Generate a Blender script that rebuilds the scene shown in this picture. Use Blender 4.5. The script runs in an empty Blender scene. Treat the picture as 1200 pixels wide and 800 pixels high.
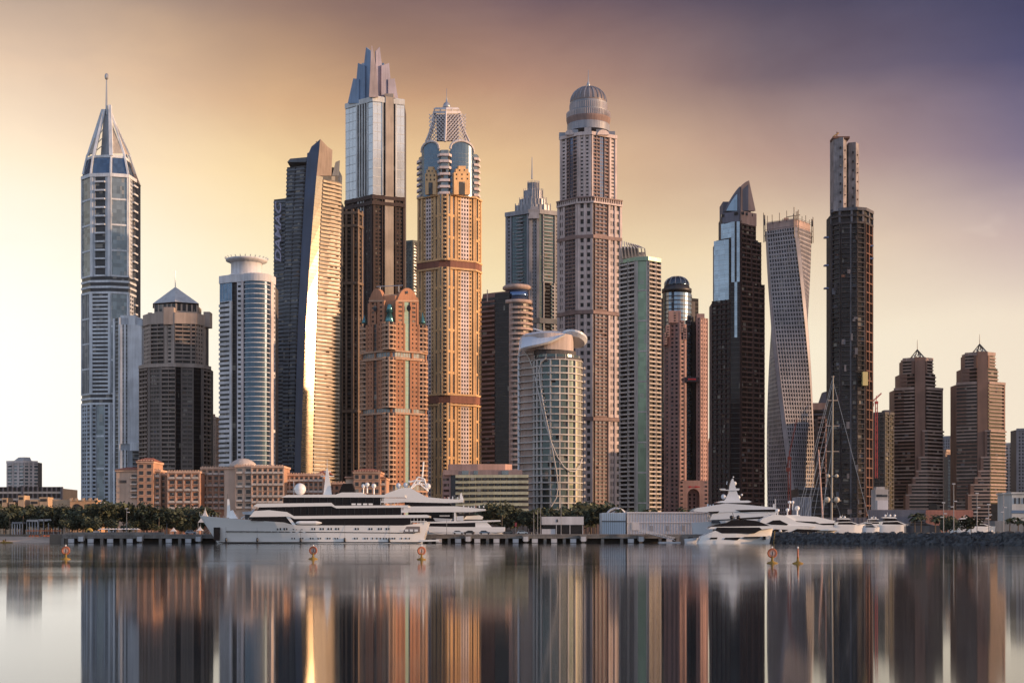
import bpy, math, random
from math import sin, cos, pi, radians, atan2, sqrt
from mathutils import Vector
random.seed(7)
S = bpy.context.scene
COL = S.collection
# ---------------------------------------------------------------- camera
F = 1700.0            # focal length in units of a 1200-unit-wide frame
CAMZ = 3.5
HZ = 625.0
cam = bpy.data.objects.new('camera', bpy.data.cameras.new('camera'))
COL.objects.link(cam)
cam.location = (0, 0, CAMZ)
cam.rotation_euler = (pi/2, 0, 0)
cam.data.sensor_width = 36
cam.data.lens = 36*F/1200
cam.data.shift_y = (HZ-400)/1200
cam.data.clip_start = 1
cam.data.clip_end = 60000
S.camera = cam
# ---------------------------------------------------------------- light
SUN_AZ, SUN_EL = 79.0, 9.0     # degrees to the right of "towards the camera", and up
sd = Vector((sin(radians(SUN_AZ))*cos(radians(SUN_EL)), -cos(radians(SUN_AZ))*cos(radians(SUN_EL)), sin(radians(SUN_EL))))
sun = bpy.data.objects.new('sun', bpy.data.lights.new('sun', 'SUN'))
COL.objects.link(sun)
sun.rotation_euler = sd.to_track_quat('Z', 'Y').to_euler()
sun.location = (300, -200, 300)
sun.data.energy = 5.0
sun.data.color = (1.0, 0.60, 0.34)
sun.data.angle = radians(0.6)
S.view_settings.view_transform = 'Standard'
S.view_settings.look = 'None'
S.view_settings.exposure = 0
S.view_settings.gamma = 1
S.render.engine = 'CYCLES'
S.cycles.max_bounces = 5
S.cycles.diffuse_bounces = 2
S.cycles.glossy_bounces = 4
S.cycles.caustics_reflective = False
S.cycles.caustics_refractive = False
S.cycles.sample_clamp_indirect = 6

W = bpy.data.worlds.new('World'); S.world = W; W.use_nodes = True
nt = W.node_tree
for n in list(nt.nodes): nt.nodes.remove(n)
def N(tree, typ, **kw):
    n = tree.nodes.new(typ)
    for k, v in kw.items():
        if k.startswith('i_'):
            n.inputs[k[2:].replace('_', ' ')].default_value = v
        else: setattr(n, k, v)
    return n
def s2l(c):
    return tuple(((x/255)/12.92 if x/255 <= .04045 else (((x/255)+.055)/1.055)**2.4) for x in c)
def math_n(tree, op, a=None, b=None, c=None, clamp=False):
    n = tree.nodes.new('ShaderNodeMath'); n.operation = op; n.use_clamp = clamp
    for i, v in enumerate((a, b, c)):
        if v is None: continue
        if isinstance(v, (int, float)): n.inputs[i].default_value = v
        else: tree.links.new(v, n.inputs[i])
    return n.outputs[0]
def ramp(tree, fac, stops, interp='EASE'):
    n = tree.nodes.new('ShaderNodeValToRGB'); n.color_ramp.interpolation = interp
    el = n.color_ramp.elements
    el[0].position, el[0].color = stops[0][0], (*stops[0][1], 1)
    el[1].position, el[1].color = stops[-1][0], (*stops[-1][1], 1)
    for p, c in stops[1:-1]:
        e = el.new(p); e.color = (*c, 1)
    tree.links.new(fac, n.inputs[0]); return n.outputs[0]
def mixc(tree, fac, a, b, mode='MIX'):
    n = tree.nodes.new('ShaderNodeMix'); n.data_type = 'RGBA'; n.blend_type = mode
    for s, v in ((n.inputs[0], fac), (n.inputs[6], a), (n.inputs[7], b)):
        if isinstance(v, (int, float)): s.default_value = v
        elif isinstance(v, tuple): s.default_value = (*v[:3], 1)
        else: tree.links.new(v, s)
    return n.outputs[2]
def mapr(tree, v, a, b, smooth=True):
    n = tree.nodes.new('ShaderNodeMapRange'); n.interpolation_type = 'SMOOTHSTEP' if smooth else 'LINEAR'
    tree.links.new(v, n.inputs[0]); n.inputs[1].default_value = a; n.inputs[2].default_value = b
    return n.outputs[0]
tc = N(nt, 'ShaderNodeTexCoord')
sep = N(nt, 'ShaderNodeSeparateXYZ'); nt.links.new(tc.outputs['Generated'], sep.inputs[0])
X, Y, Z = sep.outputs
# slow cloud-like warp of the colour bands
nz = N(nt, 'ShaderNodeTexNoise'); nz.inputs['Scale'].default_value = 3.2; nz.inputs['Detail'].default_value = 4; nz.inputs['Roughness'].default_value = .5
mp = N(nt, 'ShaderNodeMapping'); mp.inputs['Scale'].default_value = (1, 1, 3.0)
nt.links.new(tc.outputs['Generated'], mp.inputs[0]); nt.links.new(mp.outputs[0], nz.inputs[0])
wz = math_n(nt, 'MULTIPLY_ADD', math_n(nt, 'SUBTRACT', nz.outputs[0], .5), .075, Z)
def E(py): return max(0.0, (HZ-py)/F)/sqrt(1+((HZ-py)/F)**2)
def skyramp(stops): return ramp(nt, math_n(nt, 'MULTIPLY', wz, 2.0), [(2*E(p), s2l(c)) for p, c in sorted(stops, key=lambda s: -s[0])], 'LINEAR')
far = [(-900, (62, 66, 96))]
c0 = skyramp(far+[(-60, (96, 74, 68)), (20, (140, 106, 84)), (100, (210, 160, 104)), (200, (250, 208, 140)), (300, (247, 225, 185)), (420, (255, 246, 228)), (600, (255, 250, 240))])
c1 = skyramp(far+[(-60, (120, 92, 84)), (0, (152, 116, 96)), (100, (218, 170, 116)), (200, (250, 214, 148)), (300, (253, 234, 184)), (420, (252, 238, 208)), (600, (252, 236, 210))])
c2 = skyramp(far+[(-60, (96, 82, 96)), (0, (120, 98, 104)), (100, (190, 148, 124)), (200, (234, 196, 150)), (300, (249, 226, 180)), (420, (253, 240, 212)), (600, (253, 238, 214))])
c3 = skyramp(far+[(-60, (64, 62, 92)), (0, (82, 78, 100)), (100, (124, 108, 116)), (200, (194, 162, 146)), (300, (241, 218, 184)), (420, (252, 240, 214)), (600, (253, 240, 216))])
c4 = skyramp(far+[(-60, (52, 54, 84)), (0, (64, 67, 100)), (100, (82, 81, 114)), (200, (132, 120, 142)), (300, (206, 184, 178)), (400, (244, 228, 206)), (600, (251, 238, 216))])
az = math_n(nt, 'DIVIDE', X, math_n(nt, 'MAXIMUM', Y, .05))
wx = math_n(nt, 'MULTIPLY_ADD', math_n(nt, 'SUBTRACT', nz.outputs[0], .5), -.06, az)
def a_(px): return (px-600)/F
col = mixc(nt, mapr(nt, wx, a_(0), a_(300), False), c0, c1)
col = mixc(nt, mapr(nt, wx, a_(300), a_(600), False), col, c2)
col = mixc(nt, mapr(nt, wx, a_(600), a_(900), False), col, c3)
col = mixc(nt, mapr(nt, wx, a_(900), a_(1200), False), col, c4)
# faint streaky cloud high up
hn = N(nt, 'ShaderNodeTexNoise'); hn.inputs['Scale'].default_value = 5; hn.inputs['Detail'].default_value = 7; hn.inputs['Roughness'].default_value = .6; hn.inputs['Distortion'].default_value = .6
mp3 = N(nt, 'ShaderNodeMapping'); mp3.inputs['Scale'].default_value = (1, 1, 2.2); mp3.inputs['Rotation'].default_value = (0, .35, 0)
nt.links.new(tc.outputs['Generated'], mp3.inputs[0]); nt.links.new(mp3.outputs[0], hn.inputs[0])
hc = math_n(nt, 'MULTIPLY', mapr(nt, hn.outputs[0], .38, .66), math_n(nt, 'MULTIPLY', mapr(nt, Z, .12, .34), .42))
col = mixc(nt, hc, col, mixc(nt, 1.0, col, (.72, .66, .70), 'MULTIPLY'))
# the bright glow low on the left, where the haze is brightest
gx = math_n(nt, 'MULTIPLY', math_n(nt, 'SUBTRACT', az, a_(-40)), 5.2)
gz = math_n(nt, 'MULTIPLY', math_n(nt, 'SUBTRACT', Z, .11), 5.0)
g = math_n(nt, 'EXPONENT', math_n(nt, 'MULTIPLY', math_n(nt, 'ADD', math_n(nt, 'MULTIPLY', gx, gx), math_n(nt, 'MULTIPLY', gz, gz)), -1.0))
col = mixc(nt, math_n(nt, 'MULTIPLY', g, .74), col, (1.25, 1.2, 1.12))
# small soft clouds low on the left and right edges
cn = N(nt, 'ShaderNodeTexNoise'); cn.inputs['Scale'].default_value = 22; cn.inputs['Detail'].default_value = 5
mp2 = N(nt, 'ShaderNodeMapping'); mp2.inputs['Scale'].default_value = (1, 1, 2.6)
nt.links.new(tc.outputs['Generated'], mp2.inputs[0]); nt.links.new(mp2.outputs[0], cn.inputs[0])
cl = mapr(nt, cn.outputs[0], .58, .74)
side = math_n(nt, 'SUBTRACT', 1.0, mapr(nt, math_n(nt, 'ABSOLUTE', math_n(nt, 'SUBTRACT', math_n(nt, 'ABSOLUTE', az), .40)), .04, .16))
band = math_n(nt, 'MULTIPLY', mapr(nt, Z, .06, .12), math_n(nt, 'SUBTRACT', 1.0, mapr(nt, Z, .17, .24)))
col = mixc(nt, math_n(nt, 'MULTIPLY', math_n(nt, 'MULTIPLY', cl, side), math_n(nt, 'MULTIPLY', band, .16)), col, (1.1, .95, .78))
# the half of the sky behind the camera: dusk blue, warmer towards the sun
back = ramp(nt, Z, [(0.0, (.62, .64, .72)), (.15, (.60, .64, .76)), (.5, (.44, .50, .66)), (1, (.22, .27, .46))], 'LINEAR')
sunw = math_n(nt, 'MULTIPLY', mapr(nt, X, .25, 1.0), math_n(nt, 'SUBTRACT', 1.0, mapr(nt, Z, .0, .5)))
back = mixc(nt, math_n(nt, 'MULTIPLY', sunw, .85), back, (1.25, .74, .42))
col = mixc(nt, mapr(nt, Y, .35, -.15), col, back) if False else mixc(nt, math_n(nt, 'SUBTRACT', 1.0, mapr(nt, Y, -.1, .5)), col, back)
# under the horizon: the sea's own dark
col = mixc(nt, math_n(nt, 'SUBTRACT', 1.0, mapr(nt, Z, -.12, -.01)), col, (.10, .11, .13))
bg = N(nt, 'ShaderNodeBackground'); bg.inputs[1].default_value = 1.0
nt.links.new(col, bg.inputs[0])
sk = N(nt, 'ShaderNodeTexSky'); sk.sky_type = 'NISHITA'; sk.sun_disc = False
sk.sun_elevation = radians(SUN_EL); sk.sun_rotation = atan2(sd.x, sd.y)
bg2 = N(nt, 'ShaderNodeBackground'); bg2.inputs[1].default_value = 0.05
nt.links.new(sk.outputs[0], bg2.inputs[0])
# the Nishita sky adds its light only to the half of the dome that holds the sun
vis = N(nt, 'ShaderNodeMixShader')
ad = N(nt, 'ShaderNodeAddShader'); nt.links.new(bg.outputs[0], ad.inputs[0]); nt.links.new(bg2.outputs[0], ad.inputs[1])
nt.links.new(math_n(nt, 'SUBTRACT', 1.0, mapr(nt, Y, -.1, .5)), vis.inputs[0])
nt.links.new(bg.outputs[0], vis.inputs[1]); nt.links.new(ad.outputs[0], vis.inputs[2])
wo = N(nt, 'ShaderNodeOutputWorld'); nt.links.new(vis.outputs[0], wo.inputs[0])

# ---------------------------------------------------------------- materials
_m = {}
def newmat(name):
    m = bpy.data.materials.new(name); m.use_nodes = True
    t = m.node_tree
    b = t.nodes['Principled BSDF']
    return m, t, b
def wall(name, c, rough=.8, var=.16, scale=.06):
    if name in _m: return _m[name]
    m, t, b = newmat(name)
    tcn = N(t, 'ShaderNodeTexCoord')
    a = N(t, 'ShaderNodeTexNoise'); a.inputs['Scale'].default_value = scale; a.inputs['Detail'].default_value = 5
    t.links.new(tcn.outputs['Object'], a.inputs[0])
    mpn = N(t, 'ShaderNodeMapping'); mpn.inputs['Scale'].default_value = (1, 1, .06)
    t.links.new(tcn.outputs['Object'], mpn.inputs[0])
    a2 = N(t, 'ShaderNodeTexNoise'); a2.inputs['Scale'].default_value = scale*9; a2.inputs['Detail'].default_value = 3
    t.links.new(mpn.outputs[0], a2.inputs[0])
    f = math_n(t, 'ADD', math_n(t, 'MULTIPLY', a.outputs[0], .6), math_n(t, 'MULTIPLY', a2.outputs[0], .4))
    lo = tuple(x*(1-var*1.6) for x in c); hi = tuple(min(.9, x*(1+var)) for x in c)
    cc = mixc(t, mapr(t, f, .32, .68), lo, hi)
    t.links.new(cc, b.inputs['Base Color']); b.inputs['Roughness'].default_value = rough
    _m[name] = m; return m
def glass(name, c, metallic=.55, rough=.12, var=.45, blind_share=.10, cell=(3.2, 3.2, 3.6)):
    """Coated facade glazing: each pane differs a little in tint and in how the blinds behind it stand."""
    if name in _m: return _m[name]
    m, t, b = newmat(name)
    tcn = N(t, 'ShaderNodeTexCoord')
    d = N(t, 'ShaderNodeVectorMath'); d.operation = 'DIVIDE'; d.inputs[1].default_value = cell
    t.links.new(tcn.outputs['Object'], d.inputs[0])
    fl = N(t, 'ShaderNodeVectorMath'); fl.operation = 'FLOOR'; t.links.new(d.outputs[0], fl.inputs[0])
    wn = N(t, 'ShaderNodeTexWhiteNoise'); wn.noise_dimensions = '3D'; t.links.new(fl.outputs[0], wn.inputs[0])
    big = N(t, 'ShaderNodeTexNoise'); big.inputs['Scale'].default_value = .03; big.inputs['Detail'].default_value = 3
    t.links.new(tcn.outputs['Object'], big.inputs[0])
    f = math_n(t, 'ADD', math_n(t, 'MULTIPLY', wn.outputs[0], .6), math_n(t, 'MULTIPLY', big.outputs[0], .4))
    cc = mixc(t, f, tuple(x*(1-var) for x in c), tuple(min(.9, x*(1+var)) for x in c))
    blind = math_n(t, 'GREATER_THAN', wn.outputs[0], 1-blind_share)  # share of panes with pale blinds drawn
    cc = mixc(t, math_n(t, 'MULTIPLY', blind, .5), cc, (.34, .32, .28))
    t.links.new(cc, b.inputs['Base Color'])
    t.links.new(math_n(t, 'MULTIPLY', math_n(t, 'SUBTRACT', 1.0, math_n(t, 'MULTIPLY', blind, .7)), metallic), b.inputs['Metallic'])
    b.inputs['Roughness'].default_value = rough
    b.inputs['IOR'].default_value = 1.5
    if max(c) < .03: b.inputs['Specular IOR Level'].default_value = .22
    # panes are never perfectly coplanar
    bp = N(t, 'ShaderNodeBump'); bp.inputs['Strength'].default_value = .25; bp.inputs['Distance'].default_value = .12
    wv = N(t, 'ShaderNodeTexNoise'); wv.inputs['Scale'].default_value = .22; wv.inputs['Detail'].default_value = 2
    t.links.new(tcn.outputs['Object'], wv.inputs[0]); t.links.new(wv.outputs[0], bp.inputs['Height'])
    t.links.new(bp.outputs[0], b.inputs['Normal'])
    _m[name] = m; return m
def paint(name, c, rough=.35, metallic=0.0, coat=0.0):
    if name in _m: return _m[name]
    m, t, b = newmat(name)
    tcn = N(t, 'ShaderNodeTexCoord')
    a = N(t, 'ShaderNodeTexNoise'); a.inputs['Scale'].default_value = .12; a.inputs['Detail'].default_value = 2
    t.links.new(tcn.outputs['Object'], a.inputs[0])
    cc = mixc(t, mapr(t, a.outputs[0], .2, .8), tuple(x*.95 for x in c), c)
    t.links.new(cc, b.inputs['Base Color'])
    b.inputs['Roughness'].default_value = rough; b.inputs['Metallic'].default_value = metallic
    b.inputs['Coat Weight'].default_value = coat
    if max(c) < .02: b.inputs['Specular IOR Level'].default_value = .12
    _m[name] = m; return m

# ---------------------------------------------------------------- mesh builder
def smooth_faces(me): me.shade_smooth() if hasattr(me, 'shade_smooth') else None
class MB:
    def __init__(s): s.v = []; s.f = []; s.mi = []; s.mats = []
    def m(s, mat):
        if mat not in s.mats: s.mats.append(mat)
        return s.mats.index(mat)
    def poly(s, pts, mat):
        i = len(s.v); s.v += [tuple(p) for p in pts]; s.f.append(tuple(range(i, i+len(pts)))); s.mi.append(s.m(mat))
    def faces(s, vs, fs, mat):
        i = len(s.v); s.v += [tuple(p) for p in vs]; k = s.m(mat)
        for f in fs: s.f.append(tuple(i+j for j in f)); s.mi.append(k)
    def box(s, x0, x1, y0, y1, z0, z1, mat):
        v = [(x0,y0,z0),(x1,y0,z0),(x1,y1,z0),(x0,y1,z0),(x0,y0,z1),(x1,y0,z1),(x1,y1,z1),(x0,y1,z1)]
        s.faces(v, [(0,3,2,1),(4,5,6,7),(0,1,5,4),(1,2,6,5),(2,3,7,6),(3,0,4,7)], mat)
    def band(s, path, z0, z1, o0, o1, mat, closed=False):
        """A strip along a plan path, from offset o0 out to o1 (outward = right of travel)."""
        a = offs(path, o0, closed); b = offs(path, o1, closed); n = len(path); k = s.m(mat); i = len(s.v)
        for p, q in zip(a, b): s.v += [(p[0],p[1],z0), (q[0],q[1],z0), (q[0],q[1],z1), (p[0],p[1],z1)]
        for j in range(n if closed else n-1):
            c = i+4*j; d = i+4*((j+1) % n)
            s.f += [(c+1,d+1,d+2,c+2), (c+3,c+2,d+2,d+3), (c,d,d+1,c+1)]; s.mi += [k]*3
        if not closed:
            e = i+4*(n-1)
            s.f += [(i,i+1,i+2,i+3), (e+1,e,e+3,e+2)]; s.mi += [k]*2
    def sheet(s, path, z0, z1, mat, closed=False):
        n = len(path); i = len(s.v); k = s.m(mat)
        for p in path: s.v += [(p[0],p[1],z0), (p[0],p[1],z1)]
        for j in range(n if closed else n-1):
            c = i+2*j; d = i+2*((j+1) % n); s.f.append((c,d,d+1,c+1)); s.mi.append(k)
    def loft(s, rings, mat, closed=True, cap=True):
        """rings: list of equal-length lists of 3D points, bottom to top."""
        n = len(rings[0]); i = len(s.v); k = s.m(mat)
        for r in rings: s.v += [tuple(p) for p in r]
        for a in range(len(rings)-1):
            for j in range(n if closed else n-1):
                c = i+a*n+j; d = i+a*n+(j+1) % n; s.f.append((c,d,d+n,c+n)); s.mi.append(k)
        if cap and closed:
            e = i+(len(rings)-1)*n; s.f.append(tuple(range(e, e+n))); s.mi.append(k)
            s.f.append(tuple(range(i+n-1, i-1, -1))); s.mi.append(k)
    def prism(s, pl, z0, z1, mat): s.loft([[(x,y,z0) for x,y in pl], [(x,y,z1) for x,y in pl]], mat)
    def lathe(s, prof, n, mat, cx=0, cy=0):
        s.loft([[(cx+r*cos(2*pi*j/n), cy+r*sin(2*pi*j/n), z) for j in range(n)] for r, z in prof], mat)
    def ball(s, c, r, mat, n=12, sz=1.0):
        s.lathe([(max(.01, r*cos(a)), c[2]+r*sz*sin(a)) for a in [(-pi/2+.1)+(pi-.2)*i/7 for i in range(8)]], n, mat, c[0], c[1])
    def tube(s, p, q, r, mat, n=6, r2=None):
        p, q = Vector(p), Vector(q); d = (q-p).normalized()
        u = d.orthogonal().normalized(); w = d.cross(u); r2 = r if r2 is None else r2
        s.loft([[p+u*r*cos(2*pi*j/n)+w*r*sin(2*pi*j/n) for j in range(n)], [q+u*r2*cos(2*pi*j/n)+w*r2*sin(2*pi*j/n) for j in range(n)]], mat)
    def pipe(s, pts, r, mat, n=6):
        for a, b in zip(pts, pts[1:]): s.tube(a, b, r, mat, n)
    def plate(s, out, nrm, th, mat):
        """A flat outline (3D points) given thickness along nrm."""
        nrm = Vector(nrm).normalized()*th
        a = [Vector(p) for p in out]; b = [p+nrm for p in a]; n = len(a)
        i = len(s.v); s.v += [tuple(p) for p in a+b]; k = s.m(mat)
        s.f.append(tuple(range(i, i+n))); s.f.append(tuple(range(i+2*n-1, i+n-1, -1))); s.mi += [k, k]
        for j in range(n):
            c, d = i+j, i+(j+1) % n; s.f.append((c,c+n,d+n,d)); s.mi.append(k)
    def build(s, name, parent=None, warp=None, smooth=False, loc=None):
        if not s.f: return None
        me = bpy.data.meshes.new(name)
        v = [warp(*p) for p in s.v] if warp else s.v
        me.from_pydata(v, [], s.f)
        for m in s.mats: me.materials.append(m)
        me.polygons.foreach_set('material_index', s.mi)
        if smooth: me.polygons.foreach_set('use_smooth', [True]*len(s.f))
        me.update()
        o = bpy.data.objects.new(name, me); COL.objects.link(o)
        if parent: o.parent = parent
        if loc: o.location = loc
        return o
def offs(path, o, closed=False):
    if abs(o) < 1e-9: return [tuple(p[:2]) for p in path]
    n = len(path); out = []
    for i in range(n):
        def nrm(a, b):
            dx, dy = b[0]-a[0], b[1]-a[1]; l = math.hypot(dx, dy) or 1; return (dy/l, -dx/l)
        ns = []
        if i > 0 or closed: ns.append(nrm(path[i-1], path[i]))
        if i < n-1 or closed: ns.append(nrm(path[i], path[(i+1) % n]))
        x = sum(k[0] for k in ns); y = sum(k[1] for k in ns); l = math.hypot(x, y) or 1; x /= l; y /= l
        c = max(.35, x*ns[0][0]+y*ns[0][1])
        out.append((path[i][0]+x*o/c, path[i][1]+y*o/c))
    return out
def cut(path, a, b):
    """The piece of a plan path between fractions a and b of its length."""
    L = [0]
    for p, q in zip(path, path[1:]): L.append(L[-1]+math.hypot(q[0]-p[0], q[1]-p[1]))
    T = L[-1]
    def at(d):
        for i in range(len(path)-1):
            if d <= L[i+1]+1e-9:
                k = (d-L[i])/max(1e-9, L[i+1]-L[i]); return (path[i][0]+(path[i+1][0]-path[i][0])*k, path[i][1]+(path[i+1][1]-path[i][1])*k)
        return tuple(path[-1])
    return [at(a*T)]+[tuple(path[i]) for i in range(1, len(path)-1) if a*T+1e-6 < L[i] < b*T-1e-6]+[at(b*T)]
def plen(path): return sum(math.hypot(q[0]-p[0], q[1]-p[1]) for p, q in zip(path, path[1:]))
def tag(o, label=None, cat=None, group=None, kind=None):
    if label: o['label'] = label
    if cat: o['category'] = cat
    if group: o['group'] = group
    if kind: o['kind'] = kind
    return o
def thing(name, label, cat, loc=(0,0,0), rot=0, group=None):
    o = bpy.data.objects.new(name, None); COL.objects.link(o); o.location = loc; o.rotation_euler = (0,0,rot)
    o.empty_display_size = 2
    return tag(o, label, cat, group)
def copy_tree(o, loc, rot=None, parent=None):
    c = o.copy(); COL.objects.link(c)
    if parent: c.parent = parent
    if loc is not None: c.location = loc
    if rot is not None: c.rotation_euler = (0,0,rot)
    for ch in [k for k in ALLCH.get(o.name, [])]:
        copy_tree(ch, None, None, c)
    return c
ALLCH = {}
def note(root):
    for o in bpy.data.objects:
        if o.parent: ALLCH.setdefault(o.parent.name, [])
    ALLCH[root.name] = [o for o in COL.objects if o.parent is root]
    for c in ALLCH[root.name]: ALLCH[c.name] = [o for o in COL.objects if o.parent is c]
GZ = 3.2
def wx_(px, D): return (px-600)/F*D
def wz_(py, D): return CAMZ+(HZ-py)/F*D

# ---------------------------------------------------------------- towers
# bay presets: g glazing, h* horizontals (slab or spandrel), v* verticals
def WIN(w, g, fh=3.5, hh=1.7, vs=3.4, vw=1.5, o=.4, name='window_bay'):
    return dict(n=name, g=g, hm=w, hh=hh, ho=o, fh=fh, vm=w, vs=vs, vw=vw, vo=o-.04)
def BAL(w, g, fh=3.5, hh=1.2, ho=1.4, vs=0, vw=.4, name='balcony_stack', vm=None):
    return dict(n=name, g=g, hm=w, hh=hh, ho=ho, fh=fh, vm=vm or w, vs=vs, vw=vw, vo=ho-.15)
def CUR(g, w, fh=3.5, hh=.35, ho=.14, vs=3.2, vw=.18, vo=.1, name='glass_bay'):
    return dict(n=name, g=g, hm=w, hh=hh, ho=ho, fh=fh, vm=w, vs=vs, vw=vw, vo=vo)
def PIER(w, d=.8, name='pier'): return dict(n=name, solid=w, d=d)
bayr = random.Random(99)
def bay(m, path, z0, z1, p):
    if 'solid' in p:
        m.band(path, z0, z1, -.3, p['d'], p['solid']); return
    if p['hh'] > .45 and p['fh'] < 6 and p['n'] in ('window_bay', 'balcony_stack', 'frame_bay', 'lattice_glass'):
        # blinds, screens and furniture standing behind the openings, different on every floor
        L = plen(path); n = max(1, round((z1-z0)/p['fh'])); st = (z1-z0)/n
        mats = (wall('blind_pale', (.26,.235,.20)), wall('blind_tan', (.14,.10,.075)), wall('blind_grey', (.09,.095,.11)), wall('blind_grey', (0,0,0)), wall('blind_dark', (.012,.012,.014)), wall('blind_dark', (0,0,0)))
        for i in range(n):
            for k in range(max(1, int(L/9))):
                if bayr.random() < .32:
                    a = bayr.uniform(0, .8); b = min(1, a+bayr.uniform(1.6, 4)/L); top = z0+(i+1)*st-.05; low = z0+i*st+p['hh']+(st-p['hh'])*bayr.choice((0, .3, .6))
                    m.band(cut(path, a, b), low, top, .01, .06+.02*k, bayr.choice(mats))
    m.sheet(path, z0, z1, p['g'])
    if p['hh'] > 0:
        n = max(1, round((z1-z0)/p['fh'])); st = (z1-z0)/n
        for i in range(n):
            m.band(path, z0+i*st, z0+i*st+p['hh'], 0, p['ho'], p['hm'])
    if p['vs'] > 0:
        L = plen(path); n = max(1, round(L/p['vs']))
        for i in range(n+1):
            c = i/n; h = p['vw']/2/L
            if i in (0, n): h /= 1
            a, b = max(0, c-h), min(1, c+h)
            m.band(cut(path, a, b), z0, z1, 0, p['vo'], p['vm'])
class Tower:
    def __init__(s, name, label, pcx, D, cat='tower'):
        s.pcx, s.D, s.s = pcx, D, F/D
        s.root = thing(name, label, cat, (wx_(pcx, D), D, GZ)); s.warp = None
    def X(s, px, y=0.0): return (px-600)*(s.D+y)/F-wx_(s.pcx, s.D)
    def Z(s, py, y=0.0): return 0.0 if py in (618, 620) else CAMZ+(HZ-py)*(s.D+y)/F-GZ
    def P(s, *pts): return [(s.X(px, y), y) for px, y in pts]
    def put(s, m, name, smooth=False): return m.build(name, s.root, s.warp, smooth)
    def face(s, path, y0, y1, spec, st, conv=True):
        """Cut a plan path into bays, bottom pixel row y0, top row y1."""
        pts = s.P(*path) if conv else path
        z0, z1 = s.Z(y0), s.Z(y1)
        tk = [(t[0], float(t[1:] or 1)) for t in spec.split()]
        T = sum(w for _, w in tk); a = 0
        for k, w in tk:
            if k != '_':
                m = MB(); bay(m, cut(pts, a/T, (a+w)/T), z0, z1, st[k]); s.put(m, st[k]['n'])
            a += w
    def core(s, path, y0, y1, mat, depth, name='core', top=None):
        if mat.name.startswith('glass'): mat = wall('side_wall', (.085,.08,.085))
        pts = s.P(*path); a = offs(pts, -.5)
        pl = a+[(a[-1][0]-1, depth), (a[0][0]+1, depth)]
        m = MB(); m.prism(pl, s.Z(y0), s.Z(y1), mat); s.put(m, name)
    def ring(s, path, y0, y1, o, mat, name='cornice', depth=None):
        pts = s.P(*path); m = MB(); m.band(pts, s.Z(y0), s.Z(y1), -.4, o, mat); s.put(m, name)
    def plate(s, out, y, th, mat, name, slope=0, pc=None):
        """outline in pixels; y = plan depth (at pc, growing with slope per metre away from it)"""
        x0 = s.X(pc if pc is not None else s.pcx)
        yy = [y+slope*(s.X(px)-x0) for px, py in out]
        pts = [(s.X(px, k), k, s.Z(py, k)) for (px, py), k in zip(out, yy)]
        n = Vector((slope*-1, 1, 0)) if slope else Vector((0, 1, 0))
        m = MB(); m.plate(pts, n, th, mat); return s.put(m, name)
    def cyl(s, cx, y, prof, mat, name, n=32, smooth=True):
        """prof: [(radius px, pixel row)]"""
        k = (s.D+y)/F; m = MB(); m.lathe([(r*k, s.Z(py, y)) for r, py in prof], n, mat, s.X(cx, y), y); return s.put(m, name, smooth)
def arc(x0, x1, bulge, n=12, y0=0.0, y1=None):
    """plan arc from x0 to x1 (pixels), bulging towards the camera by `bulge` metres"""
    y1 = y0 if y1 is None else y1
    return [(x0+(x1-x0)*(.5-.5*cos(pi*i/n)), y0+(y1-y0)*i/n-bulge*sin(pi*i/n)) for i in range(n+1)]
# ================================================================ towers, left to right
g_teal = glass('glass_grey_teal', (.20,.245,.27), .35, .25)
g_blue = glass('glass_blue', (.10,.16,.24), .6, .10, .3, .04)
g_dark = glass('glass_dark', (.030,.034,.042), .25, .3)
g_black = glass('glass_black', (.02,.018,.02), .3, .10, .3, .03)
g_room = glass('glass_window', (.022,.024,.028), .05, .38, .6, .14)
g_brown = glass('glass_bronze', (.035,.028,.026), .2, .3)
g_green = glass('glass_green', (.20,.27,.19), .45, .2, .25, .05)
steel = paint('pale_steel', (.42,.44,.47), .4, .5)
darkmetal = paint('dark_metal', (.06,.06,.065), .45, .6)

# ---- white and grey spire tower, far left
wA = wall('white_blue_render', (.46,.51,.57)); wA2 = wall('white_render_bright', (.68,.72,.76))
t = Tower('spire_tower', 'tall pale blue and white tower with a pointed finned crown and thin spire', 128, 1350)
pa = [(96,14),(106,2),(129.5,0),(150,5),(159,24)]
t.core(pa, 620, 204, g_teal, 48)
big = CUR(g_teal, wA2, fh=21.5, hh=1.6, ho=.5, vs=0)
small = CUR(g_room, wA, fh=3.7, hh=1.7, ho=.5, vs=4.2, vw=1.5, vo=.45, name='window_bay')
st = {'G': big, 'P': PIER(wA2, 1.0), 'B': BAL(wA2, g_dark, fh=8.2, hh=1.5, ho=2.6), 'W': small, 'H': BAL(wA2, g_dark, fh=3.7, hh=1.7, ho=.8, name='window_bay'),
      'Q': PIER(wA, .5), 'M': CUR(g_teal, wA2, fh=30, hh=1.8, ho=.6, vs=0), 'N': CUR(g_dark, wA2, fh=26, hh=1.4, ho=.5, vs=4, vw=.5, vo=.4)}
for y0, y1, sp in ((324,204,('P.6 G8','P1 Q1 B4 Q1 P1','P.6 G8 P.6','P1 W2 B3')),
                   (462,344,('P.6 N8 P.6','P1 H7 P1','P.4 M8 P.6','P1 W3 B2')),
                   (620,474,('P.5 W4 Q.5 W3','P1 W3 M5 W3 P1','P.5 W4 M3 P.6','P1 W3 H2'))):
    for i in range(4): t.face(pa[i:i+2], y0, y1, sp[i], st)
for y0, y1 in ((344,324),(474,462)):
    t.face(pa, y0, y1, 'G1', {'G': BAL(wA2, g_dark, fh=5, hh=2.0, ho=1.0, name='mechanical_floor')})
t.ring(pa, 207, 203, 1.2, wA2)
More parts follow.
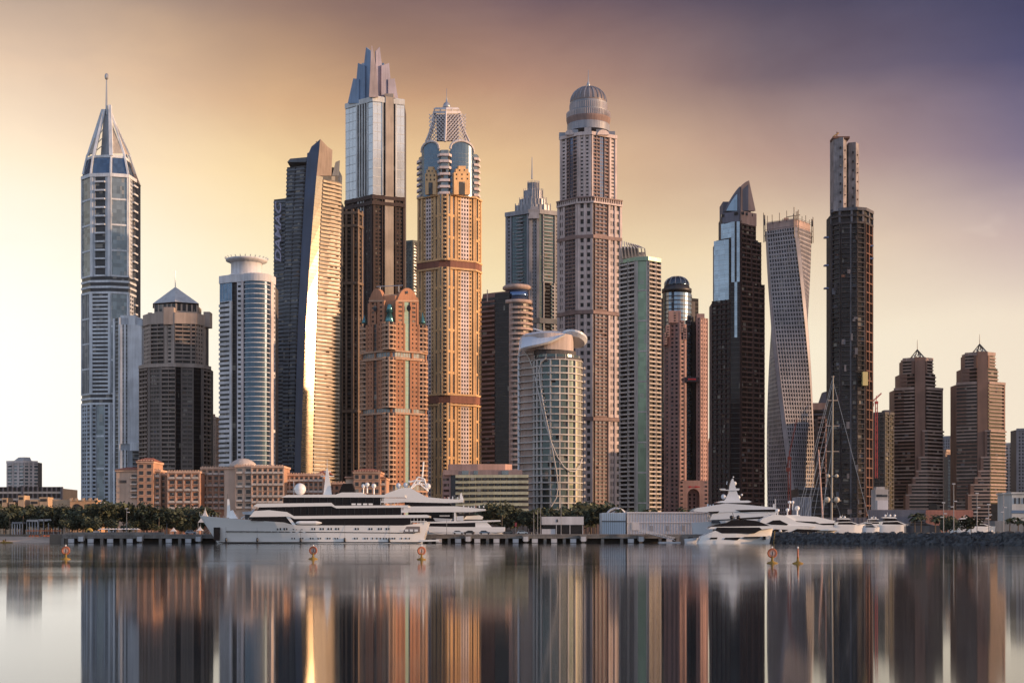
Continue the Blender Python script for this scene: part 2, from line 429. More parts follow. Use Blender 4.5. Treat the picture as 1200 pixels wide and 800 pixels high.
def taper(t, pa, pb, y0, y1, mat, name, depth0, depth1):
    a = t.P(*pa); b = t.P(*pb); z0, z1 = t.Z(y0), t.Z(y1); m = MB()
    ra = [(x,y,z0) for x,y in a]+[(a[-1][0]-1,depth0,z0),(a[0][0]+1,depth0,z0)]
    rb = [(x,y,z1) for x,y in b]+[(b[-1][0]-1,depth1,z1),(b[0][0]+1,depth1,z1)]
    m.loft([ra, rb], mat); t.put(m, name)
pb = [(102,18),(109,7),(129.5,5),(145.5,9),(151,24)]
taper(t, pa, pb, 204, 181, g_blue, 'shoulder', 48, 42)
def fin(t, a, b, ya, yb, th, w, mat, name='crown_fin'):
    """a leaning fin from pixel point a to pixel point b, plan depths ya, yb"""
    m = MB(); p = Vector((t.X(a[0],ya), ya, t.Z(a[1],ya))); q = Vector((t.X(b[0],yb), yb, t.Z(b[1],yb)))
    wv = Vector((w/2,0,0)); tv = Vector((0,th,0))
    m.loft([[p-wv,p+wv,p+wv+tv,p-wv+tv],[q-wv*.8,q+wv*.8,q+wv*.8+tv,q-wv*.8+tv]], mat); t.put(m, name)
for a, b, ya, yb in (((97,204),(102,181),13,17),((106,204),(109,181),1,6),((129.5,204),(130,181),-1,4),((150,204),(145.5,181),4,8),((158.5,204),(151,181),23,23)):
    fin(t, a, b, ya, yb, 1.5, 1.8, wA2, 'shoulder_fin')
t.ring(pb, 183, 180, .8, wA2)
for a, b, ya, yb, w in (((103,182),(120,128),17,22,2.6),((109.5,182),(122,128),6,20,2.6),((130,182),(128.5,123),3,20,3.4),((145.5,182),(130.5,133),8,20,2.0),((152,184),(131,136),24,24,2.0),((156,205),(133,140),34,28,1.4)):
    fin(t, a, b, ya, yb, 2.5, w, wA2)
m = MB()
P3 = lambda px, py, y: (t.X(px,y), y, t.Z(py,y))
m.poly([P3(131,180,4.6), P3(144.5,180,8.6), P3(131.5,146,18)], wall('crown_beige', (.42,.38,.33))); m.poly([P3(103,180,18), P3(108.5,180,8), P3(120,140,20)], wall('crown_beige', (0,0,0)))
m.poly([P3(104,181,18), P3(109,181,9), P3(121.5,130,21), P3(120,130,22)], wA); m.poly([P3(145.5,180,9), P3(151,182,24), P3(131.5,142,21)], wall('crown_beige', (0,0,0))); m.poly([P3(118,182,20), P3(129,182,14), P3(129,128,21), P3(122,128,22)], wA)
t.put(m, 'crown_panel')
m = MB(); m.tube(P3(125,135,22), P3(125,90,22), 1.3, steel, 8, .5); m.ball(P3(125,90,22), 2.0, steel, 8, 1.6); t.put(m, 'spire')
m = MB()
for k in range(5): m.tube(P3(111+k*1.5,178-k*8,14+k), P3(121-k*.3,170-k*9,14+k), .4, steel, 5)
t.put(m, 'crown_truss')

# ---- white slab in front of it
t = Tower('slab_tower', 'narrow pale grey slab tower with a blank side wall, beside the spire tower', 148, 1290)
pa = [(133,7),(141,0),(166,4)]
t.core(pa, 620, 372, wA, 30)
st = {'P': PIER(wA2,.8), 'W': WIN(wA, g_dark, hh=1.3), 'L': CUR(g_dark, wA, fh=3.6, hh=.5, vs=0), 'S': PIER(wA2,.4,'blank_wall')}
t.face(pa[:2], 620, 372, 'P1 L2 P.6', st)
t.face(pa[1:], 520, 380, 'P2 L1 P2 L1.2 P.5 S12', st)
t.face(pa[1:], 620, 527, 'P2 L1 P2 L1.2 P.5 _4 L8', st)
m = MB(); m.box(t.X(152.5), t.X(165.5), -.5, 12, t.Z(528), t.Z(519), wA2); t.put(m, 'overhang')
m = MB(); m.box(t.X(140), t.X(158), 2, 26, t.Z(381), t.Z(369), wA2); m.box(t.X(159), t.X(166), 3, 26, t.Z(381), t.Z(375), wA); t.put(m, 'parapet')
# ---- brown residential tower with the pyramid roof
wC = wall('brown_grey_render', (.19,.16,.145)); wC2 = wall('beige_stone', (.40,.33,.285))
t = Tower('pyramid_roof_tower', 'grey brown residential tower with a pyramid roof and thin mast', 205, 1150)
pl = [(164.5,14),(174,4),(190,0),(206,-1),(212,1),(227,3),(237,8),(245.5,20)]
pu = [(169,16),(176,6),(193,2),(205,0),(229,4),(240,16)]
t.core(pl, 620, 428, g_dark, 42); t.core(pu, 430, 376, g_dark, 38)
B = BAL(wall('dusty_brown', (.29,.235,.205)), g_black, fh=3.4, hh=1.25, ho=1.5, vs=5); B2 = BAL(wC, g_brown, fh=3.4, hh=1.5, ho=.5, vs=3.2, vw=.5, name='window_bay')
st = {'B': B, 'W': B2, 'P': PIER(wC,.9), 'D': CUR(g_black, darkmetal, fh=3.4, vs=0), 'T': PIER(wC2,.9), 'w': WIN(wC2, g_room, fh=3.4, vs=3)}
for i, sp in enumerate(('B1','P.6 W3 P.6','B1','D1','P.5 W4 P.5','D3 P.6','B1')): t.face(pl[i:i+2], 620, 428, sp, st)
for i, sp in enumerate(('w1','T.5 B5','T.7 w1.2 T.7','B8 T.6 B2','w2 T.6')): t.face(pu[i:i+2], 427, 379, sp, st)
t.ring(pl, 430, 426, 1.6, wC2, 'terrace'); t.face(pu, 379, 366, 'S1', {'S': PIER(wC2,1.2,'parapet')})
for x0, x1, ya, yb_, y_ in ((168,172.5,14,24,363),(192,204,-1,6,360),(234,241.5,14,24,362)):
    m = MB(); m.box(t.X(x0), t.X(x1), ya, yb_, t.Z(380), t.Z(y_), wC2); t.put(m, 'corner_tower')
ph = [(181,14),(205,6),(231,14)]
t.core(ph, 376, 354, wC2, 36, 'penthouse'); t.face(ph, 366, 354, 'W1', {'W': WIN(wC2, g_dark, fh=9, hh=2.5, vs=4, vw=1.3)})
m = MB(); a = t.P((179,13),(205,4),(233,13),(233,38),(179,38)); zr = t.Z(352.5); ap = (t.X(205.5,22), 22, t.Z(336,22))
for i in range(5): m.poly([(*a[i],zr),(*a[(i+1)%5],zr),ap], wall('pale_roof', (.46,.47,.48), .5))
m.poly([(*p,zr) for p in reversed(a)], wC2); t.put(m, 'roof')
m = MB(); m.tube(ap, (ap[0],22,t.Z(317,22)), .5, steel, 6, .2); t.put(m, 'mast')

# ---- white tower with the blue curved glass front and the crown drum
wD = wall('white_render', (.62,.63,.66)); wD2 = wall('pinkish_white', (.62,.56,.55))
t = Tower('curved_glass_tower', 'white tower with a bowed blue glass front and a spiky ringed drum on its roof', 290, 1080)
pl = [(257.5,10),(272,3)]; pn = [(272,4.5),(278,4)]; pw = [(278,2),(286,1)]; pc = arc(286,316,7,14,1,5); pr = [(316,4),(322,14)]
t.core([(257.5,10),(272,4.5),(286,1.5)]+pc[1:]+[(322,14)], 620, 330, g_dark, 40)
st = {'W': BAL(wD, g_dark, fh=3.6, hh=1.9, ho=1.1, vs=0, name='window_bay'), 'P': PIER(wD,1.0), 'L': CUR(g_black, darkmetal, fh=3.6, vs=0), 'w': WIN(wD, g_room, fh=3.6, hh=1.9, vs=2.6, vw=1.1),
      'K': PIER(wD2,1.2), 'G': CUR(glass('glass_blue_smooth', (.055,.095,.14), .6, .16, .22, .0), wD, fh=3.62, hh=.6, ho=.3, vs=0), 'T': CUR(g_blue, wD, fh=18, hh=.4, vs=3)}
t.face(pl, 620, 352, 'W6 P1', st); t.face(pn, 620, 328, 'L1', st); t.face(pw, 620, 328, 'w2 K1', st)
t.face(pc, 620, 328, 'G1', st); t.face(pr, 620, 328, 'K1.3 w1.5', st); t.face(pl, 352, 330, 'T1', st)
t.face([(257.5,10),(272,3),(286,1)]+pc[1:]+[(322,14)], 330, 321, 'S1', {'S': PIER(wD,.9,'parapet')})
t.cyl(289, 22, [(20,330),(20,323),(18,322),(18,307.5),(19,307)], wD, 'roof_drum')
t.cyl(289, 22, [(18,309),(24,306.5),(24,304.5),(17,303.5)], wD, 'roof_ring')
m = MB()
for k in range(26):
    a = 2*pi*k/26; r = 23.5/t.s; m.tube((t.X(289,22)+r*.8*cos(a), 22+r*.8*sin(a), t.Z(309,22)), (t.X(289,22)+r*1.1*cos(a), 22+r*1.1*sin(a), t.Z(302.5,22)), .35, wD, 5)
t.put(m, 'ring_strut')
m = MB(); c = g_dark
for k in range(15): a = pi*k/14; r = 18.2/t.s; m.box(t.X(289,22)-r*cos(a)-.5, t.X(289,22)-r*cos(a)+.5, 22-r*sin(a)-.5, 22-r*sin(a)+.4, t.Z(321), t.Z(316), c)
t.put(m, 'drum_opening')

# ---- leaning tower: grey blue floors on the left, a bright balcony face on the right
t = Tower('leaning_tower', 'leaning dark blue tower with a sharp top edge and bright banded balconies', 353, 1180)
xc = t.X(352)
zt = t.Z(163)
def wp(x, y, z, t=t, xc=xc, zt=zt):
    k = (max(0, z)/zt)**2*23/t.s
    w = max(0, 1-abs(x-xc)/(34/t.s)) if x < xc else max(.0, 1-(x-xc)/(44/t.s))*.75+.12
    return (x+k*w if x < xc else x+k*min(1, w+.25*(1-min(1, (x-xc)/(8/t.s))) ), y, z)
t.warp = wp
wE = wall('grey_blue_render', (.13,.15,.18)); wE2 = wall('sunlit_gold_panel', (.60,.48,.33))  # golden sunlight on the right face put into its panel colour
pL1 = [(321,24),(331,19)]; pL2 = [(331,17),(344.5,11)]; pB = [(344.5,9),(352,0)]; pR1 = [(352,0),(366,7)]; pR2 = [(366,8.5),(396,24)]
m = MB()
def prism_s(pa, y0, y1, mat, back):
    m = MB(); a = offs(t.P(*pa), -.6); pl = a+[(a[-1][0],back),(a[0][0],back)]
    z0, z1 = t.Z(y0), t.Z(y1); n = 16
    m.loft([[(x,y,z0+(z1-z0)*i/n) for x,y in pl] for i in range(n+1)], mat); t.put(m, 'core')
prism_s([(321,24),(331,19),(344.5,11),(352,0),(364,6),(396,24)], 620, 226, g_dark, 50)
prism_s([(331,19),(344.5,11),(352,0),(364,6),(392,22)], 228, 190, g_dark, 48)
def seg(path, y0, y1, spec, st):
    """straight bays cut into short lifts so that they can lean"""
    n = max(1, round(abs(y0-y1)/28))
    tk = [(q[0], float(q[1:] or 1)) for q in spec.split()]; T = sum(w for _, w in tk); a = 0; pts = t.P(*path)
    for k, w in tk:
        m = MB()
        if k == 'b': pc_ = cut(pts, a/T, (a+w)/T); m.loft([[(x,y,t.Z(y0+(y1-y0)*i/n)) for x,y in pc_] for i in range(n+1)], st[k]['g'], False); t.put(m, st[k]['n']); a += w; continue
        for i in range(n):
            bay(m, cut(pts, a/T, (a+w)/T), t.Z(y0+(y1-y0)*i/n), t.Z(y0+(y1-y0)*(i+1)/n), st[k])
        t.put(m, st[k]['n']); a += w
fh = 28/t.s/6
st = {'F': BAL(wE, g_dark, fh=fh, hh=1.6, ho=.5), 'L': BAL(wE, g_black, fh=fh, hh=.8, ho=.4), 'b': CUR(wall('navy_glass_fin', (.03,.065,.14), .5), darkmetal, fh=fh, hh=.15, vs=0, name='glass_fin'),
      'g': CUR(glass('glass_gold_glint', (.62,.52,.38), .75, .16, .12, 0), wE2, fh=fh, hh=.2, ho=.1, vs=0, name='glass_edge'), 'R': BAL(wE2, g_brown, fh=fh, hh=1.6, ho=2.0, vs=0)}  # gold of the sun glare put into the edge glass tint
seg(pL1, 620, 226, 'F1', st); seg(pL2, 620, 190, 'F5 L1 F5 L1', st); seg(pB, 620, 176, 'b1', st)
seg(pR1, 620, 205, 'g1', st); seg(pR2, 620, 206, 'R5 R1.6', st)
m = MB(); q = lambda px, py, y: (t.X(px,y), y, t.Z(py,y))
# the sharp wedge on top
m.poly([q(344.5,184,9), q(352,176,0), q(352.5,163,2), q(347,172,8)], wall('navy_glass_fin', (.03,.065,.14), .5)); t.put(m, 'glass_fin')
m = MB(); m.plate([q(352,206,0), q(380,206,14), q(380,176,14), q(371,172,9.5), q(352.5,163,0)], (-.4,1,0), 2.0, wall('brown_panel', (.30,.24,.20))); t.put(m, 'crown_wall')
m = MB(); m.plate([q(381,206,15), q(392,206,22), q(393,188,22), q(386,190,17)], (0,1,0), 2, wE); t.put(m, 'parapet'); m = MB(); m.plate([q(331,190,17), q(344,190,11), q(346,184,10), q(333,186,16)], (0,1,0), 24, wE); t.put(m, 'parapet')
# vertical lettering up the left edge
def text(s, size, loc, rot, mat, parent, name='lettering', sx=1, ext=.15, al='CENTER'):
    c = bpy.data.curves.new(name, 'FONT'); c.body = s; c.size = size; c.extrude = ext; c.align_x = al; c.align_y = 'CENTER'; c.shear = .25; c.offset = .12; c.extrude = ext
    o = bpy.data.objects.new(name, c); COL.objects.link(o); c.materials.append(mat); o.location = loc; o.rotation_euler = rot; o.scale = (sx,1,1)
    dg = bpy.context.evaluated_depsgraph_get(); dg.update()
    me = bpy.data.meshes.new_from_object(o.evaluated_get(dg)); me.name = name
    bpy.data.objects.remove(o); o = bpy.data.objects.new(name, me); COL.objects.link(o); o.location = loc; o.rotation_euler = rot; o.scale = (sx,1,1)
    if parent: o.parent = parent
    return o
c = text('DAMAC', 7.6, (t.X(326.3,18.5), 18.5, t.Z(273,18)), (pi/2, -pi/2, radians(-14)), paint('lilac_lettering', (.34,.34,.46), .5), t.root, sx=1.82, ext=.3)
m = MB(); m.tube(q(357,184,20), q(357,169,20), .4, darkmetal, 5); m.tube(q(351,166,20), q(362,173,20), .3, darkmetal, 5); m.box(t.X(355.8), t.X(358), 19, 21, t.Z(184), t.Z(180), darkmetal)
t.put(m, 'roof_crane')

# ---- brown framed tower behind
wF = wall('dark_brown_stone', (.085,.06,.048)); 
t = Tower('framed_brown_tower', 'dark brown tower with tall pale piers, squeezed behind the leaning tower\'s right edge', 402, 1250)
pa = [(386,4),(418,0),(424,10)]
t.core(pa, 620, 245, g_black, 30)
wF2 = wall('tan_stone', (.20,.145,.11))
st = {'P': PIER(wF2,1.4), 'W': BAL(wF, g_black, fh=3.6, hh=1.6, ho=.5, name='window_bay'), 'G': CUR(g_black, wF2, fh=38, hh=2.0, ho=1, vs=0), 'D': CUR(g_black, wF2, fh=7.5, hh=1.6, ho=.9, vs=0, name='window_bay')}
t.face(pa[:2], 285, 245, 'P.6 D4 P.6 W1 P.6 W1.6 P1 W1', st); t.face(pa[:2], 620, 285, 'P.6 G4 P.6 W1 P.6 W1.6 P1 W1', st); t.face(pa[1:], 620, 245, 'P1 W2 P1', st)
for y in (248,263,330,480): t.ring(pa, y+3, y, 1.8, wF2, 'floor_band')

# ---- the tall white and brown tower with the finned crown
wG = wall('brown_granite', (.055,.036,.034)); wGw = wall('pale_panel', (.60,.63,.64)); wGb = wall('beige_column', (.40,.35,.30))
t = Tower('finned_crown_tower', 'very tall tower, white above and brown below, crowned by stepped grey blue fins', 438, 1330)
pl = [(405,24),(437,0)]; pr = [(437,0),(474,12)]
t.core([(405,24),(437,0),(474,12)], 620, 116, g_dark, 50)
gs = glass('glass_silver', (.62,.67,.70), .35, .2, .08, 0)
st = {'S': CUR(gs, wGw, fh=8, hh=.5, vs=5, vw=.3, name='glass_bay'), 'd': CUR(g_black, darkmetal, fh=4, hh=.3, vs=0, name='glass_slot'), 's': PIER(wGw,.8), 'C': PIER(wGb,1.6,'beige_column'),
      'W': WIN(wG, g_room, fh=3.5, hh=1.7, vs=3.2, vw=1.3), 'P': PIER(wG,1.2), 'B': BAL(wG, g_brown, fh=3.5, hh=1.2, ho=1)}
t.face(pl, 228, 116, 'S7 s.8 d1 s.6 d1 s.6 d1 s.6 d1 s.6 S3', st)
t.face(pr, 228, 112, 'S7 s.6 d1.6 C6 d1.6 s1 S6', st)
t.face(pl, 620, 228, 'P1 W3 P1 W2 s.5 d1 s.5 d1 s.5 P.6 W3 P1', st)
t.face(pr, 620, 228, 'P1 W4 P.6 d1 C5 d1 P.6 W4 P1', st)
for y in (229,236): t.ring([(405,24),(437,0),(474,12)], y+4, y, 1.7 if y == 229 else 2.2, wG, 'cornice')
t.ring([(405,24),(437,0),(474,12)], 119, 113, 1.0, wGw, 'parapet')
m = MB(); m.box(t.X(450), t.X(460.5), 6, 20, t.Z(122), t.Z(107.5), wGb); t.put(m, 'column_cap')
fb = wall('crown_blue_metal', (.19,.29,.44), .6); fp = wall('crown_pink_stone', (.62,.47,.41), .7); fd = wall('crown_lit_metal', (.28,.27,.36), .5)  # mauve copy puts the sunlit look of the right fins into colour
L = -.68; R = .55
for out, y, sl, mat in (([(407.5,121),(414,92),(420.5,93),(420.5,121)], 2, L, fb), ([(415,121),(419.5,74),(427.5,77),(427.5,121)], 3.5, L, fb), ([(421,121),(429,55.5),(434.5,60),(434.5,121)], 6, L, fb),
                        ([(467.5,121),(462.5,92),(455,93),(455,121)], 2, R, fd), ([(460,121),(456,74),(447,77),(447,121)], 3.5, R, fd), ([(453,121),(445,55),(440.5,60),(440.5,121)], 6, R, fd)):
    t.plate(out, y, 2.0, mat, 'crown_fin', sl, 437)
    if sl == L: pass
m = MB(); q = lambda px, py, y: (t.X(px,y), y, t.Z(py,y))
m.loft([[q(432.5,114,-2), q(443.5,114,-2), q(443,114,8), q(433,114,8)], [q(434,80,0), q(441,80,0), q(441,80,7), q(434,80,7)], [q(435,54,4), q(436.4,54,4), q(436.4,54,6), q(435,54,6)]], fp); t.put(m, 'centre_fin')
for out, y in (([(410,121),(418,92),(456,92),(464,121)], 26), ([(418,121),(424,74),(450,74),(458,121)], 24)): t.plate(out, y, 2.5, fb, 'crown_fin')
m = MB(); m.box(t.X(425,12), t.X(451,12), 12, 26, t.Z(121), t.Z(98), fb); t.put(m, 'crown_core')

# ---- grey green tower behind
wG2 = wall('grey_green_render', (.12,.135,.125))
def plain(name, label, x0, x1, top, D, w, g, spec='P1 W3 P1 W3 P1', fh=3.5, depth=26, skew=5, hh=1.5, parapet=True, cat='tower', bottom=620, roof=None):
    t = Tower(name, label, (x0+x1)/2, D, cat); bottom = 620
    pa = [(x0,skew),((x0*.45+x1*.55),0),(x1,skew*1.5)]
    t.core(pa, bottom, top, g, depth)
    st = {'P': PIER(w,.7), 'W': WIN(w, g, fh=fh, hh=hh), 'B': BAL(w, g, fh=fh, hh=hh*.8, ho=1.3), 'G': CUR(g, w, fh=fh, vs=3)}
    t.face(pa[:2], bottom, top, spec, st); t.face(pa[1:], bottom, top, spec, st)
    if parapet: t.ring(pa, top+1.5, top-1.5, 1.2, w, 'parapet')
    return t
plain('green_grey_tower', 'slim grey green tower showing between the finned crown tower and the ochre tower', 472, 493, 283, 1600, wG2, g_dark, 'P1 B3 P1 W2 P1')

# ---- terracotta tower
wH = wall('terracotta_render', (.42,.205,.12)); wH2 = wall('terracotta_pale', (.50,.32,.22)); gm = glass('glass_mint', (.20,.34,.29), .1, .5, .15, .0)
teal = paint('teal_glass_roof', (.08,.24,.27), .2, .5)
t = Tower('terracotta_tower', 'orange terracotta tower with arched gables and rounded corner balconies', 462, 1078)
pl = [(429.5,14),(451,2)]; pr = [(463,1),(491,12)]
t.core([(425,20),(429.5,14),(451,3),(463,2),(491,12),(499,24)], 620, 378, g_dark, 42); t.core([(432,15),(451,5),(463,4),(490,13)], 380, 345, wH, 40)
st = {'P': PIER(wH,.9), 'W': WIN(wH, g_room, fh=3.55, hh=1.9, vs=3.3, vw=1.9, o=.5), 'G': CUR(gm, wH2, fh=3.5, hh=.12, vs=0), 'D': CUR(g_dark, wH, fh=3.5, vs=0),
      'B': BAL(wH2, g_room, fh=3.55, hh=1.3, ho=1.7, vs=3, vw=.6), 'g': CUR(g_teal, wH2, fh=9, hh=1, vs=2.4, vw=.4, name='glazed_floor')}
for y0, y1 in ((620,576),(568,484),(478,419),(410,378)):
    t.face(pl, y0, y1, 'P.7 W3 P.5 D2 P.5 W3 P.7', st); t.face(pr, y0, y1, 'P.7 W4 P.6 G2.6 P.6 W4 P.7', st)
cb = [(450,5)]+arc(450,462,6,8,1.5,1.5)[1:-1]+[(462,5)]
sb1 = [(424,22),(424,18),(427,15),(430,15)]; sb2 = [(491,13),(496,14),(499,18),(499,24)]
for pth in (cb, sb1, sb2):
    t.face(pth, 620, 576, 'B1', st); t.face(pth, 568, 484, 'B1', st); t.face(pth, 478, 419, 'B1', st); t.face(pth, 410, 378, 'B1', st)
full = [(424,18),(429.5,14),(451,2),(463,1),(491,12),(499,20)]
for y0, y1 in ((576,568),(484,478),(419,410)): t.face(full, y0, y1, 'P.5 g4 P.5 g4 P.5 g5 P.5 g4 P.5', st)
for y in (575,484,420,411): t.ring(full, y+1, y-1, 1.8, wH2, 'cornice')
t.face([(432,15),(451,4)], 378, 352, 'P2 W3 P1 D1 P1 W3 P1', st); t.face([(463,3),(490,13)], 378, 352, 'P1 W3 P.6 G3 P.6 W3 P1', st)
def gable(x0, x1, yb, yt, y, sl, pc):
    n = 10; out = [(x0,yb)]+[(x0+(x1-x0)*(.14+.72*i/n), yt+(yb-yt)*.45*(abs(i/n-.5)*2)**2.2) for i in range(n+1)]+[(x1,yb)]
    t.plate(out, y, 4, wH, 'gable', sl, pc); t.plate([(x0-.6,yb+.6),(x0-.6,yb-1.4),(x1+.6,yb-1.4),(x1+.6,yb+.6)], y-.8, 5, wH2, 'cornice', sl, pc)
gable(432.5,450,353,338,5,-.6,451); gable(465,490,353,337.5,3,.62,463)
def roundwin(px, py, r, y):
    m = MB(); c = (t.X(px,y), y, t.Z(py,y)); n = 14; rr = r/t.s
    m.loft([[(c[0]+rr*cos(2*pi*i/n), c[1]+.4, c[2]+rr*1.5*sin(2*pi*i/n)) for i in range(n)], [(c[0]+rr*cos(2*pi*i/n), c[1]-.3, c[2]+rr*1.5*sin(2*pi*i/n)) for i in range(n)]], g_room); t.put(m, 'round_window')
roundwin(439.5,361.5,2.2,6.5); roundwin(479,361,2.6,6.0); roundwin(477,342.5,1.2,7.5)
t.cyl(456.5, 4, [(5.6,378),(5.6,376),(2.6,366),(4.4,366),(2.6,357),(.3,356)], teal, 'turret_roof', 16)
t.cyl(427, 20, [(3.6,379),(3,377),(.3,369)], teal, 'turret_roof', 12); t.cyl(495, 20, [(4,379),(3.4,377),(.3,366)], teal, 'turret_roof', 12)
m = MB(); m.box(t.X(449), t.X(465), 7, 26, t.Z(378), t.Z(343), wH2); t.put(m, 'recessed_wall')
m = MB(); m.tube(q(443,338,25), q(443,333,25), .3, steel, 5)
m = MB(); a = Vector((t.X(441,16),16,t.Z(336,16))); m.tube(a, a+Vector((20,0,1)), .35, steel, 5); m.tube(a+Vector((3,0,-4)), a+Vector((3,0,.4)), .3, steel, 5); m.tube(a+Vector((17,0,-4)), a+Vector((17,0,1)), .3, steel, 5); t.put(m, 'roof_gantry')
# ---- yellow tower with the blue glass head
wI = wall('ochre_render', (.68,.44,.225)); wIp = wall('pale_pink_render', (.72,.61,.59)); wIr = wall('red_brown_band', (.24,.10,.07))
wIw = wall('crown_white', (.62,.58,.58)); gI = glass('glass_slate_blue', (.11,.17,.23), .45, .2, .12, 0)
t = Tower('ochre_tower', 'very tall ochre yellow tower whose head is blue glass under a white lattice lantern', 525, 1250)
pL = [(490,16),(515,3)]; pM = arc(515,527.5,3,6,1,1); pR = [(527.5,2),(556,13)]; pE = [(556,13),(563,26)]
t.core([(490,16),(515,3),(527.5,2),(556,13),(563,26)], 620, 228, g_dark, 44)
st = {'P': PIER(wI,1.1), 'w': WIN(wI, g_room, fh=3.5, hh=2.0, vs=3.0, vw=1.5), 'k': WIN(wIp, g_room, fh=3.5, hh=1.5, vs=3.0, vw=1.2), 'L': CUR(glass('glass_slate_blue', (0,0,0)), wI, fh=17, hh=2.2, ho=.8, vs=0, name='window_strip'),
      'd': CUR(g_black, darkmetal, fh=3.5, vs=0, name='glass_slot'), 'B': BAL(wIp, g_teal, fh=5.4, hh=2.1, ho=1.7), 'b': BAL(wI, g_brown, fh=3.5, hh=1.4, ho=1.0)}
Ls = 'P1 L.8 P1 d.4 w1.4 k3 w1.4 d.4 P1 L.8 P1'; Rs = 'P1.2 L.9 P1 d.5 w1.6 k4 w1.6 d.5 P.8'
for y0, y1 in ((620,472),(463,313),(305,228)):
    t.face(pL, y0, y1, Ls, st); t.face(pM, y0, y1, 'P1 L1 P.8 b2 P.8 L1 P1', st); t.face(pR, y0, y1, Rs, st); t.face(pE, y0, y1, 'P1 L2 P1 w2 P1', st)
allp = [(490,16),(515,2),(527.5,1),(556,12),(563,25)]
for y0, y1 in ((472,463),(313,305)): t.face(allp, y0, y1, 'S1', {'S': PIER(wIr,1.3,'red_band')})
for y in (474,462,314,304,228): t.ring(allp, y+1, y-1, 1.9, wI, 'cornice')
bl = arc(494,514.5,3,8,14,3); br = arc(527.6,555,4,10,2,13)
for pth, xa, xb in ((bl,494,514.5),(br,527.6,555)):
    t.face(pth, 228, 174, 'G1', {'G': CUR(gI, steel, fh=3.6, hh=.1, vs=0, name='blue_glass')})
    m = MB(); pts = t.P(*pth); n = len(pts)-1; top = [t.Z(174-10*sin(pi*i/n)**.8) for i in range(n+1)]
    for i in range(n):
        m.poly([(*pts[i],t.Z(174)),(*pts[i+1],t.Z(174)),(*pts[i+1],top[i+1]),(*pts[i],top[i])], gI)
    t.put(m, 'blue_glass')
    m = MB(); m.pipe([(p[0],p[1]-.5,z) for p, z in zip(pts, top)], 1.1, wIw, 6); t.put(m, 'arch_trim')
t.core([(494,15),(514.5,4),(527.6,3),(555,14)], 228, 176, g_dark, 42)
t.face([(514.5,3),(517,-1),(525,-1),(527.6,3)], 228, 176, 'B1', st); t.face([(555,13),(559,14),(561,20)], 226, 176, 'B1', st); t.face([(490.5,24),(491,19),(494,15)], 226, 178, 'B1', st)
def stepgable(x0, x1, y0, yt, y, sl, pc, w):
    c = (x0+x1)/2; h = x1-x0
    out = [(x0,y0),(x0,yt+9),(x0+h*.12,yt+9),(x0+h*.12,yt+5),(x0+h*.28,yt+5),(x0+h*.28,yt+1.5),(x1-h*.28,yt+1.5),(x1-h*.28,yt+5),(x1-h*.12,yt+5),(x1-h*.12,yt+9),(x1,yt+9),(x1,y0)]
    t.plate(out, y, 3, w, 'stepped_gable', sl, pc)
    out = [(c-h*.18,y0),(c-h*.18,yt+20),(c+h*.18,yt+20),(c+h*.18,y0)]; t.plate(out, y-.3, 1, g_dark, 'glass_slot', sl, pc)
    for r in range(3):
        for k in (-.34,.0,.34) if r else (-.15,.15):
            xx = c+k*h; yy = yt+5.5+r*5; t.plate([(xx-.7,yy),(xx+.7,yy),(xx+.7,yy+2),(xx-.7,yy+2)], y-.2, .6, g_room, 'window', sl, pc)
stepgable(498,511,228,194,-1.5,-.62,515,wI); stepgable(532,551,228,193,-4.6,.52,527.5,wI)
# lantern
q = lambda px, py, y: (t.X(px,y), y, t.Z(py,y))
m = MB()
for x0, x1, y in ((499,508.5,14),(550,539,14),(521.5,522.5,2),(502,510,34),(547,538,34)):
    n = 6; pts = [q(x0+(x1-x0)*(1-(1-i/n)**1.7), 166-35*i/n, y+(8*i/n if y < 20 else -6*i/n)) for i in range(n+1)]
    m.pipe(pts, 1.0, wIw, 6)
t.put(m, 'lantern_rib')
m = MB(); m.loft([[q(508,133,16), q(523,133,9), q(539,133,16), q(539,133,32), q(508,133,32)], [q(508,130,16), q(523,130,9), q(539,130,16), q(539,130,32), q(508,130,32)]], wIw)
m.loft([[q(509,128.5,16), q(523,128.5,9), q(538,128.5,16), q(538,128.5,32), q(509,128.5,32)], [q(510,126,17), q(523,126,11), q(537,126,17), q(537,126,31), q(510,126,31)]], wIw)
for px, y in ((509,17),(516,13),(523,10),(530,13),(537.5,17)): m.tube(q(px,133,y), q(px,127,y), .6, wIw, 5)
t.put(m, 'lantern_cap')
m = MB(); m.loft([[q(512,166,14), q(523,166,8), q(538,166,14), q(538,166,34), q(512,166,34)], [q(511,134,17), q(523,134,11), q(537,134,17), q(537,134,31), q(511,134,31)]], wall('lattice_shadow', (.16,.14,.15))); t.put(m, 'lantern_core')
m = MB()
def lattice(x0, x1, ya, yb, nx, nz):
    for i in range(nx):
        for j in range(nz):
            for d in (0,1):
                xa = x0+(x1-x0)*(i+d)/nx; xb = x0+(x1-x0)*(i+1-d)/nx
                za = 165-31*j/nz; zb = 165-31*(j+1)/nz
                fy = lambda x, z: ya+(yb-ya)*(x-x0)/(x1-x0)+2.6*(165-z)/31-1.2
                m.tube(q(xa,za,fy(xa,za)), q(xb,zb,fy(xb,zb)), .45, wIw, 4)
lattice(503,523,14,8,5,7); lattice(523,546,8,14,6,7); t.put(m, 'lattice')
t.cyl(523.5, 20, [(5,127),(4.5,124),(3.4,121.5),(1,119.5),(1,117),(.3,114),(.25,104)], steel, 'finial', 12)

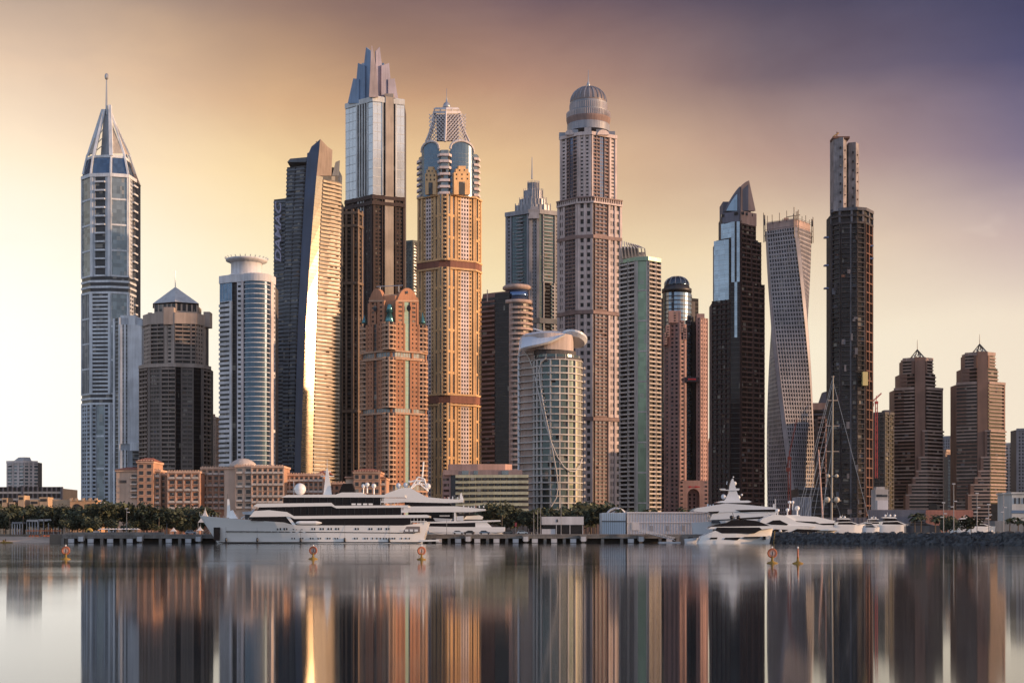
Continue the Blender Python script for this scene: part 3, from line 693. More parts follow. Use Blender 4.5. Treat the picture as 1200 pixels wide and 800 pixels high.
# ---- dark banded tower with the glazed drum
wJ = wall('dusky_brown_render', (.19,.105,.085)); wJ2 = wall('pinkish_tan_render', (.46,.34,.29))
t = Tower('drum_top_tower', 'black and brown banded tower with round balconies and a glazed drum on top', 595, 1095)
pL = [(564,16),(580,8)]; pB = [(580,8),(597,1)]; pC = [(597,1)]+arc(597,623,8,12,1,8)[1:]
t.core([(564,16),(580,8),(597,1),(612,-2),(623,8)], 620, 352, g_black, 40)
st = {'H': BAL(wJ, g_black, fh=3.7, hh=1.5, ho=.8), 'D': CUR(g_black, darkmetal, fh=3.7, hh=.2, vs=0), 'B': BAL(wJ2, g_brown, fh=3.95, hh=1.7, ho=1.6), 'b': WIN(wJ2, g_room, fh=3.95, hh=1.8, vs=3)}
t.face(pL, 620, 346, 'H1', st); t.face(pB, 620, 342, 'D1', st); t.face(pC, 620, 356, 'b1.5 B6 b1', st)
taper(t, [(564,16),(580,8),(597,1)], [(566,17),(580,10),(597,3)], 352, 340, wJ, 'roof_wedge', 38, 34)
t.cyl(607, 9, [(17.5,357),(17.5,353),(13,352.8)], wJ2, 'drum_base'); t.cyl(607, 9, [(13,353),(13.5,340)], glass('glass_blue_drum', (.10,.16,.30), .8, .08, .1, 0), 'drum_glass')
t.cyl(606, 9, [(13,341),(17,339),(17,336.5),(15,335),(8,334)], wJ2, 'drum_roof')
m = MB()
for px in (571,615,620): m.tube((t.X(px),6,t.Z(352)), (t.X(px),6,t.Z(338)), .4, wJ2, 5)
t.put(m, 'drum_column')

# ---- grey teal stepped tower with the spire
wK = wall('cool_grey_render', (.38,.39,.43)); wK2 = wall('cool_grey_stone', (.15,.17,.20)); gK = glass('glass_teal', (.13,.21,.24), .3, .2, .2, .04)
t = Tower('stepped_spire_tower', 'grey and teal tower with a stepped silver crown and a thin spire', 622, 1440)
pa = [(593,18),(620,3),(632,3),(656,14)]
t.core(pa, 620, 250, g_dark, 44)
st = {'P': PIER(wK,1.2), 'G': CUR(gK, wK2, fh=3.6, hh=.7, vs=3), 'B': BAL(wK, gK, fh=3.6, hh=1.2, ho=1.6), 'W': WIN(wK, g_dark, fh=3.6, vs=3), 'D': CUR(g_black, wK2, fh=3.6, hh=.5, vs=0)}
for y0, y1 in ((620,330),(330,250)):
    t.face(pa[:2], y0, y1, 'P.8 W1.5 P.6 G2.5 B3 G2 P.8' if y1 < 300 else 'P.8 W1.5 P.6 G2.5 G3 B2 P.8', st); t.face(pa[1:3], y0, y1, 'P1 W2 P1', st); t.face(pa[2:], y0, y1, 'G1.5 P.4 B4 G1 P.5 W1.5 P.6' if y1 < 300 else 'G1.5 P.4 D3 B1 P.5 W1.5 P.6', st)
t.ring(pa, 250, 245, 2.4, wK, 'cornice'); t.ring(pa, 378, 372, 1.8, wK2, 'cornice')
m = MB(); q = lambda px, py, y: (t.X(px,y), y, t.Z(py,y)); m.loft([[q(619,256,-1), q(632,256,-1), q(632,256,10), q(619,256,10)], [q(622,242,2), q(630,242,2), q(630,242,10), q(622,242,10)]], wK); t.put(m, 'corner_cap')
gk2 = wall('silver_crown_metal', (.42,.44,.48), .35)
for x0, x1, y0, y1, dy in ((604,645,248,237,8),(609,640,238,229,12),(614,636,230,218,16),(618.5,631.5,219,208,20)):
    w = (x1-x0)/2; c = (x0+x1)/2
    m = MB(); pl = t.P((x0,dy+w*.35),(x0+w*.35,dy+w*.1),(c,dy-1),(x1-w*.35,dy+w*.1),(x1,dy+w*.35),(x1,dy+w*1.4),(x0,dy+w*1.4)); m.prism(pl, t.Z(y0+2), t.Z(y1), gk2); m.band(pl[:5], t.Z(y0+1), t.Z(y0-1.2), -.2, .7, wK2)
    n = 9
    for i in range(n+1):
        pp = cut(pl[:5], min(.985,i/n), min(1,i/n+.015)); m.band(pp, t.Z(y0), t.Z(y1)+1.8, 0, .8, wK)
    t.put(m, 'crown_tier')
m = MB(); m.tube(q(623.5,210,30), q(623.5,184,30), .9, steel, 8, .3); t.put(m, 'spire')

# ---- tallest domed tower
wM = wall('rosy_stone', (.60,.51,.49)); wM2 = wall('rosy_stone_dark', (.27,.19,.175)); wMd = wall('dome_cladding', (.27,.29,.34), .45)
t = Tower('domed_tower', 'tallest tower, rosy stone, stepping in under a round ribbed dome', 690, 1360)
pu = [(657,20),(678,4),(693,1),(722,16)]; pl = [(654,22),(677,3),(695,0),(728,17)]
t.core(pl, 620, 236, g_dark, 50); t.core(pu, 238, 158, g_dark, 46)
gm2 = glass('glass_mauve', (.10,.11,.15), .5, .15)
st = {'P': PIER(wM,1.3), 'w': WIN(wM, g_room, fh=7.0, hh=3.0, vs=3.0, vw=1.2), 'W': WIN(wM, g_room, fh=3.5, hh=1.9, vs=3.2, vw=1.5), 'B': BAL(wM2, gm2, fh=3.5, hh=1.3, ho=1.2, vs=4.4, vw=.6),
      'G': CUR(glass('glass_blue_bay', (.13,.18,.28), .65, .12, .2, .02), wM2, fh=3.5, hh=.5, vs=2.5), 'b': BAL(wM2, gm2, fh=3.5, hh=1.3, ho=.9, vs=4.4, vw=.5), 'D': CUR(g_black, darkmetal, fh=3.5, vs=0, name='glass_slot')}
t.face(pu[:2], 231, 158, 'P.6 W1.4 P.6 B1 G1.5 B1.5 P.3', st); t.face(pu[1:3], 231, 156, 'P.5 W1.3 P.5 W1.3 P.7', st); t.face(pu[2:], 231, 158, 'P.4 B2.4 G1.6 B1.4 D.4 P.6 W1.4 P.6', st)
for y0, y1 in ((620,493),(488,368),(363,279),(275,238)):
    t.face(pl[:2], y0, y1, 'P.7 w1.4 P.7 b4 P.5', st); t.face(pl[1:3], y0, y1, 'P.7 w1.4 P.7 w1.4 P.7', st); t.face(pl[2:], y0, y1, 'D.5 B4.2 D.5 P.7 w1.5 P.7 w1.2 P.7', st)
t.face(pl, 238, 231, 'S1', {'S': dict(n='arcade_cornice', g=wM2, hm=wM, hh=1.6, ho=2.4, fh=5.5, vm=wM, vs=2.6, vw=.9, vo=2.2)})
t.ring(pl, 232, 230.5, 2.8, wM2)
for y in (490.5,365.5,277): t.ring(pl, y+2, y-2, 1.6, wM2)
t.ring(pu, 158, 154, 2.0, wM)
for px, y in ((660,19),(674,9),(689,2),(703,8),(718,15)):
    m = MB(); m.box(t.X(px)-3.2, t.X(px)+3.2, y-1, y+7, t.Z(155), t.Z(149), wMd); t.put(m, 'roof_turret')
for c, y, r, h in ((667,12,5,6),(707,8,7,6)):
    n = 8; out = [(c-r,158)]+[(c-r*cos(pi*i/n), 158-h*sin(pi*i/n)) for i in range(1,n)]+[(c+r,158)]; t.plate(out, y-5, 3, wM, 'arched_pediment', -.5 if c < 690 else .4, c)
dc = 689.5; dy = 24
t.cyl(dc, dy, [(25,156),(25,148),(24.4,147)], wMd, 'dome_drum', 48, False)
t.cyl(dc, dy, [(24.4,147.5),(25.8,141.5),(25.8,140)], wM2, 'dome_gallery', 48, False)
t.cyl(dc, dy, [(25,140.5),(25.3,133),(22,132),(22,122),(21,121.5)], wMd, 'dome_drum', 48, False)
for r, ya, yb, w in ((25.9,140,133.5,.5),(25,153,148.5,.4),(22.4,131,124,.35)):
    m = MB()
    for k in range(64):
        a = 2*pi*k/64; rr = r/t.s; x = t.X(dc,dy)+rr*cos(a); y = dy+rr*sin(a); m.tube((x,y,t.Z(ya,dy)), (x,y,t.Z(yb,dy)), w, wM, 4)
    t.put(m, 'colonnade')
prof = [(21,122)]+[(20.8*cos(b), 120-18*sin(b)) for b in [pi/2*i/9 for i in range(9)]]+[(1.5,102)]
t.cyl(dc, dy, prof, wall('dome_brown', (.24,.20,.20), .4), 'dome', 40)
m = MB()
for k in range(24):
    a = 2*pi*k/24; pts = [(t.X(dc,dy)+1.035*r/t.s*cos(a), dy+1.035*r/t.s*sin(a), t.Z(y,dy)) for r, y in prof[1:-1]]; m.pipe(pts, .55, wMd, 4)
t.put(m, 'dome_rib')
t.cyl(dc, dy, [(2.6,103),(2,99),(.6,95),(.25,82)], steel, 'finial', 10)

# ---- beige and green glass tower
wN = wall('warm_grey_render', (.43,.38,.335)); wN2 = wall('pale_stone', (.55,.50,.46))
t = Tower('green_glass_tower', 'beige balcony tower with a green glass strip and a fan of fins on its roof', 750, 1150)
pa = [(727.5,16),(746,3),(759,1),(773,10)]
t.core(pa, 620, 303, g_dark, 38)
st = {'B': BAL(wN2, g_black, fh=3.5, hh=1.25, ho=1.9, vs=6, vw=.3), 'P': PIER(wN2,1.2), 'G': CUR(g_green, wN2, fh=24, hh=1.2, ho=.4, vs=5.4, vw=.3), 'W': WIN(wN, g_room, vs=3)}
t.face(pa[:2], 620, 303, 'B5 P.3 B4 P.4', st); t.face(pa[1:3], 620, 305, 'P.8 G6 P.8', st); t.face(pa[2:], 620, 305, 'B4 P.3 B3', st)
t.ring(pa, 305, 300.5, 1.5, g_green, 'glass_parapet')
q = lambda px, py, y: (t.X(px,y), y, t.Z(py,y))
m = MB()
for k in range(8):
    a = k/7; xb = 730+a*27; xt = 729+a*18
    m.loft([[q(xb-1,303,10+4*a), q(xb+.6,303,10+4*a), q(xb+.6,303,24), q(xb-1,303,24)], [q(xb-2.4,291,6+4*a), q(xb-1,291,6+4*a), q(xb-1,291,24), q(xb-2.4,291,24)], [q(xt-.6,282+a*5,14), q(xt+.6,282+a*5,14), q(xt+.6,284+a*5,22), q(xt-.6,284+a*5,22)]], wN2)
t.put(m, 'crown_fin')
m = MB(); m.box(t.X(729), t.X(757), 12, 28, t.Z(304), t.Z(292), wN); m.box(t.X(729), t.X(750), 14, 26, t.Z(292), t.Z(285), wN2); t.put(m, 'crown_core')

# ---- pink tower with the dark glass dome
wO = wall('pink_granite', (.43,.275,.25)); wO2 = wall('pink_granite_dark', (.32,.20,.185))
t = Tower('pink_granite_tower', 'pink stone tower wrapped round a dark blue glass cylinder with a dome on top', 798, 1240)
bc = arc(776,811,14,16,14,14); gO = glass('glass_steel_blue', (.20,.27,.35), .75, .12, .2, .05)
t.core([(770,20)]+bc+[(819,18)], 620, 350, g_black, 40)
st = {'G': CUR(gO, darkmetal, fh=3.7, hh=.9, ho=.2, vs=0, name='blue_glass'), 'W': WIN(wO, g_room, fh=3.6, hh=1.7, vs=3.2, vw=1.6, o=.5), 'P': PIER(wO,.9), 'D': CUR(g_black, darkmetal, fh=3.6, vs=0), 'H': BAL(wO2, g_black, fh=10, hh=.8, ho=.4)}
m = MB(); bay(m, t.P((770,20),(776,15)), t.Z(620), t.Z(346), st['D']); t.put(m, 'glass_bay')
t.face(bc, 620, 342, 'D3 G11', st); t.face([(811,15),(818.5,18)], 620, 346, 'D1', st)
for pp, yb, yt, sp in (([(784,2),(797,-2)], 620, 366, 'P.5 W3 P.5'), ([(797,-2),(804,0)], 620, 380, 'W1 P.5'), ([(779,6),(784,2)], 620, 392, 'P.5 W1.4'), ([(774,12),(779,6)], 620, 470, 'H1')):
    t.face(pp, yb, yt, sp, st)
m = MB(); pl = t.P((779.5,7),(784,3),(797,-1),(803.5,1),(803.5,18),(779.5,18)); m.prism(pl, t.Z(620), t.Z(393), g_room); pl = t.P((784.3,3),(797,-1),(797,16),(784.3,16)); m.prism(pl, t.Z(394), t.Z(367), g_room); t.put(m, 'core')
for x0, x1, yy in ((784,797,364.5),(797,801,376),(801,804,384),(781,784,381),(779,781,390)):
    m = MB(); m.box(t.X(x0)-.4, t.X(x1)+.4, -2.6, 14, t.Z(yy+14), t.Z(yy), wO)
    for kk in range(4): m.box(t.X((x0+x1)/2-1), t.X((x0+x1)/2+1), -2.7, -2.4, t.Z(yy+3.4+kk*3), t.Z(yy+2+kk*3), g_room)
    t.put(m, 'stepped_top')
t.face([(816.5,3),(821,0),(829,6)], 620, 372, 'P.5 W3 P.5 W2.6 P.4', st)
m = MB(); m.prism(t.P((817,4),(821,1),(828.4,7),(828.4,26),(817,26)), t.Z(620), t.Z(373), g_room); t.put(m, 'core')
m = MB(); m.box(t.X(817), t.X(826), 2, 14, t.Z(378), t.Z(367), wO); t.put(m, 'stepped_top')
t.cyl(793, 16, [(17.5,343),(17.5,339),(15,338),(15,336)], darkmetal, 'dome_base')
t.cyl(793, 16, [(14.8,337)]+[(14.6*cos(b), 334-10*sin(b)) for b in [pi/2*i/7 for i in range(7)]]+[(1,323.6)], paint('dome_dark_glass', (.05,.07,.10), .12, .7), 'dome', 28)
m = MB()
for k in range(14):
    a = 2*pi*k/14; m.pipe([(t.X(793,16)+15.1*cos(b)/t.s*cos(a), 16+15.1*cos(b)/t.s*sin(a), t.Z(334-10.4*sin(b),16)) for b in [pi/2*i/6 for i in range(6)]], .22, steel, 4)
t.put(m, 'dome_rib')
m = MB(); m.box(t.X(803), t.X(817.5), -2.5, 6, t.Z(447.5), t.Z(442), paint('sign_black', (.02,.015,.03), .4)); sg = t.put(m, 'sign_board')
redl = paint('red_lettering', (.62,.03,.05), .4)
def marks(x0, x1, yc, h, y, seed, par):
    r = random.Random(seed); m = MB(); x = x0
    while x < x1:
        w = r.uniform(.5,1.1); hh = h*r.choice((.5,.7,1)); m.box(t.X(x), t.X(min(x1,x+w)), y-.15, y, t.Z(yc+hh/2), t.Z(yc-hh/2), redl); x += w+r.choice((.15,.3))
    o = t.put(m, 'lettering'); o.parent = par
marks(806,815,444.6,1.7,-2.6,3,sg)
m = MB(); n = 12; A = lambda r, k: (t.X(811.7+r*cos(pi-pi*k/n)), t.Z(580-r*1.05*sin(pi-pi*k/n)))
yf = -6.0
vs = [(t.X(795),yf,t.Z(620)),(t.X(795),yf,t.Z(563)),(t.X(829),yf,t.Z(563)),(t.X(829),yf,t.Z(620))]
pin = [(t.X(804.7),yf,t.Z(620))]+[(A(7,k)[0],yf,A(7,k)[1]) for k in range(n+1)]+[(t.X(818.7),yf,t.Z(620))]
h = len(pin)//2
m.poly([vs[0],vs[1],((vs[1][0]+vs[2][0])/2,yf,t.Z(563))]+[pin[h]]+pin[:h][::-1], wO); m.poly([((vs[1][0]+vs[2][0])/2,yf,t.Z(563)),vs[2],vs[3]]+pin[h+1:][::-1]+[pin[h]], wO)
for p, r in zip(pin, pin[1:]): m.poly([p,r,(r[0],yf+6,r[2]),(p[0],yf+6,p[2])], wO2)
m.box(t.X(804), t.X(819), yf+6, yf+6.5, t.Z(620), t.Z(571), wO2)
m.poly([vs[1],(vs[1][0],4,vs[1][2]),(vs[2][0],4,vs[2][2]),vs[2]], wO); m.poly([vs[0],(vs[0][0],4,vs[0][2]),(vs[1][0],4,vs[1][2]),vs[1]], wO); m.poly([vs[3],vs[2],(vs[2][0],4,vs[2][2]),(vs[3][0],4,vs[3][2])], wO)
pt = t.put(m, 'portal')
for sx in (796.8,825.2):
    for k in range(8):
        m = MB(); m.box(t.X(sx), t.X(sx+2.4), yf-.15, yf+.3, t.Z(563+4.8*k+3.2), t.Z(563+4.8*k+1.2), g_room); o = t.put(m, 'window'); o.parent = pt
for sx in (807.5,812.5):
    for k in range(4):
        m = MB(); m.box(t.X(sx), t.X(sx+2), yf+5.8, yf+6.4, t.Z(578+4.8*k+3), t.Z(578+4.8*k), g_black); o = t.put(m, 'window'); o.parent = pt
marks(806,811.4,570.4,1.7,yf-.05,5,pt); marks(812.6,819,570.4,1.7,yf-.05,9,pt)

# ---- dark tower with the sail crown
wP = wall('maroon_black_render', (.035,.017,.018)); wP2 = wall('slate_panel', (.15,.15,.19)); wP3 = wall('copper_panel', (.48,.30,.24)); gP = glass('glass_sky', (.27,.33,.39), .85, .07, .25, 0)
t = Tower('sail_crown_tower', 'black brown tower with mirror blue upper glazing and two curved sail fins on top', 866, 1075)
pL = [(835,12),(856,3)]; pC = [(856,3),(868,0)]; pR = [(868,0),(895,14)]
t.core([(835,12),(856,3),(868,0),(895,14)], 620, 350, g_black, 40); t.core([(839,12),(856,4),(868,1),(889,12)], 352, 278, g_black, 38); t.core([(845,11),(856,5),(868,2),(886,12)], 280, 250, g_black, 34)
st = {'B': BAL(wP, g_black, fh=3.7, hh=1.1, ho=1.3, vs=4, vw=.4), 'G': CUR(gP, steel, fh=3.7, hh=.12, vs=0, name='blue_glass'), 'D': CUR(g_black, darkmetal, fh=3.7, hh=.4, vs=0), 'R': BAL(wall('umber_render', (.08,.038,.032)), g_black, fh=3.7, hh=1.2, ho=1.2, vs=5, vw=.4), 'P': PIER(wP,1)}
t.face(pL, 620, 350, 'B1', st); t.face([(836.5,12),(856,3)], 350, 279, 'G9 D1', st); t.face([(845,11),(857,4)], 277, 259, 'G1', st)
t.face(pC, 620, 395, 'D7 P.6', st); t.face(pC, 395, 330, 'D3 G2 D2 P.6', st); t.face([(857,3),(868,0)], 330, 259, 'G2.5 D1.6 G2.5 P.5', st)
t.face(pR, 620, 330, 'R4 P.5 R4', st); t.face([(868,0),(891,13)], 330, 280, 'R4 P.5 R4', st); t.face([(868,0),(886,12)], 280, 258, 'R4 D.4', st)
m = MB(); q = lambda px, py, y: (t.X(px,y), y, t.Z(py,y))
m.band(t.P((847,9),(867,0)), t.Z(259), t.Z(247), -.3, .5, wP2); m.band(t.P((868,-.4),(886,10)), t.Z(262), t.Z(247), -.3, .5, wP3); t.put(m, 'crown_band')
m = MB()
for px, y in ((849,8.4),(862.5,2),(864.5,1.1),(870,.2),(875,3),(882,7.4)): m.box(t.X(px)-1, t.X(px)+1.2, y-.9, y+.6, t.Z(251.5), t.Z(248.3), g_black)
t.put(m, 'crown_opening')
sail = lambda x0, y0, x1, y1, n=10: [(x0+(x1-x0)*i/n, y0+(y1-y0)*sin(pi/2*i/n)**.9*(.35)+(y1-y0)*(i/n)*.65) for i in range(n+1)]
t.plate(sail(848.5,247,866.8,218.5)+[(867.5,247)], 8, 3, wP2, 'sail_fin', -.45, 849)
t.plate(sail(851,247,864,227)+[(864,247)], 7.4, .5, glass('glass_steel_blue', (0,0,0)), 'sail_panel', -.45, 849)
t.plate(sail(868.8,219,877.8,211.5)+[(885.5,247),(868,247)], 4, 3, wP3, 'sail_fin', .45, 868)
t.plate([(870.5,222),(877,216),(877,247),(870.5,247)], 3.6, .5, wP2, 'sail_panel', .45, 868)
m = MB(); m.box(t.X(850), t.X(883), 12, 30, t.Z(250), t.Z(232), wP2); t.put(m, 'crown_core')

# ---- twisting tower
wQ = wall('silver_grey_panel', (.36,.34,.36), .5)
t = Tower('twisting_tower', 'grey tower twisting a quarter turn as it rises, with scaffold masts round its top', 924, 1350)
H = t.Z(272,22); nf = 72; hw = 16.5; cx, cy = t.X(924,22), 22
def sq(a, r, n=4, ch=.16):
    out = []
    for k in range(4):
        b = a+pi/2*k
        c = (cos(b-pi/4)*r*sqrt(2), sin(b-pi/4)*r*sqrt(2)); p = (cos(b-3*pi/4)*r*sqrt(2), sin(b-3*pi/4)*r*sqrt(2)); d = (cos(b+pi/4)*r*sqrt(2), sin(b+pi/4)*r*sqrt(2))
        out += [(c[0]+(p[0]-c[0])*ch/2+cx, c[1]+(p[1]-c[1])*ch/2+cy), (c[0]+(d[0]-c[0])*ch/2+cx, c[1]+(d[1]-c[1])*ch/2+cy)]
    return out
ang = lambda z: radians(52)+radians(88)*(1-z/H)
def ringat(z, r): return [(x,y,z) for x, y in sq(ang(z), r)]
drift = lambda z: (3.0/t.s)*(1-z/H)
t.warp = lambda x, y, z: (x+drift(z), y, z)
m = MB(); m.loft([ringat(H*i/nf, hw-.5) for i in range(nf+1)], g_dark); t.put(m, 'core')
faces = []
for side in range(4):
    for part in range(2):
        m = MB(); i0 = side*2+1; i1 = (side*2+2) % 8
        nb = 11; rng = (0, 6) if part == 0 else (6, 11)
        for i in range(nf):
            z0, z1 = H*i/nf, H*(i+1)/nf
            ra = [sq(ang(z), hw) for z in (z0,z1)]
            for k in range(rng[0], rng[1]):
                def pt_(lv, u, o=0.0):
                    a, b = ra[lv][i0], ra[lv][i1]; dx, dy = b[0]-a[0], b[1]-a[1]; l = math.hypot(dx,dy); nx, ny = dy/l, -dx/l
                    return (a[0]+dx*u+nx*o, a[1]+dy*u+ny*o, (z0,z1)[lv])
                # pier and spandrel of this pane, both real steps in the wall
                u0, u1, u2 = k/nb, (k+.34)/nb, (k+1)/nb
                a0, a1, b0, b1 = pt_(0,u0,.5), pt_(0,u1,.5), pt_(1,u0,.5), pt_(1,u1,.5)
                m.poly([a0,a1,b1,b0], wQ); m.poly([a1,pt_(0,u1),pt_(1,u1),b1], wQ); m.poly([pt_(0,u0),a0,b0,pt_(1,u0)], wQ)
                s0, s1 = pt_(0,u1,.35), pt_(0,u2,.35); e = .34
                mid = lambda p, q, e=e: tuple(p[j]+(q[j]-p[j])*e for j in range(3))
                s2, s3 = mid(s1, pt_(1,u2,.35)), mid(s0, pt_(1,u1,.35)); g2, g3 = mid(pt_(0,u2), pt_(1,u2)), mid(pt_(0,u1), pt_(1,u1))
                m.poly([s0,s1,s2,s3], wQ); m.poly([s3,s2,g2,g3], wQ)
        t.put(m, 'window_grid')
for i in range(0, 8, 2):
    m = MB()
    for j in range(nf):
        z0, z1 = H*j/nf, H*(j+1)/nf; a, b = ringat(z0, hw+.35), ringat(z1, hw+.35)
        m.poly([a[i],a[i+1],b[i+1],b[i]], wQ)
    t.put(m, 'corner_edge')
m = MB()
ra = [ringat(H+1, hw-1), ringat(H+9, hw-1)]
m.loft([[(x,y,H-.5) for x,y in sq(ang(H), hw-.6)], [(x,y,H+8) for x,y in sq(ang(H), hw-.6)]], wall('raw_concrete_pink', (.42,.31,.28))); t.put(m, 'roof_storey')
r = random.Random(4); m = MB(); c8 = sq(ang(H), hw+1.5)
for i in range(8):
    x, y = c8[i]; m.tube((x,y,H-10), (x,y,H+r.uniform(13,19)), .42, darkmetal, 5)
    x2, y2 = c8[(i+1)%8]
    for f in (.25,.5,.75): m.tube((x+(x2-x)*f,y+(y2-y)*f,H+6), (x+(x2-x)*f,y+(y2-y)*f,H+r.uniform(10,17)), .34, darkmetal, 5)
    for zz in (H-4,H+1,H+8): m.tube((x,y,zz), (x2,y2,zz), .16, darkmetal, 4)
t.put(m, 'scaffold')
m = MB(); m.tube((cx+3,cy-10,H+7), (cx+3,cy-10,H+15), .5, darkmetal, 5); m.tube((cx-4,cy-10,H+12), (cx+9,cy-10,H+14), .4, darkmetal, 5); m.box(cx-6,cx-2,cy-12,cy-8,H+7,H+11, wP3); t.put(m, 'roof_crane')

# ---- tower under construction
wR = wall('raw_concrete_dark', (.06,.052,.055), .9, .4); wR2 = wall('raw_concrete_rust', (.15,.075,.055), .9, .35); wR3 = wall('raw_concrete_grey', (.13,.13,.15), .9, .3); wRp = wall('raw_concrete_rosy', (.48,.31,.26))
t = Tower('unfinished_tower', 'unfinished concrete tower frame with two bare lift cores rising from its roof', 1000, 1055)
pa = [(974.5,10),(986,3),(1004,0),(1013,2),(1021.5,14)]
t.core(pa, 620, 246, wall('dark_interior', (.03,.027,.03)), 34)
st = {'F': dict(n='frame_bay', g=g_black, hm=wR, hh=.8, ho=1.3, fh=3.6, vm=wR, vs=5.2, vw=.9, vo=1.0), 'R': dict(n='frame_bay', g=g_black, hm=wR2, hh=.9, ho=1.5, fh=7.2, vm=wR2, vs=7, vw=1.2, vo=1.4), 'P': PIER(wR3,1.2), 'O': PIER(wR,1.3)}  # black sheets paint the unlit interior of the open frame, no glazing
for y0, y1 in ((620,560),(560,400),(400,262)):
    t.face(pa[:2], y0, y1, 'O.6 F4 O.5', st); t.face(pa[1:3], y0, y1, 'F5 P.6 F3', st); t.face(pa[2:4], y0, y1, 'F4 O.6', st); t.face(pa[3:], y0, y1, 'R5 O.6', st)
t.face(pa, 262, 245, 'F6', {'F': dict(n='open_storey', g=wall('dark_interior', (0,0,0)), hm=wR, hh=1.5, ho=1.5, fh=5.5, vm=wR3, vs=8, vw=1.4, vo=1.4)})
t.ring(pa, 246.5, 243, 1.8, wR3, 'roof_slab')
rr_ = random.Random(21)
for k in range(34):   # netting, shuttering and hoist gear left on the frame
    px = rr_.uniform(976,1018); py = rr_.uniform(265,600); w = rr_.uniform(1.5,5); h = rr_.uniform(1.5,9); yb_ = 10-(px-974)*.6 if px < 986 else (3-(px-986)*.17 if px < 1004 else (px-1004)*.9)
    m = MB(); m.box(t.X(px), t.X(px+w), yb_-2.2, yb_-1.9, t.Z(py+h), t.Z(py), rr_.choice((wR,wR3,wR3,wR2))); t.put(m, 'site_netting')
m = MB(); m.box(t.X(1010), t.X(1016), -3, 3, t.Z(452), t.Z(436), paint('sunlit_sheet', (.75,.6,.25), .5)); t.put(m, 'site_panel')
for x0, xm, x1, yt, ydep in ((978.6,989,995,160,3),(998,1006,1012,163,9)):
    m = MB(); m.loft([[q_ for q_ in [(t.X(x0),ydep+1,z),(t.X(xm),ydep-1,z),(t.X(x1),ydep+5,z),(t.X(x1),ydep+14,z),(t.X(x0),ydep+14,z)]] for z in (t.Z(246),t.Z(yt))], wall('core_concrete', (.26,.24,.25), .9, .3, .15)); cw = t.put(m, 'lift_core')
    for k in range(7):
        yy = yt+12+k*10.5; m = MB(); m.box(t.X(xm-4), t.X(xm-2.6), ydep-1.3, ydep+1, t.Z(yy+1.5), t.Z(yy-1), g_black); o = t.put(m, 'opening'); o.parent = cw
        m = MB(); m.box(t.X(xm+2.6), t.X(x1)-1.6, ydep+.6, ydep+6, t.Z(yy+3), t.Z(yy+1.8), wR2); o = t.put(m, 'landing'); o.parent = cw
m = MB(); m.box(t.X(977.5), t.X(997), 3, 14, t.Z(161), t.Z(158.5), wR2); m.tube((t.X(978),6,t.Z(158)), (t.X(985),6,t.Z(153)), .5, paint('crane_yellow', (.5,.3,.1)), 5); m.tube((t.X(983),6,t.Z(159)), (t.X(983),6,t.Z(152)), .4, wR2, 5); t.put(m, 'climbing_form')
m = MB()
for yy, side in ((275,0),(285,1),(308,0),(335,0),(300,1)):
    px = 974 if side == 0 else 1022; d = -1 if side == 0 else 1
    m.box(min(t.X(px),t.X(px+d*5)), max(t.X(px),t.X(px+d*5)), 8, 12, t.Z(yy+1), t.Z(yy-.6), paint('platform_blue', (.12,.16,.30)))
t.put(m, 'loading_platform')

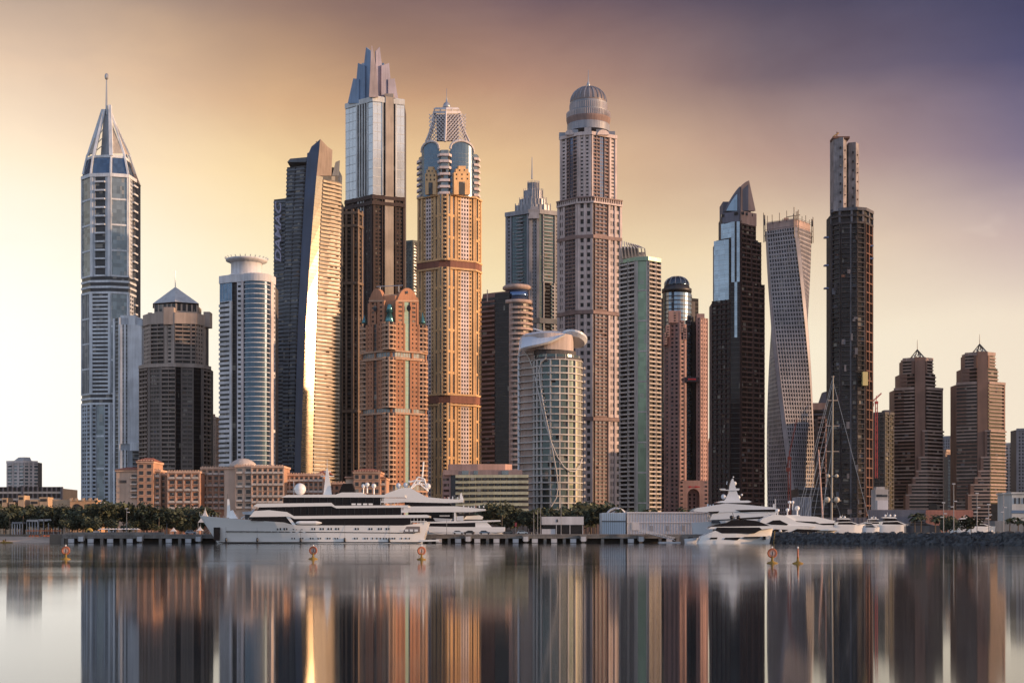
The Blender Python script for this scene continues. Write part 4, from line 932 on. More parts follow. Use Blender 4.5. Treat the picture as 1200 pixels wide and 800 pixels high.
# ---- the two brown stepped terrace towers
wT = wall('brown_stone', (.22,.13,.10)); wT2 = wall('pale_band_stone', (.38,.28,.24)); 
def twin(x0, top, label, D):
    t = Tower('terraced_tower', label, x0+28, D); X = lambda d: x0+d
    s_ = lambda y: top+(y-410)
    gB = g_brown; pL = [(X(1),14),(X(25),3)]; pR = [(X(38),2),(X(57),14)]
    st = {'B': BAL(wT2, g_black, fh=3.45, hh=1.15, ho=1.2), 'D': BAL(wT, g_black, fh=3.45, hh=1.3, ho=.3), 'b': BAL(wT, g_black, fh=3.45, hh=1.4, ho=.9), 'P': PIER(wT,1.1), 'S': PIER(wT,1.6,'stone_shaft')}
    t.core([(X(1),14),(X(25),3),(X(37),2),(X(57),14)], 620, s_(455), wT, 38); t.core([(X(7),13),(X(25),5),(X(37),4),(X(49),12)], s_(457), s_(437), wT, 34); t.core([(X(11),12),(X(25),6),(X(37),5),(X(46),11)], s_(439), s_(421), wT, 30)
    t.face(pL, 620, 584, 'B5', st); t.face(pL, 584, 560, 'D5', st); t.face(pL, 560, 542, 'B5', st); t.face(pL, 542, 516, 'D5', st); t.face(pL, 516, 496, 'B5', st); t.face(pL, 496, s_(455), 'b3 B3', st)
    t.face([(X(25),3),(X(37),2)], 620, s_(418), 'S1', st)
    t.face(pR, 620, s_(455), 'B6 P.5', st); t.face([(X(9),13),(X(25),5)], s_(455), s_(437), 'b1', st); t.face([(X(37),3),(X(49),12)], s_(455), s_(437), 'B1', st)
    t.face([(X(11),12),(X(25),6)], s_(437), s_(422), 'B3 P1', st); t.face([(X(37),5),(X(46),11)], s_(437), s_(422), 'P.6 B3', st)
    t.ring([(X(11),12),(X(25),5.6),(X(37),4.8),(X(46),11)], s_(422), s_(418), .8, wT2, 'parapet'); t.ring(pL, s_(456), s_(453), 1.6, wT2, 'parapet'); t.ring(pR, s_(456), s_(453), 1.6, wT2, 'parapet')
    # terraces stepping out to the left as they go down
    for k, (a, b, xl) in enumerate(((620,580,14),(580,568,17),(568,560,22),(560,552,26),(552,536,29),(536,505,34))):
        pp = [(X(xl),-1+.1*k),(X(40),-2.4+.1*k),(X(58),11+.1*k)]
        t.core([(X(xl),0),(X(40),-1.6),(X(57.4),12)], a, b, wT, 20, 'terrace_core'); t.face(pp, a, b, 'P.7 B8', st)
        t.ring(pp, b+.8, b-1, 1.7, wT2, 'terrace_parapet')
    cxp = X(28); c = (t.X(cxp,16), 16); zb, za = t.Z(s_(420),16), t.Z(s_(409.5),16); r = 9/t.s; m = MB(); n = 8
    for k in range(n):
        a = 2*pi*k/n+.2; p = (c[0]+r*cos(a), c[1]+r*sin(a), zb); p2 = (c[0]+r*cos(a+2*pi/n), c[1]+r*sin(a+2*pi/n), zb)
        m.tube(p, (c[0],c[1],za), .45, darkmetal, 5); m.tube(p, p2, .4, steel, 5); mid = ((p[0]*.5+c[0]*.5),(p[1]*.5+c[1]*.5),(zb+za)/2); m.tube(p2, mid, .3, steel, 4)
    t.put(m, 'roof_frame')
    m = MB(); m.tube((c[0],c[1],za), (c[0],c[1],t.Z(s_(398),16)), .4, darkmetal, 5, .15); t.put(m, 'mast')
    m = MB(); m.box(t.X(X(17)), t.X(X(39)), 8, 26, t.Z(s_(422)), t.Z(s_(418.5)), wT2); t.put(m, 'roof_slab')
    m = MB(); m.box(t.X(X(40)), t.X(X(50)), -3.5, 2, t.Z(620), t.Z(590), g_black); t.put(m, 'entrance_recess')
twin(1047, 410, 'brown terraced tower with pale balcony bands, the one nearer the unfinished tower', 1400)
twin(1120, 403.5, 'brown terraced tower with pale balcony bands, the taller one near the right edge', 1380)
# ---- shell-roofed hotel tower
wL = wall('white_lattice_render', (.48,.465,.445)); wLb = wall('taupe_render', (.36,.28,.245)); gL = glass('glass_sea_green', (.065,.095,.10), .5, .12, .3, .06)
t = Tower('shell_roof_tower', 'rounded white lattice tower with looping tubes on its front and a white shell roof', 648, 860)
pw = [(608.5,10),(614,3),(626,-2)]; pg = [(626,-2)]+arc(626,683,13,22,-2,6)[1:]
t.core([(608.5,10),(614,3),(626,-2)]+arc(626,683,13,22,-2,6)[1:], 620, 420, g_dark, 36)
st = {'W': dict(n='banded_wall', g=wLb, hm=wL, hh=.55, ho=1.4, fh=3.95, vm=wL, vs=0, vw=.4, vo=.4), 'G': dict(n='lattice_glass', g=gL, hm=wL, hh=.75, ho=1.3, fh=3.95, vm=wL, vs=5.0, vw=.75, vo=1.0),
      'n': dict(n='lattice_glass', g=gL, hm=wL, hh=.75, ho=1.3, fh=3.95, vm=wL, vs=3.0, vw=.8, vo=1.0), 'Y': dict(n='curved_glass', g=glass('glass_sun_glint', (.55,.48,.36), .8, .2, .1, 0), hm=wL, hh=.7, ho=.7, fh=3.95, vm=wL, vs=4, vw=.3, vo=.3), 'E': BAL(wL, g_brown, fh=3.95, hh=1.3, ho=1.5)}  # yellow sun glint painted as the tint of one curved glass strip
t.face(pw, 606, 408, 'W1', st); t.face(pg, 606, 424, 'n3 G7 Y3 E1.4', st)
t.face([(626,-3)]+arc(628,680,12,14,-2,5), 424, 417, 'C1', {'C': dict(n='top_storey', g=gL, hm=wL, hh=.6, ho=1.6, fh=3.5, vm=wL, vs=6, vw=.4, vo=.3)})
t.core([(614,3),(626,-2)]+arc(626,676,9,14,-2,6)[1:], 418, 411, g_brown, 34, 'recessed_storey')
q = lambda px, py, y: (t.X(px,y), y, t.Z(py,y))
m = MB(); pth = t.P(*([(610,8),(616,1),(628,-4)]+arc(628,672,9,16,-4,7)[1:])); m.loft([[(x,y,t.Z(411)) for x,y in pth]+[(t.X(672),30,t.Z(411)),(t.X(610),30,t.Z(411))], [(x,y,t.Z(392)) for x,y in pth]+[(t.X(672),30,t.Z(392)),(t.X(610),30,t.Z(392))]], wall('pinkish_drum', (.50,.42,.39)))
n_ = 60
t.put(m, 'roof_drum')
wS = paint('white_shell', (.66,.70,.76), .35)
def shell(prof_top, prof_bot, y0, y1, name):
    """a thick curved roof leaf: top and bottom edge in pixels, bowed in depth"""
    m = MB(); n = 14; k = 8; grid = []
    for j in range(k+1):
        v = j/k; row = []
        for i in range(n+1):
            u = i/n
            def ev(P):
                a = u*(len(P)-1); b = min(int(a), len(P)-2); f = a-b; return (P[b][0]+(P[b+1][0]-P[b][0])*f, P[b][1]+(P[b+1][1]-P[b][1])*f)
            tp, bt = ev(prof_top), ev(prof_bot)
            px = bt[0]+(tp[0]-bt[0])*v; py = bt[1]+(tp[1]-bt[1])*sin(v*pi/2)**.9
            yy = y0+(y1-y0)*v**1.3-4*sin(pi*u)*(1-v)
            row.append(q(px,py,yy))
        grid.append(row)
    vs = [p for r in grid for p in r]; vs2 = [(x,y+1.6,z-1.0) for x,y,z in vs]; W_ = n+1; fs = []
    for j in range(k):
        for i in range(n): fs.append((j*W_+i, j*W_+i+1, (j+1)*W_+i+1, (j+1)*W_+i))
    N0 = len(vs); fs += [tuple(N0+a for a in reversed(f)) for f in fs]
    bd = [i for i in range(W_)]+[j*W_+n for j in range(1,k+1)]+[k*W_+i for i in range(n-1,-1,-1)]+[j*W_ for j in range(k-1,0,-1)]
    for a, b in zip(bd, bd[1:]+bd[:1]): fs.append((a, a+N0, b+N0, b))
    m.faces(vs+vs2, fs, wS); t.put(m, name, False)
shell([(609,398),(613,392),(622,389.5),(634,388),(646,387.5),(655,388),(662,390.5)], [(608,411),(611,407.5),(622,405),(634,402.5),(644,400),(653,396),(662,391.5)], -10, 18, 'shell_roof')
# the round canopy at the right, tilted
m = MB(); n = 28; c = Vector(q(673,397,12))
ringa = [c+Vector((15.5/t.s*cos(a), 11*sin(a), 6.5/t.s*(-.85*sin(a)*-1*-1)*1.0-3.0/t.s*cos(a))) for a in [2*pi*k/n for k in range(n)]]
top = [p+Vector((0,0,1.2)) for p in ringa]; mid = [c+(p-c)*.6+Vector((0,0,3.0)) for p in ringa]; low = [c+(p-c)*.8+Vector((0,0,-2.0)) for p in ringa]
m.loft([low, ringa, top, mid], wS); t.put(m, 'round_canopy')
m = MB()
tubeA = [(614,411),(619,418),(624,430),(628,445),(631,460),(635,478),(640,498),(646,518),(653,535),(661,547),(668,552),(674,552),(679,546),(683,535)]
tubeB = [(640,419),(634,424),(631.5,434),(633,450),(636,470),(640,490),(644,508),(648,530),(652,552),(654,570),(652,583),(646,593),(641,600)]
def ydep(px):
    u = min(1, max(0, (px-626)/57)); th = math.acos(1-2*u) if px > 626 else 0
    return (-2+8*th/pi-13*sin(th)-1.9) if px > 626 else -2-1.9+(626-px)*.42
for T_ in (tubeA, tubeB):
    pts = []
    for a, b in zip(T_, T_[1:]):
        for k in range(4): px = a[0]+(b[0]-a[0])*k/4; py = a[1]+(b[1]-a[1])*k/4; pts.append(q(px,py,ydep(px)))
    m = MB(); m.pipe(pts, .38, wL, 6); t.put(m, 'looping_tube')
m = MB(); a = q(609,605,9); m.pipe([q(608,606,9),q(608,420,9),q(609.5,408,7)], .8, wS, 6); t.put(m, 'edge_tube')
m = MB()
for k in range(18): py = 440+k*5; px = 629.5+k*1.05; m.tube(q(px,py,ydep(px)), q(px+3.5,py+1,ydep(px+3.5)), .25, wL, 4)
t.put(m, 'ladder_rung')
m = MB(); m.tube(q(636,388,14), q(625,385,14), .4, wS, 5); m.box(t.X(637), t.X(643), 12, 16, t.Z(388), t.Z(384), wL); t.put(m, 'window_crane')
t.face([(611,0),(640,-9),(680,-4)], 620, 606, 'W1', {'W': WIN(wLb, g_dark, fh=4, hh=1.5, vs=5)})

# ---- lesser towers and blocks in the gaps
wgrey = wall('cool_grey_block', (.27,.28,.31)); wtan = wall('tan_block', (.40,.29,.23)); wpale = wall('pale_block', (.46,.44,.43)); wslate = wall('slate_block', (.10,.10,.125)); wrust = wall('rust_block', (.34,.20,.16))
plain('slate_apartment_tower', 'small slate blue tower showing between the pyramid roof tower and the curved glass tower', 241, 251, 486, 1500, wslate, g_dark, 'B1 P1', bottom=600)
plain('tan_apartment_tower', 'small tan tower against the left foot of the curved glass tower', 249, 257, 490, 1480, wtan, g_dark, 'W1 P.3', bottom=600)
tt = plain('flag_top_block', 'pale grey block with an orange crest on its roof, beside the pink tower', 825, 838, 520, 1500, wgrey, g_dark, 'W2 P.4', bottom=605)
m = MB()
for k in range(7): a = pi*k/6; m.tube((0,3,tt.Z(521)), (tt.X(831.5)+5*cos(a)*1.0, 3, tt.Z(521)+6*sin(a)+1), .9, paint('orange_crest', (.75,.28,.03), .5), 5, .5)
tt.put(m, 'crest')
t2 = plain('curved_band_block', 'dark banded block with a copper coloured cap, between the twisting tower and the unfinished tower', 949, 977, 480, 1420, wslate, g_black, 'B1', fh=5.2, hh=2.2, bottom=606)
m = MB(); m.box(t2.X(949), t2.X(974), -1, 20, t2.Z(480), t2.Z(472), wall('copper_cap', (.44,.27,.21))); t2.put(m, 'cap')
m = MB(); m.loft([[(t2.X(963),8,t2.Z(474)),(t2.X(977),8,t2.Z(474)),(t2.X(977),22,t2.Z(474)),(t2.X(963),22,t2.Z(474))],[(t2.X(968),10,t2.Z(458)),(t2.X(977),10,t2.Z(456)),(t2.X(977),20,t2.Z(456)),(t2.X(968),20,t2.Z(458))]], wslate); t2.put(m, 'roof_wedge')
plain('louvred_office_block', 'low tan block of pale horizontal bands between the twisting tower and the unfinished tower', 959, 976, 489, 1330, wrust, g_black, 'B3 P.4', fh=4.6, hh=1.2, bottom=612)
plain('ribbed_low_block', 'low dark terraced block with pale ribs at the foot of the unfinished tower', 936, 1012, 572, 1080, wall('ribbed_concrete', (.13,.12,.13)), g_black, 'B1', fh=5.0, hh=1.2, depth=40, bottom=618)
tS = plain('dark_site_tower', 'unfinished dark tower with a red crane behind it, right of the unfinished concrete frame', 1024, 1047, 484, 1360, wall('site_concrete', (.10,.095,.09)), g_black, 'P.5 B2 P.5 B2 P.3', fh=4, hh=1.2, bottom=612)
m = MB(); m.box(tS.X(1037), tS.X(1044), 2, 12, tS.Z(486), tS.Z(480), wslate); tS.put(m, 'roof_plant')
plain('dusk_grey_tower', 'plain grey tower rising behind the gap between the two terraced towers', 1105, 1120, 512, 1750, wgrey, g_dark, 'W1', bottom=610)
plain('striped_parapet_block', 'short tan block with a striped top between the two terraced towers', 1103, 1113, 528, 1600, wtan, g_dark, 'W1 P.2', bottom=610, hh=1.2)
plain('blue_grey_flat_block', 'slim blue grey block hugging the left side of the taller terraced tower', 1111, 1121, 534, 1560, wslate, g_teal, 'B1', bottom=610)
plain('dome_shoulder_tower', 'hazy grey block at the right edge of the skyline, behind the taller terraced tower', 1178, 1197, 520, 1600, wpale, g_dark, 'W2 P.4', bottom=612)
plain('right_edge_tower', 'grey tower cut off by the right edge of the picture', 1191, 1222, 503, 1500, wgrey, g_dark, 'P.4 W3', bottom=612)
plain('low_glass_block', 'low dark podium block between the sail crown tower and the pink tower', 828, 842, 548, 1420, wslate, g_dark, 'B1', bottom=612)
tL = plain('hazy_apartment_tower', 'pale apartment tower alone at the far left, above a parking garage', 8, 44, 541, 1500, wall('hazy_pink_render', (.72,.62,.58)), g_teal, 'P.6 B2 P.6 W2 P.8 B2', hh=1.7)  # render paled so its colour carries the haze over this tower
m = MB(); pl = tL.P((14,8),(26,4),(38,10),(38,22),(14,22)); m.loft([[(x,y,tL.Z(541)) for x,y in pl], [(x*.55+.3,y*.6+5,tL.Z(535)) for x,y in pl]], wpale); tL.put(m, 'roof')
# garage at far left
t = Tower('parking_garage', 'grey open-sided parking garage under the pale apartment tower at far left', 35, 1050, 'garage')
pa = [(-20,6),(74,2)]; t.core(pa, 620, 572, g_black, 40)
t.face(pa, 620, 570, 'P.3 B6 P.3 B6 P.3', {'P': PIER(wslate,1), 'B': dict(n='open_deck', g=g_black, hm=wall('garage_concrete', (.36,.35,.34)), hh=1.5, ho=.8, fh=5.2, vm=wslate, vs=3.4, vw=1.0, vo=.7)})

# construction crane (red) by the dark site tower, and a red jib in front of the sail tower
red = paint('crane_red', (.45,.06,.06), .5)
def crane(label, px, D, ptop, pbase, jl, jr, tilt, mat):
    s = F/D; c = thing('tower_crane', label, 'crane', (wx_(px,D), D, wz_(pbase,D))); h = (pbase-ptop)/s
    m = MB(); w = .9
    for sx in (-w,w):
        for sy in (-w,w): m.tube((sx,sy,0), (sx,sy,h), .28, mat, 4)
    n = int(h/4)
    for k in range(n):
        z0, z1 = h*k/n, h*(k+1)/n; a = (-w if k%2 else w)
        m.tube((a,-w,z0), (-a,-w,z1), .18, mat, 4); m.tube((w,a,z0), (w,-a,z1), .18, mat, 4)
    m.build('mast', c)
    m = MB(); j0 = (jl/s, 0, h-tilt*.3); j1 = (jr/s, 0, h+tilt)
    for dz in (0,1.6): m.tube((j0[0],0,j0[2]+dz), (j1[0],0,j1[2]+dz*.4), .3, mat, 4)
    for k in range(14):
        f = k/14; g2 = (k+1)/14; m.tube((j0[0]+(j1[0]-j0[0])*f,0,j0[2]+(j1[2]-j0[2])*f+(1.6 if k%2 else 0)), (j0[0]+(j1[0]-j0[0])*g2,0,j0[2]+(j1[2]-j0[2])*g2+(0 if k%2 else 1.2)), .18, mat, 4)
    m.build('jib', c)
    m = MB(); m.box(-1.4,1.4,-1.4,1.4,h-2.4,h,mat); m.tube((0,0,h),(0,0,h+5),.35,mat,4); m.tube((0,0,h+5),(j1[0]*.8,0,j1[2]),.12,mat,4); m.build('cab', c)
    m = MB(); m.box(j0[0]-.5,j0[0]+2.2,-1,1,j0[2]-2.6,j0[2]+.5,mat); m.build('counterweight', c)
    return c
crane('red tower crane standing above the dark site tower', 1027, 1345, 470, 560, -6, 6, 7, red)
crane('dark red crane with a level jib at the foot of the sail crown tower', 874, 1100, 551, 618, -19, 16, 0, paint('crane_dark_red', (.17,.03,.03), .6))
crane('thin red crane in front of the foot of the twisting tower', 925, 1150, 535, 618, -3, 9, 30, paint('crane_dark_red', (0,0,0)))

# ================================================================ land and sea
def struct(o, kind='structure'): o['kind'] = kind; return o
sandg, t_, b_ = newmat('dry_ground')
b_.inputs['Base Color'].default_value = (.16,.13,.10,1); b_.inputs['Roughness'].default_value = .95
tcn = N(t_, 'ShaderNodeTexCoord'); nn = N(t_, 'ShaderNodeTexNoise'); nn.inputs['Scale'].default_value = .02; nn.inputs['Detail'].default_value = 8; t_.links.new(tcn.outputs['Object'], nn.inputs[0])
t_.links.new(mixc(t_, nn.outputs[0], (.09,.08,.07), (.22,.18,.14)), b_.inputs['Base Color'])
m = MB()
shore = [(-9000,600),(-185,600),(-176,552),(-112,552),(-112,645),(8,645),(8,552),(75,552),(75,645),(189,645),(189,520),(9000,500)]
m.faces([(x,y,GZ) for x,y in shore]+[(12000,30000,GZ),(-12000,30000,GZ)], [tuple(range(len(shore)+2))], sandg)
for a, b in zip(shore, shore[1:]): m.poly([(a[0],a[1],-3),(b[0],b[1],-3),(b[0],b[1],GZ),(a[0],a[1],GZ)], sandg)
struct(m.build('ground'))
# seabed under everything
m = MB(); m.poly([(-12000,-3000,-4),(12000,-3000,-4),(12000,30000,-4),(-12000,30000,-4)], sandg); struct(m.build('seabed'))
wm, t_, b_ = newmat('sea_water')
b_.inputs['Base Color'].default_value = (.018,.028,.036,1); b_.inputs['Roughness'].default_value = .105; b_.inputs['IOR'].default_value = 1.333
b_.inputs['Specular IOR Level'].default_value = .36
tcn = N(t_, 'ShaderNodeTexCoord'); mpn = N(t_, 'ShaderNodeMapping'); mpn.inputs['Scale'].default_value = (.012,.05,1); t_.links.new(tcn.outputs['Object'], mpn.inputs[0])
nn = N(t_, 'ShaderNodeTexNoise'); nn.inputs['Scale'].default_value = 1; nn.inputs['Detail'].default_value = 3; t_.links.new(mpn.outputs[0], nn.inputs[0])
t_.links.new(math_n(t_, 'MULTIPLY_ADD', nn.outputs[0], .06, .016), b_.inputs['Roughness'])
# wind ripples with their crests lying across the view: a glossy lobe much wider along the view than across it
b_.inputs['Anisotropic'].default_value = .9
tg = N(t_, 'ShaderNodeCombineXYZ'); tg.inputs[1].default_value = 1.0; t_.links.new(tg.outputs[0], b_.inputs['Tangent'])
m = MB(); m.poly([(-9000,-3000,0),(9000,-3000,0),(9000,646,0),(-9000,646,0)], wm); struct(m.build('sea'))

# ---- beach on the left
sand = wall('sand', (.50,.40,.31), .95)
m = MB(); n = 24
r = random.Random(2)
rows = [(566,-.6),(572,.05),(580,.9),(592,1.9),(604,3.0),(618,3.35)]
gr = [[(-420+ (250)*i/n, y+3*sin(i*.7)+r.uniform(-1,1), z) for i in range(n+1)] for y, z in rows]
vs = [p for rr in gr for p in rr]; fs = [(j*(n+1)+i, j*(n+1)+i+1, (j+1)*(n+1)+i+1, (j+1)*(n+1)+i) for j in range(len(rows)-1) for i in range(n)]
m.faces(vs, fs, sand); struct(m.build('beach'))

# ---- quay
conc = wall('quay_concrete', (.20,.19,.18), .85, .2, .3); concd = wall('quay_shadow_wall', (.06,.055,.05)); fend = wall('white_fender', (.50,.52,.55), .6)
QY = 545.0
def quay(label, x0, x1, y, seed):
    o = thing('quay', label, 'quay', (x0, y, 0)); L = x1-x0
    m = MB(); m.box(0, L, 0, 12, 1.75, GZ+.05, conc); m.box(0, L, -.25, 0, GZ-.35, GZ+.15, conc); m.build('deck', o)
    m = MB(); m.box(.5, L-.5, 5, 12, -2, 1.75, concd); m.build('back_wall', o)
    r = random.Random(seed); n = int(L/7)
    pil = None
    for k in range(n+1):
        m = MB(); x = k*L/n; m.box(-.55, .55, .3, 1.6, -2, 1.75, conc); q_ = m.build('pile', o, loc=(min(x, L-.6)+.05, 0, 0))
        if k < n and r.random() < .62:
            m = MB(); m.box(-1.1, 1.1, -.5, -.02, .15, 1.6, fend); m.build('fender', o, loc=(x+3.4, 0, 0))
        if k % 3 == 1:
            m = MB(); m.lathe([(.45,0),(.3,.15),(.28,.5),(.5,.62),(.5,.75),(.1,.8)], 10, darkmetal); m.build('bollard', o, loc=(x+2, .8, GZ+.05))
            m = MB(); m.box(-1.3,1.3,-.9,0,.9,2.9,conc); m.box(-.9,.9,-1.1,-.9,.6,2.4,fend); m.build('mooring_block', o, loc=(x, -.26, 0))
    return o
quay('grey concrete quay on piles left of the long black and white yacht', wx_(73,QY), wx_(256,QY), QY, 3)
quay('grey concrete quay on piles with parked cars, from the long yacht to the gangway', wx_(256.5,QY), wx_(796,QY), QY+.0, 5)
m = MB(); m.box(0, 38, 0, .5, 0, 2.3, conc); qb = m.build('parapet_wall', bpy.data.objects['quay'], loc=(.2, .1, GZ+.06))
qb.scale = (1,1,.35)
m = MB(); m.box(wx_(796,QY)+.1, wx_(832,QY), QY+6, QY+18, -2, GZ+.1, conc); tag(m.build('sea_wall'), 'low grey sea wall between the gangway and the black topped yacht', 'sea wall')

# ---- breakwater of rocks on the right
rock, t_, b_ = newmat('dark_rock'); b_.inputs['Roughness'].default_value = .85
tcn = N(t_, 'ShaderNodeTexCoord'); nn = N(t_, 'ShaderNodeTexNoise'); nn.inputs['Scale'].default_value = .5; nn.inputs['Detail'].default_value = 6; t_.links.new(tcn.outputs['Object'], nn.inputs[0])
t_.links.new(mixc(t_, mapr(t_, nn.outputs[0], .35, .65), (.025,.028,.032), (.085,.095,.105)), b_.inputs['Base Color'])
bw = [(98,598),(128,520),(160,440),(205,386),(260,360),(330,340)]
bw = [(88,560),(120,500),(147,450),(158,395),(215,360),(300,335)]
def bwp(u):
    a = u*(len(bw)-1); i = min(int(a), len(bw)-2); f = a-i; return bw[i][0]+(bw[i+1][0]-bw[i][0])*f, bw[i][1]+(bw[i+1][1]-bw[i][1])*f
m = MB(); n = 50; rows = []
for i in range(n+1):
    u = i/n; x, y = bwp(u); x2, y2 = bwp(min(1,u+.02)); 
    dx, dy = (x2-x, y2-y) if u < .98 else (85,-25); l = math.hypot(dx,dy); nx, ny = dy/l, -dx/l
    hh = 3.4
    rows.append([(x+nx*o_, y+ny*o_, z) for o_, z in ((6.5,-1.5),(3,1.2),(0,hh-.3),(-3,hh),(-40,hh),(-41,-2))])
vs = [p for rr in rows for p in rr]; k = 6
m.faces(vs, [(i*k+j, (i+1)*k+j, (i+1)*k+j+1, i*k+j+1) for i in range(n) for j in range(k-1)], rock); struct(m.build('breakwater_ground'))
r = random.Random(11); m = MB()
for i in range(2600):
    u = r.random()**1.0; x, y = bwp(u); x2, y2 = bwp(min(1,u+.02)); dx, dy = (x2-x, y2-y) if u < .98 else (85,-25); l = math.hypot(dx,dy); nx, ny = dy/l, -dx/l
    o_ = r.uniform(-3.5,6.3); z = 3.3 if o_ < 0 else 3.3-4.3*o_/6.5; s_ = r.uniform(.45,1.15)
    rot = r.uniform(0,pi); sx, sy, sz = s_*r.uniform(.8,1.5), s_*r.uniform(.7,1.2), s_*r.uniform(.5,.9); tl = r.uniform(-.5,.5)
    vs = []
    for vx, vy, vz in ((-1,-1,-1),(1,-1,-1),(1,1,-1),(-1,1,-1),(-.8,-.8,.9),(.8,-.7,1),(.7,.8,.8),(-.7,.7,1.1)):
        vx, vy, vz = vx*sx*r.uniform(.7,1), vy*sy*r.uniform(.7,1), vz*sz*r.uniform(.7,1)
        vz += vx*tl; vs.append((x+nx*o_+vx*cos(rot)-vy*sin(rot), y+ny*o_+vx*sin(rot)+vy*cos(rot), z+vz-.1))
    m.faces(vs, [(0,3,2,1),(4,5,6,7),(0,1,5,4),(1,2,6,5),(2,3,7,6),(3,0,4,7)], rock)
tag(m.build('rubble'), 'dark wet boulders of the breakwater', 'rocks', kind='stuff')

# ================================================================ hotel and low buildings behind the quay
hp = wall('peach_render', (.50,.295,.20)); hp2 = wall('peach_pale_render', (.56,.42,.33)); htile = wall('terracotta_roof', (.36,.13,.085)); hcop = wall('peach_trim', (.62,.42,.31)); hor = wall('sunlit_orange_render', (.52,.25,.15))  # orange copy of the peach, with sunlight put into the colour
hw_ = glass('hotel_window', (.03,.028,.03), .2, .2, .5, .1); hbal = wall('balcony_white', (.58,.52,.47))
def hblock(name, label, D, blocks, cat='hotel wing', extra=None):
    """blocks: (x0, x1, ytop, yfront, mat, cols, rows, style)"""
    pc = (blocks[0][0]+blocks[0][1])/2; t = Tower(name, label, pc, D, cat)
    for x0, x1, yt, yf, mat, cols, rows, style in blocks:
        m = MB(); m.box(t.X(x0), t.X(x1), yf, yf+22, t.Z(618), t.Z(yt), mat); b = t.put(m, 'wing_wall')
        m = MB(); m.box(t.X(x0)-.5, t.X(x1)+.5, yf-.7, yf+22.5, t.Z(yt+1.2), t.Z(yt-1.2), hcop); 
        if style != 'blank':
            nn_ = max(2, int((x1-x0)/3.0))
            for k in range(nn_): xx = t.X(x0)+(t.X(x1)-t.X(x0))*(k+.5)/nn_; m.box(xx-.35, xx+.35, yf-.5, yf+.5, t.Z(yt-1.1), t.Z(yt-2.4), hcop)
        o = t.put(m, 'cornice')
        if not cols: continue
        cw = (x1-x0)/cols; rh = (598-yt-3)/rows
        for c in range(cols):
            for r_ in range(rows):
                cx_ = t.X(x0+cw*(c+.5)); zt_ = t.Z(yt+3.0+rh*r_); hh = rh*.58/t.s; ww = cw*.26/t.s
                m = MB(); m.box(cx_-ww, cx_+ww, yf-.12, yf+.2, zt_-hh, zt_, hw_)
                m.box(cx_-ww-.25, cx_+ww+.25, yf-.45, yf, zt_-hh-.35, zt_-hh, hcop)
                if style == 'bal' and (r_ % 2 == 0 or r_ > rows-3):
                    m.box(cx_-ww-.5, cx_+ww+.5, yf-1.3, yf-.0, zt_-hh-.5, zt_-hh-.1, hbal); m.box(cx_-ww-.5, cx_+ww+.5, yf-1.35, yf-1.2, zt_-hh-.1, zt_-hh+.7, hbal)
                w_ = t.put(m, 'window')
        if style == 'bal':
            for c in range(cols+1):
                m = MB(); xx = t.X(x0+cw*c); m.box(xx-.35, xx+.35, yf-.35, yf, t.Z(598), t.Z(yt+1.5), hcop); t.put(m, 'pilaster')
    return t
def hiproof(t, x0, x1, yb, yt, yf, d=22, ov=1.2):
    m = MB(); a, b = t.X(x0)-ov, t.X(x1)+ov; z0, z1 = t.Z(yb), t.Z(yt); c = (a+b)/2; w = (b-a)*.18
    v = [(a,yf-ov,z0),(b,yf-ov,z0),(b,yf+d,z0),(a,yf+d,z0),(c-w,yf+d*.45,z1),(c+w,yf+d*.45,z1),(c+w,yf+d*.55,z1),(c-w,yf+d*.55,z1)]
    m.faces(v, [(0,1,5,4),(1,2,6,5),(2,3,7,6),(3,0,4,7),(4,5,6,7),(3,2,1,0)], htile); t.put(m, 'roof')
t = hblock('peach_hotel_wing', 'leftmost hotel wing, peach, with a square tower under a red tiled roof', 790, [(135,161,551,2,hp2,0,0,'blank'),(161,179.5,541,0,hp,2,7,'plain'),(179.5,186,551,3,hp,1,7,'bal')])
hiproof(t, 135, 161, 550, 546, 2); hiproof(t, 161, 179.5, 540, 535.5, 0, 18)
m = MB(); m.box(t.X(139), t.X(147), 1.8, 2.1, t.Z(565.5), t.Z(562.2), wall('sign_plate', (.10,.085,.08))); t.put(m, 'sign_panel')
for k, y in enumerate((557,564.5,572,579.5)):
    m = MB(); m.box(t.X(152), t.X(160), .6, 2.2, t.Z(y+3.4), t.Z(y+1.6), hbal); m.box(t.X(153), t.X(159), 1.9, 2.1, t.Z(y+1.8), t.Z(y-1.2), hw_); t.put(m, 'balcony')
hblock('orange_hotel_wing', 'sunlit orange hotel wing with four window columns, next to the wing with the square tower', 790, [(197,234,553,0,hor,4,6,'bal'),(185.5,197,555,6,hp,2,6,'plain')])
hblock('recessed_hotel_wing', 'pinkish brown hotel wing in shade, set back left of the domed wing', 800, [(234,262,548,4,hp,4,7,'bal')])
t = hblock('domed_hotel_wing', 'largest peach hotel wing, under a shallow pale dome', 790, [(296,333,547,-2,hp,6,7,'bal'),(262,276,548,2,hp2,0,0,'blank'),(276,296,546,0,hp2,2,6,'bal')])
t.cyl(285, 12, [(16,547),(16,545.5),(14.5,543),(11,540),(6,537.6),(1,536.8)], wall('pale_dome', (.55,.48,.43)), 'dome', 28)
t = hblock('stern_hotel_wing', 'peach hotel wing partly hidden by the radar domes of the long yacht', 800, [(333,378,556,2,hor,8,6,'bal')])
hiproof(t, 372, 384, 555, 550, 4, 14)
t = hblock('red_roof_pavilion', 'peach hotel pavilion with a stepped red tiled roof, above the middle of the long yacht', 780, [(414,445,553,2,hp,4,5,'plain'),(404,414,559,5,hp2,0,0,'blank'),(445,451,560,5,hp,1,5,'bal')])
hiproof(t, 404, 451, 559, 556, 4, 16); hiproof(t, 414, 445, 552, 548, 2, 16)
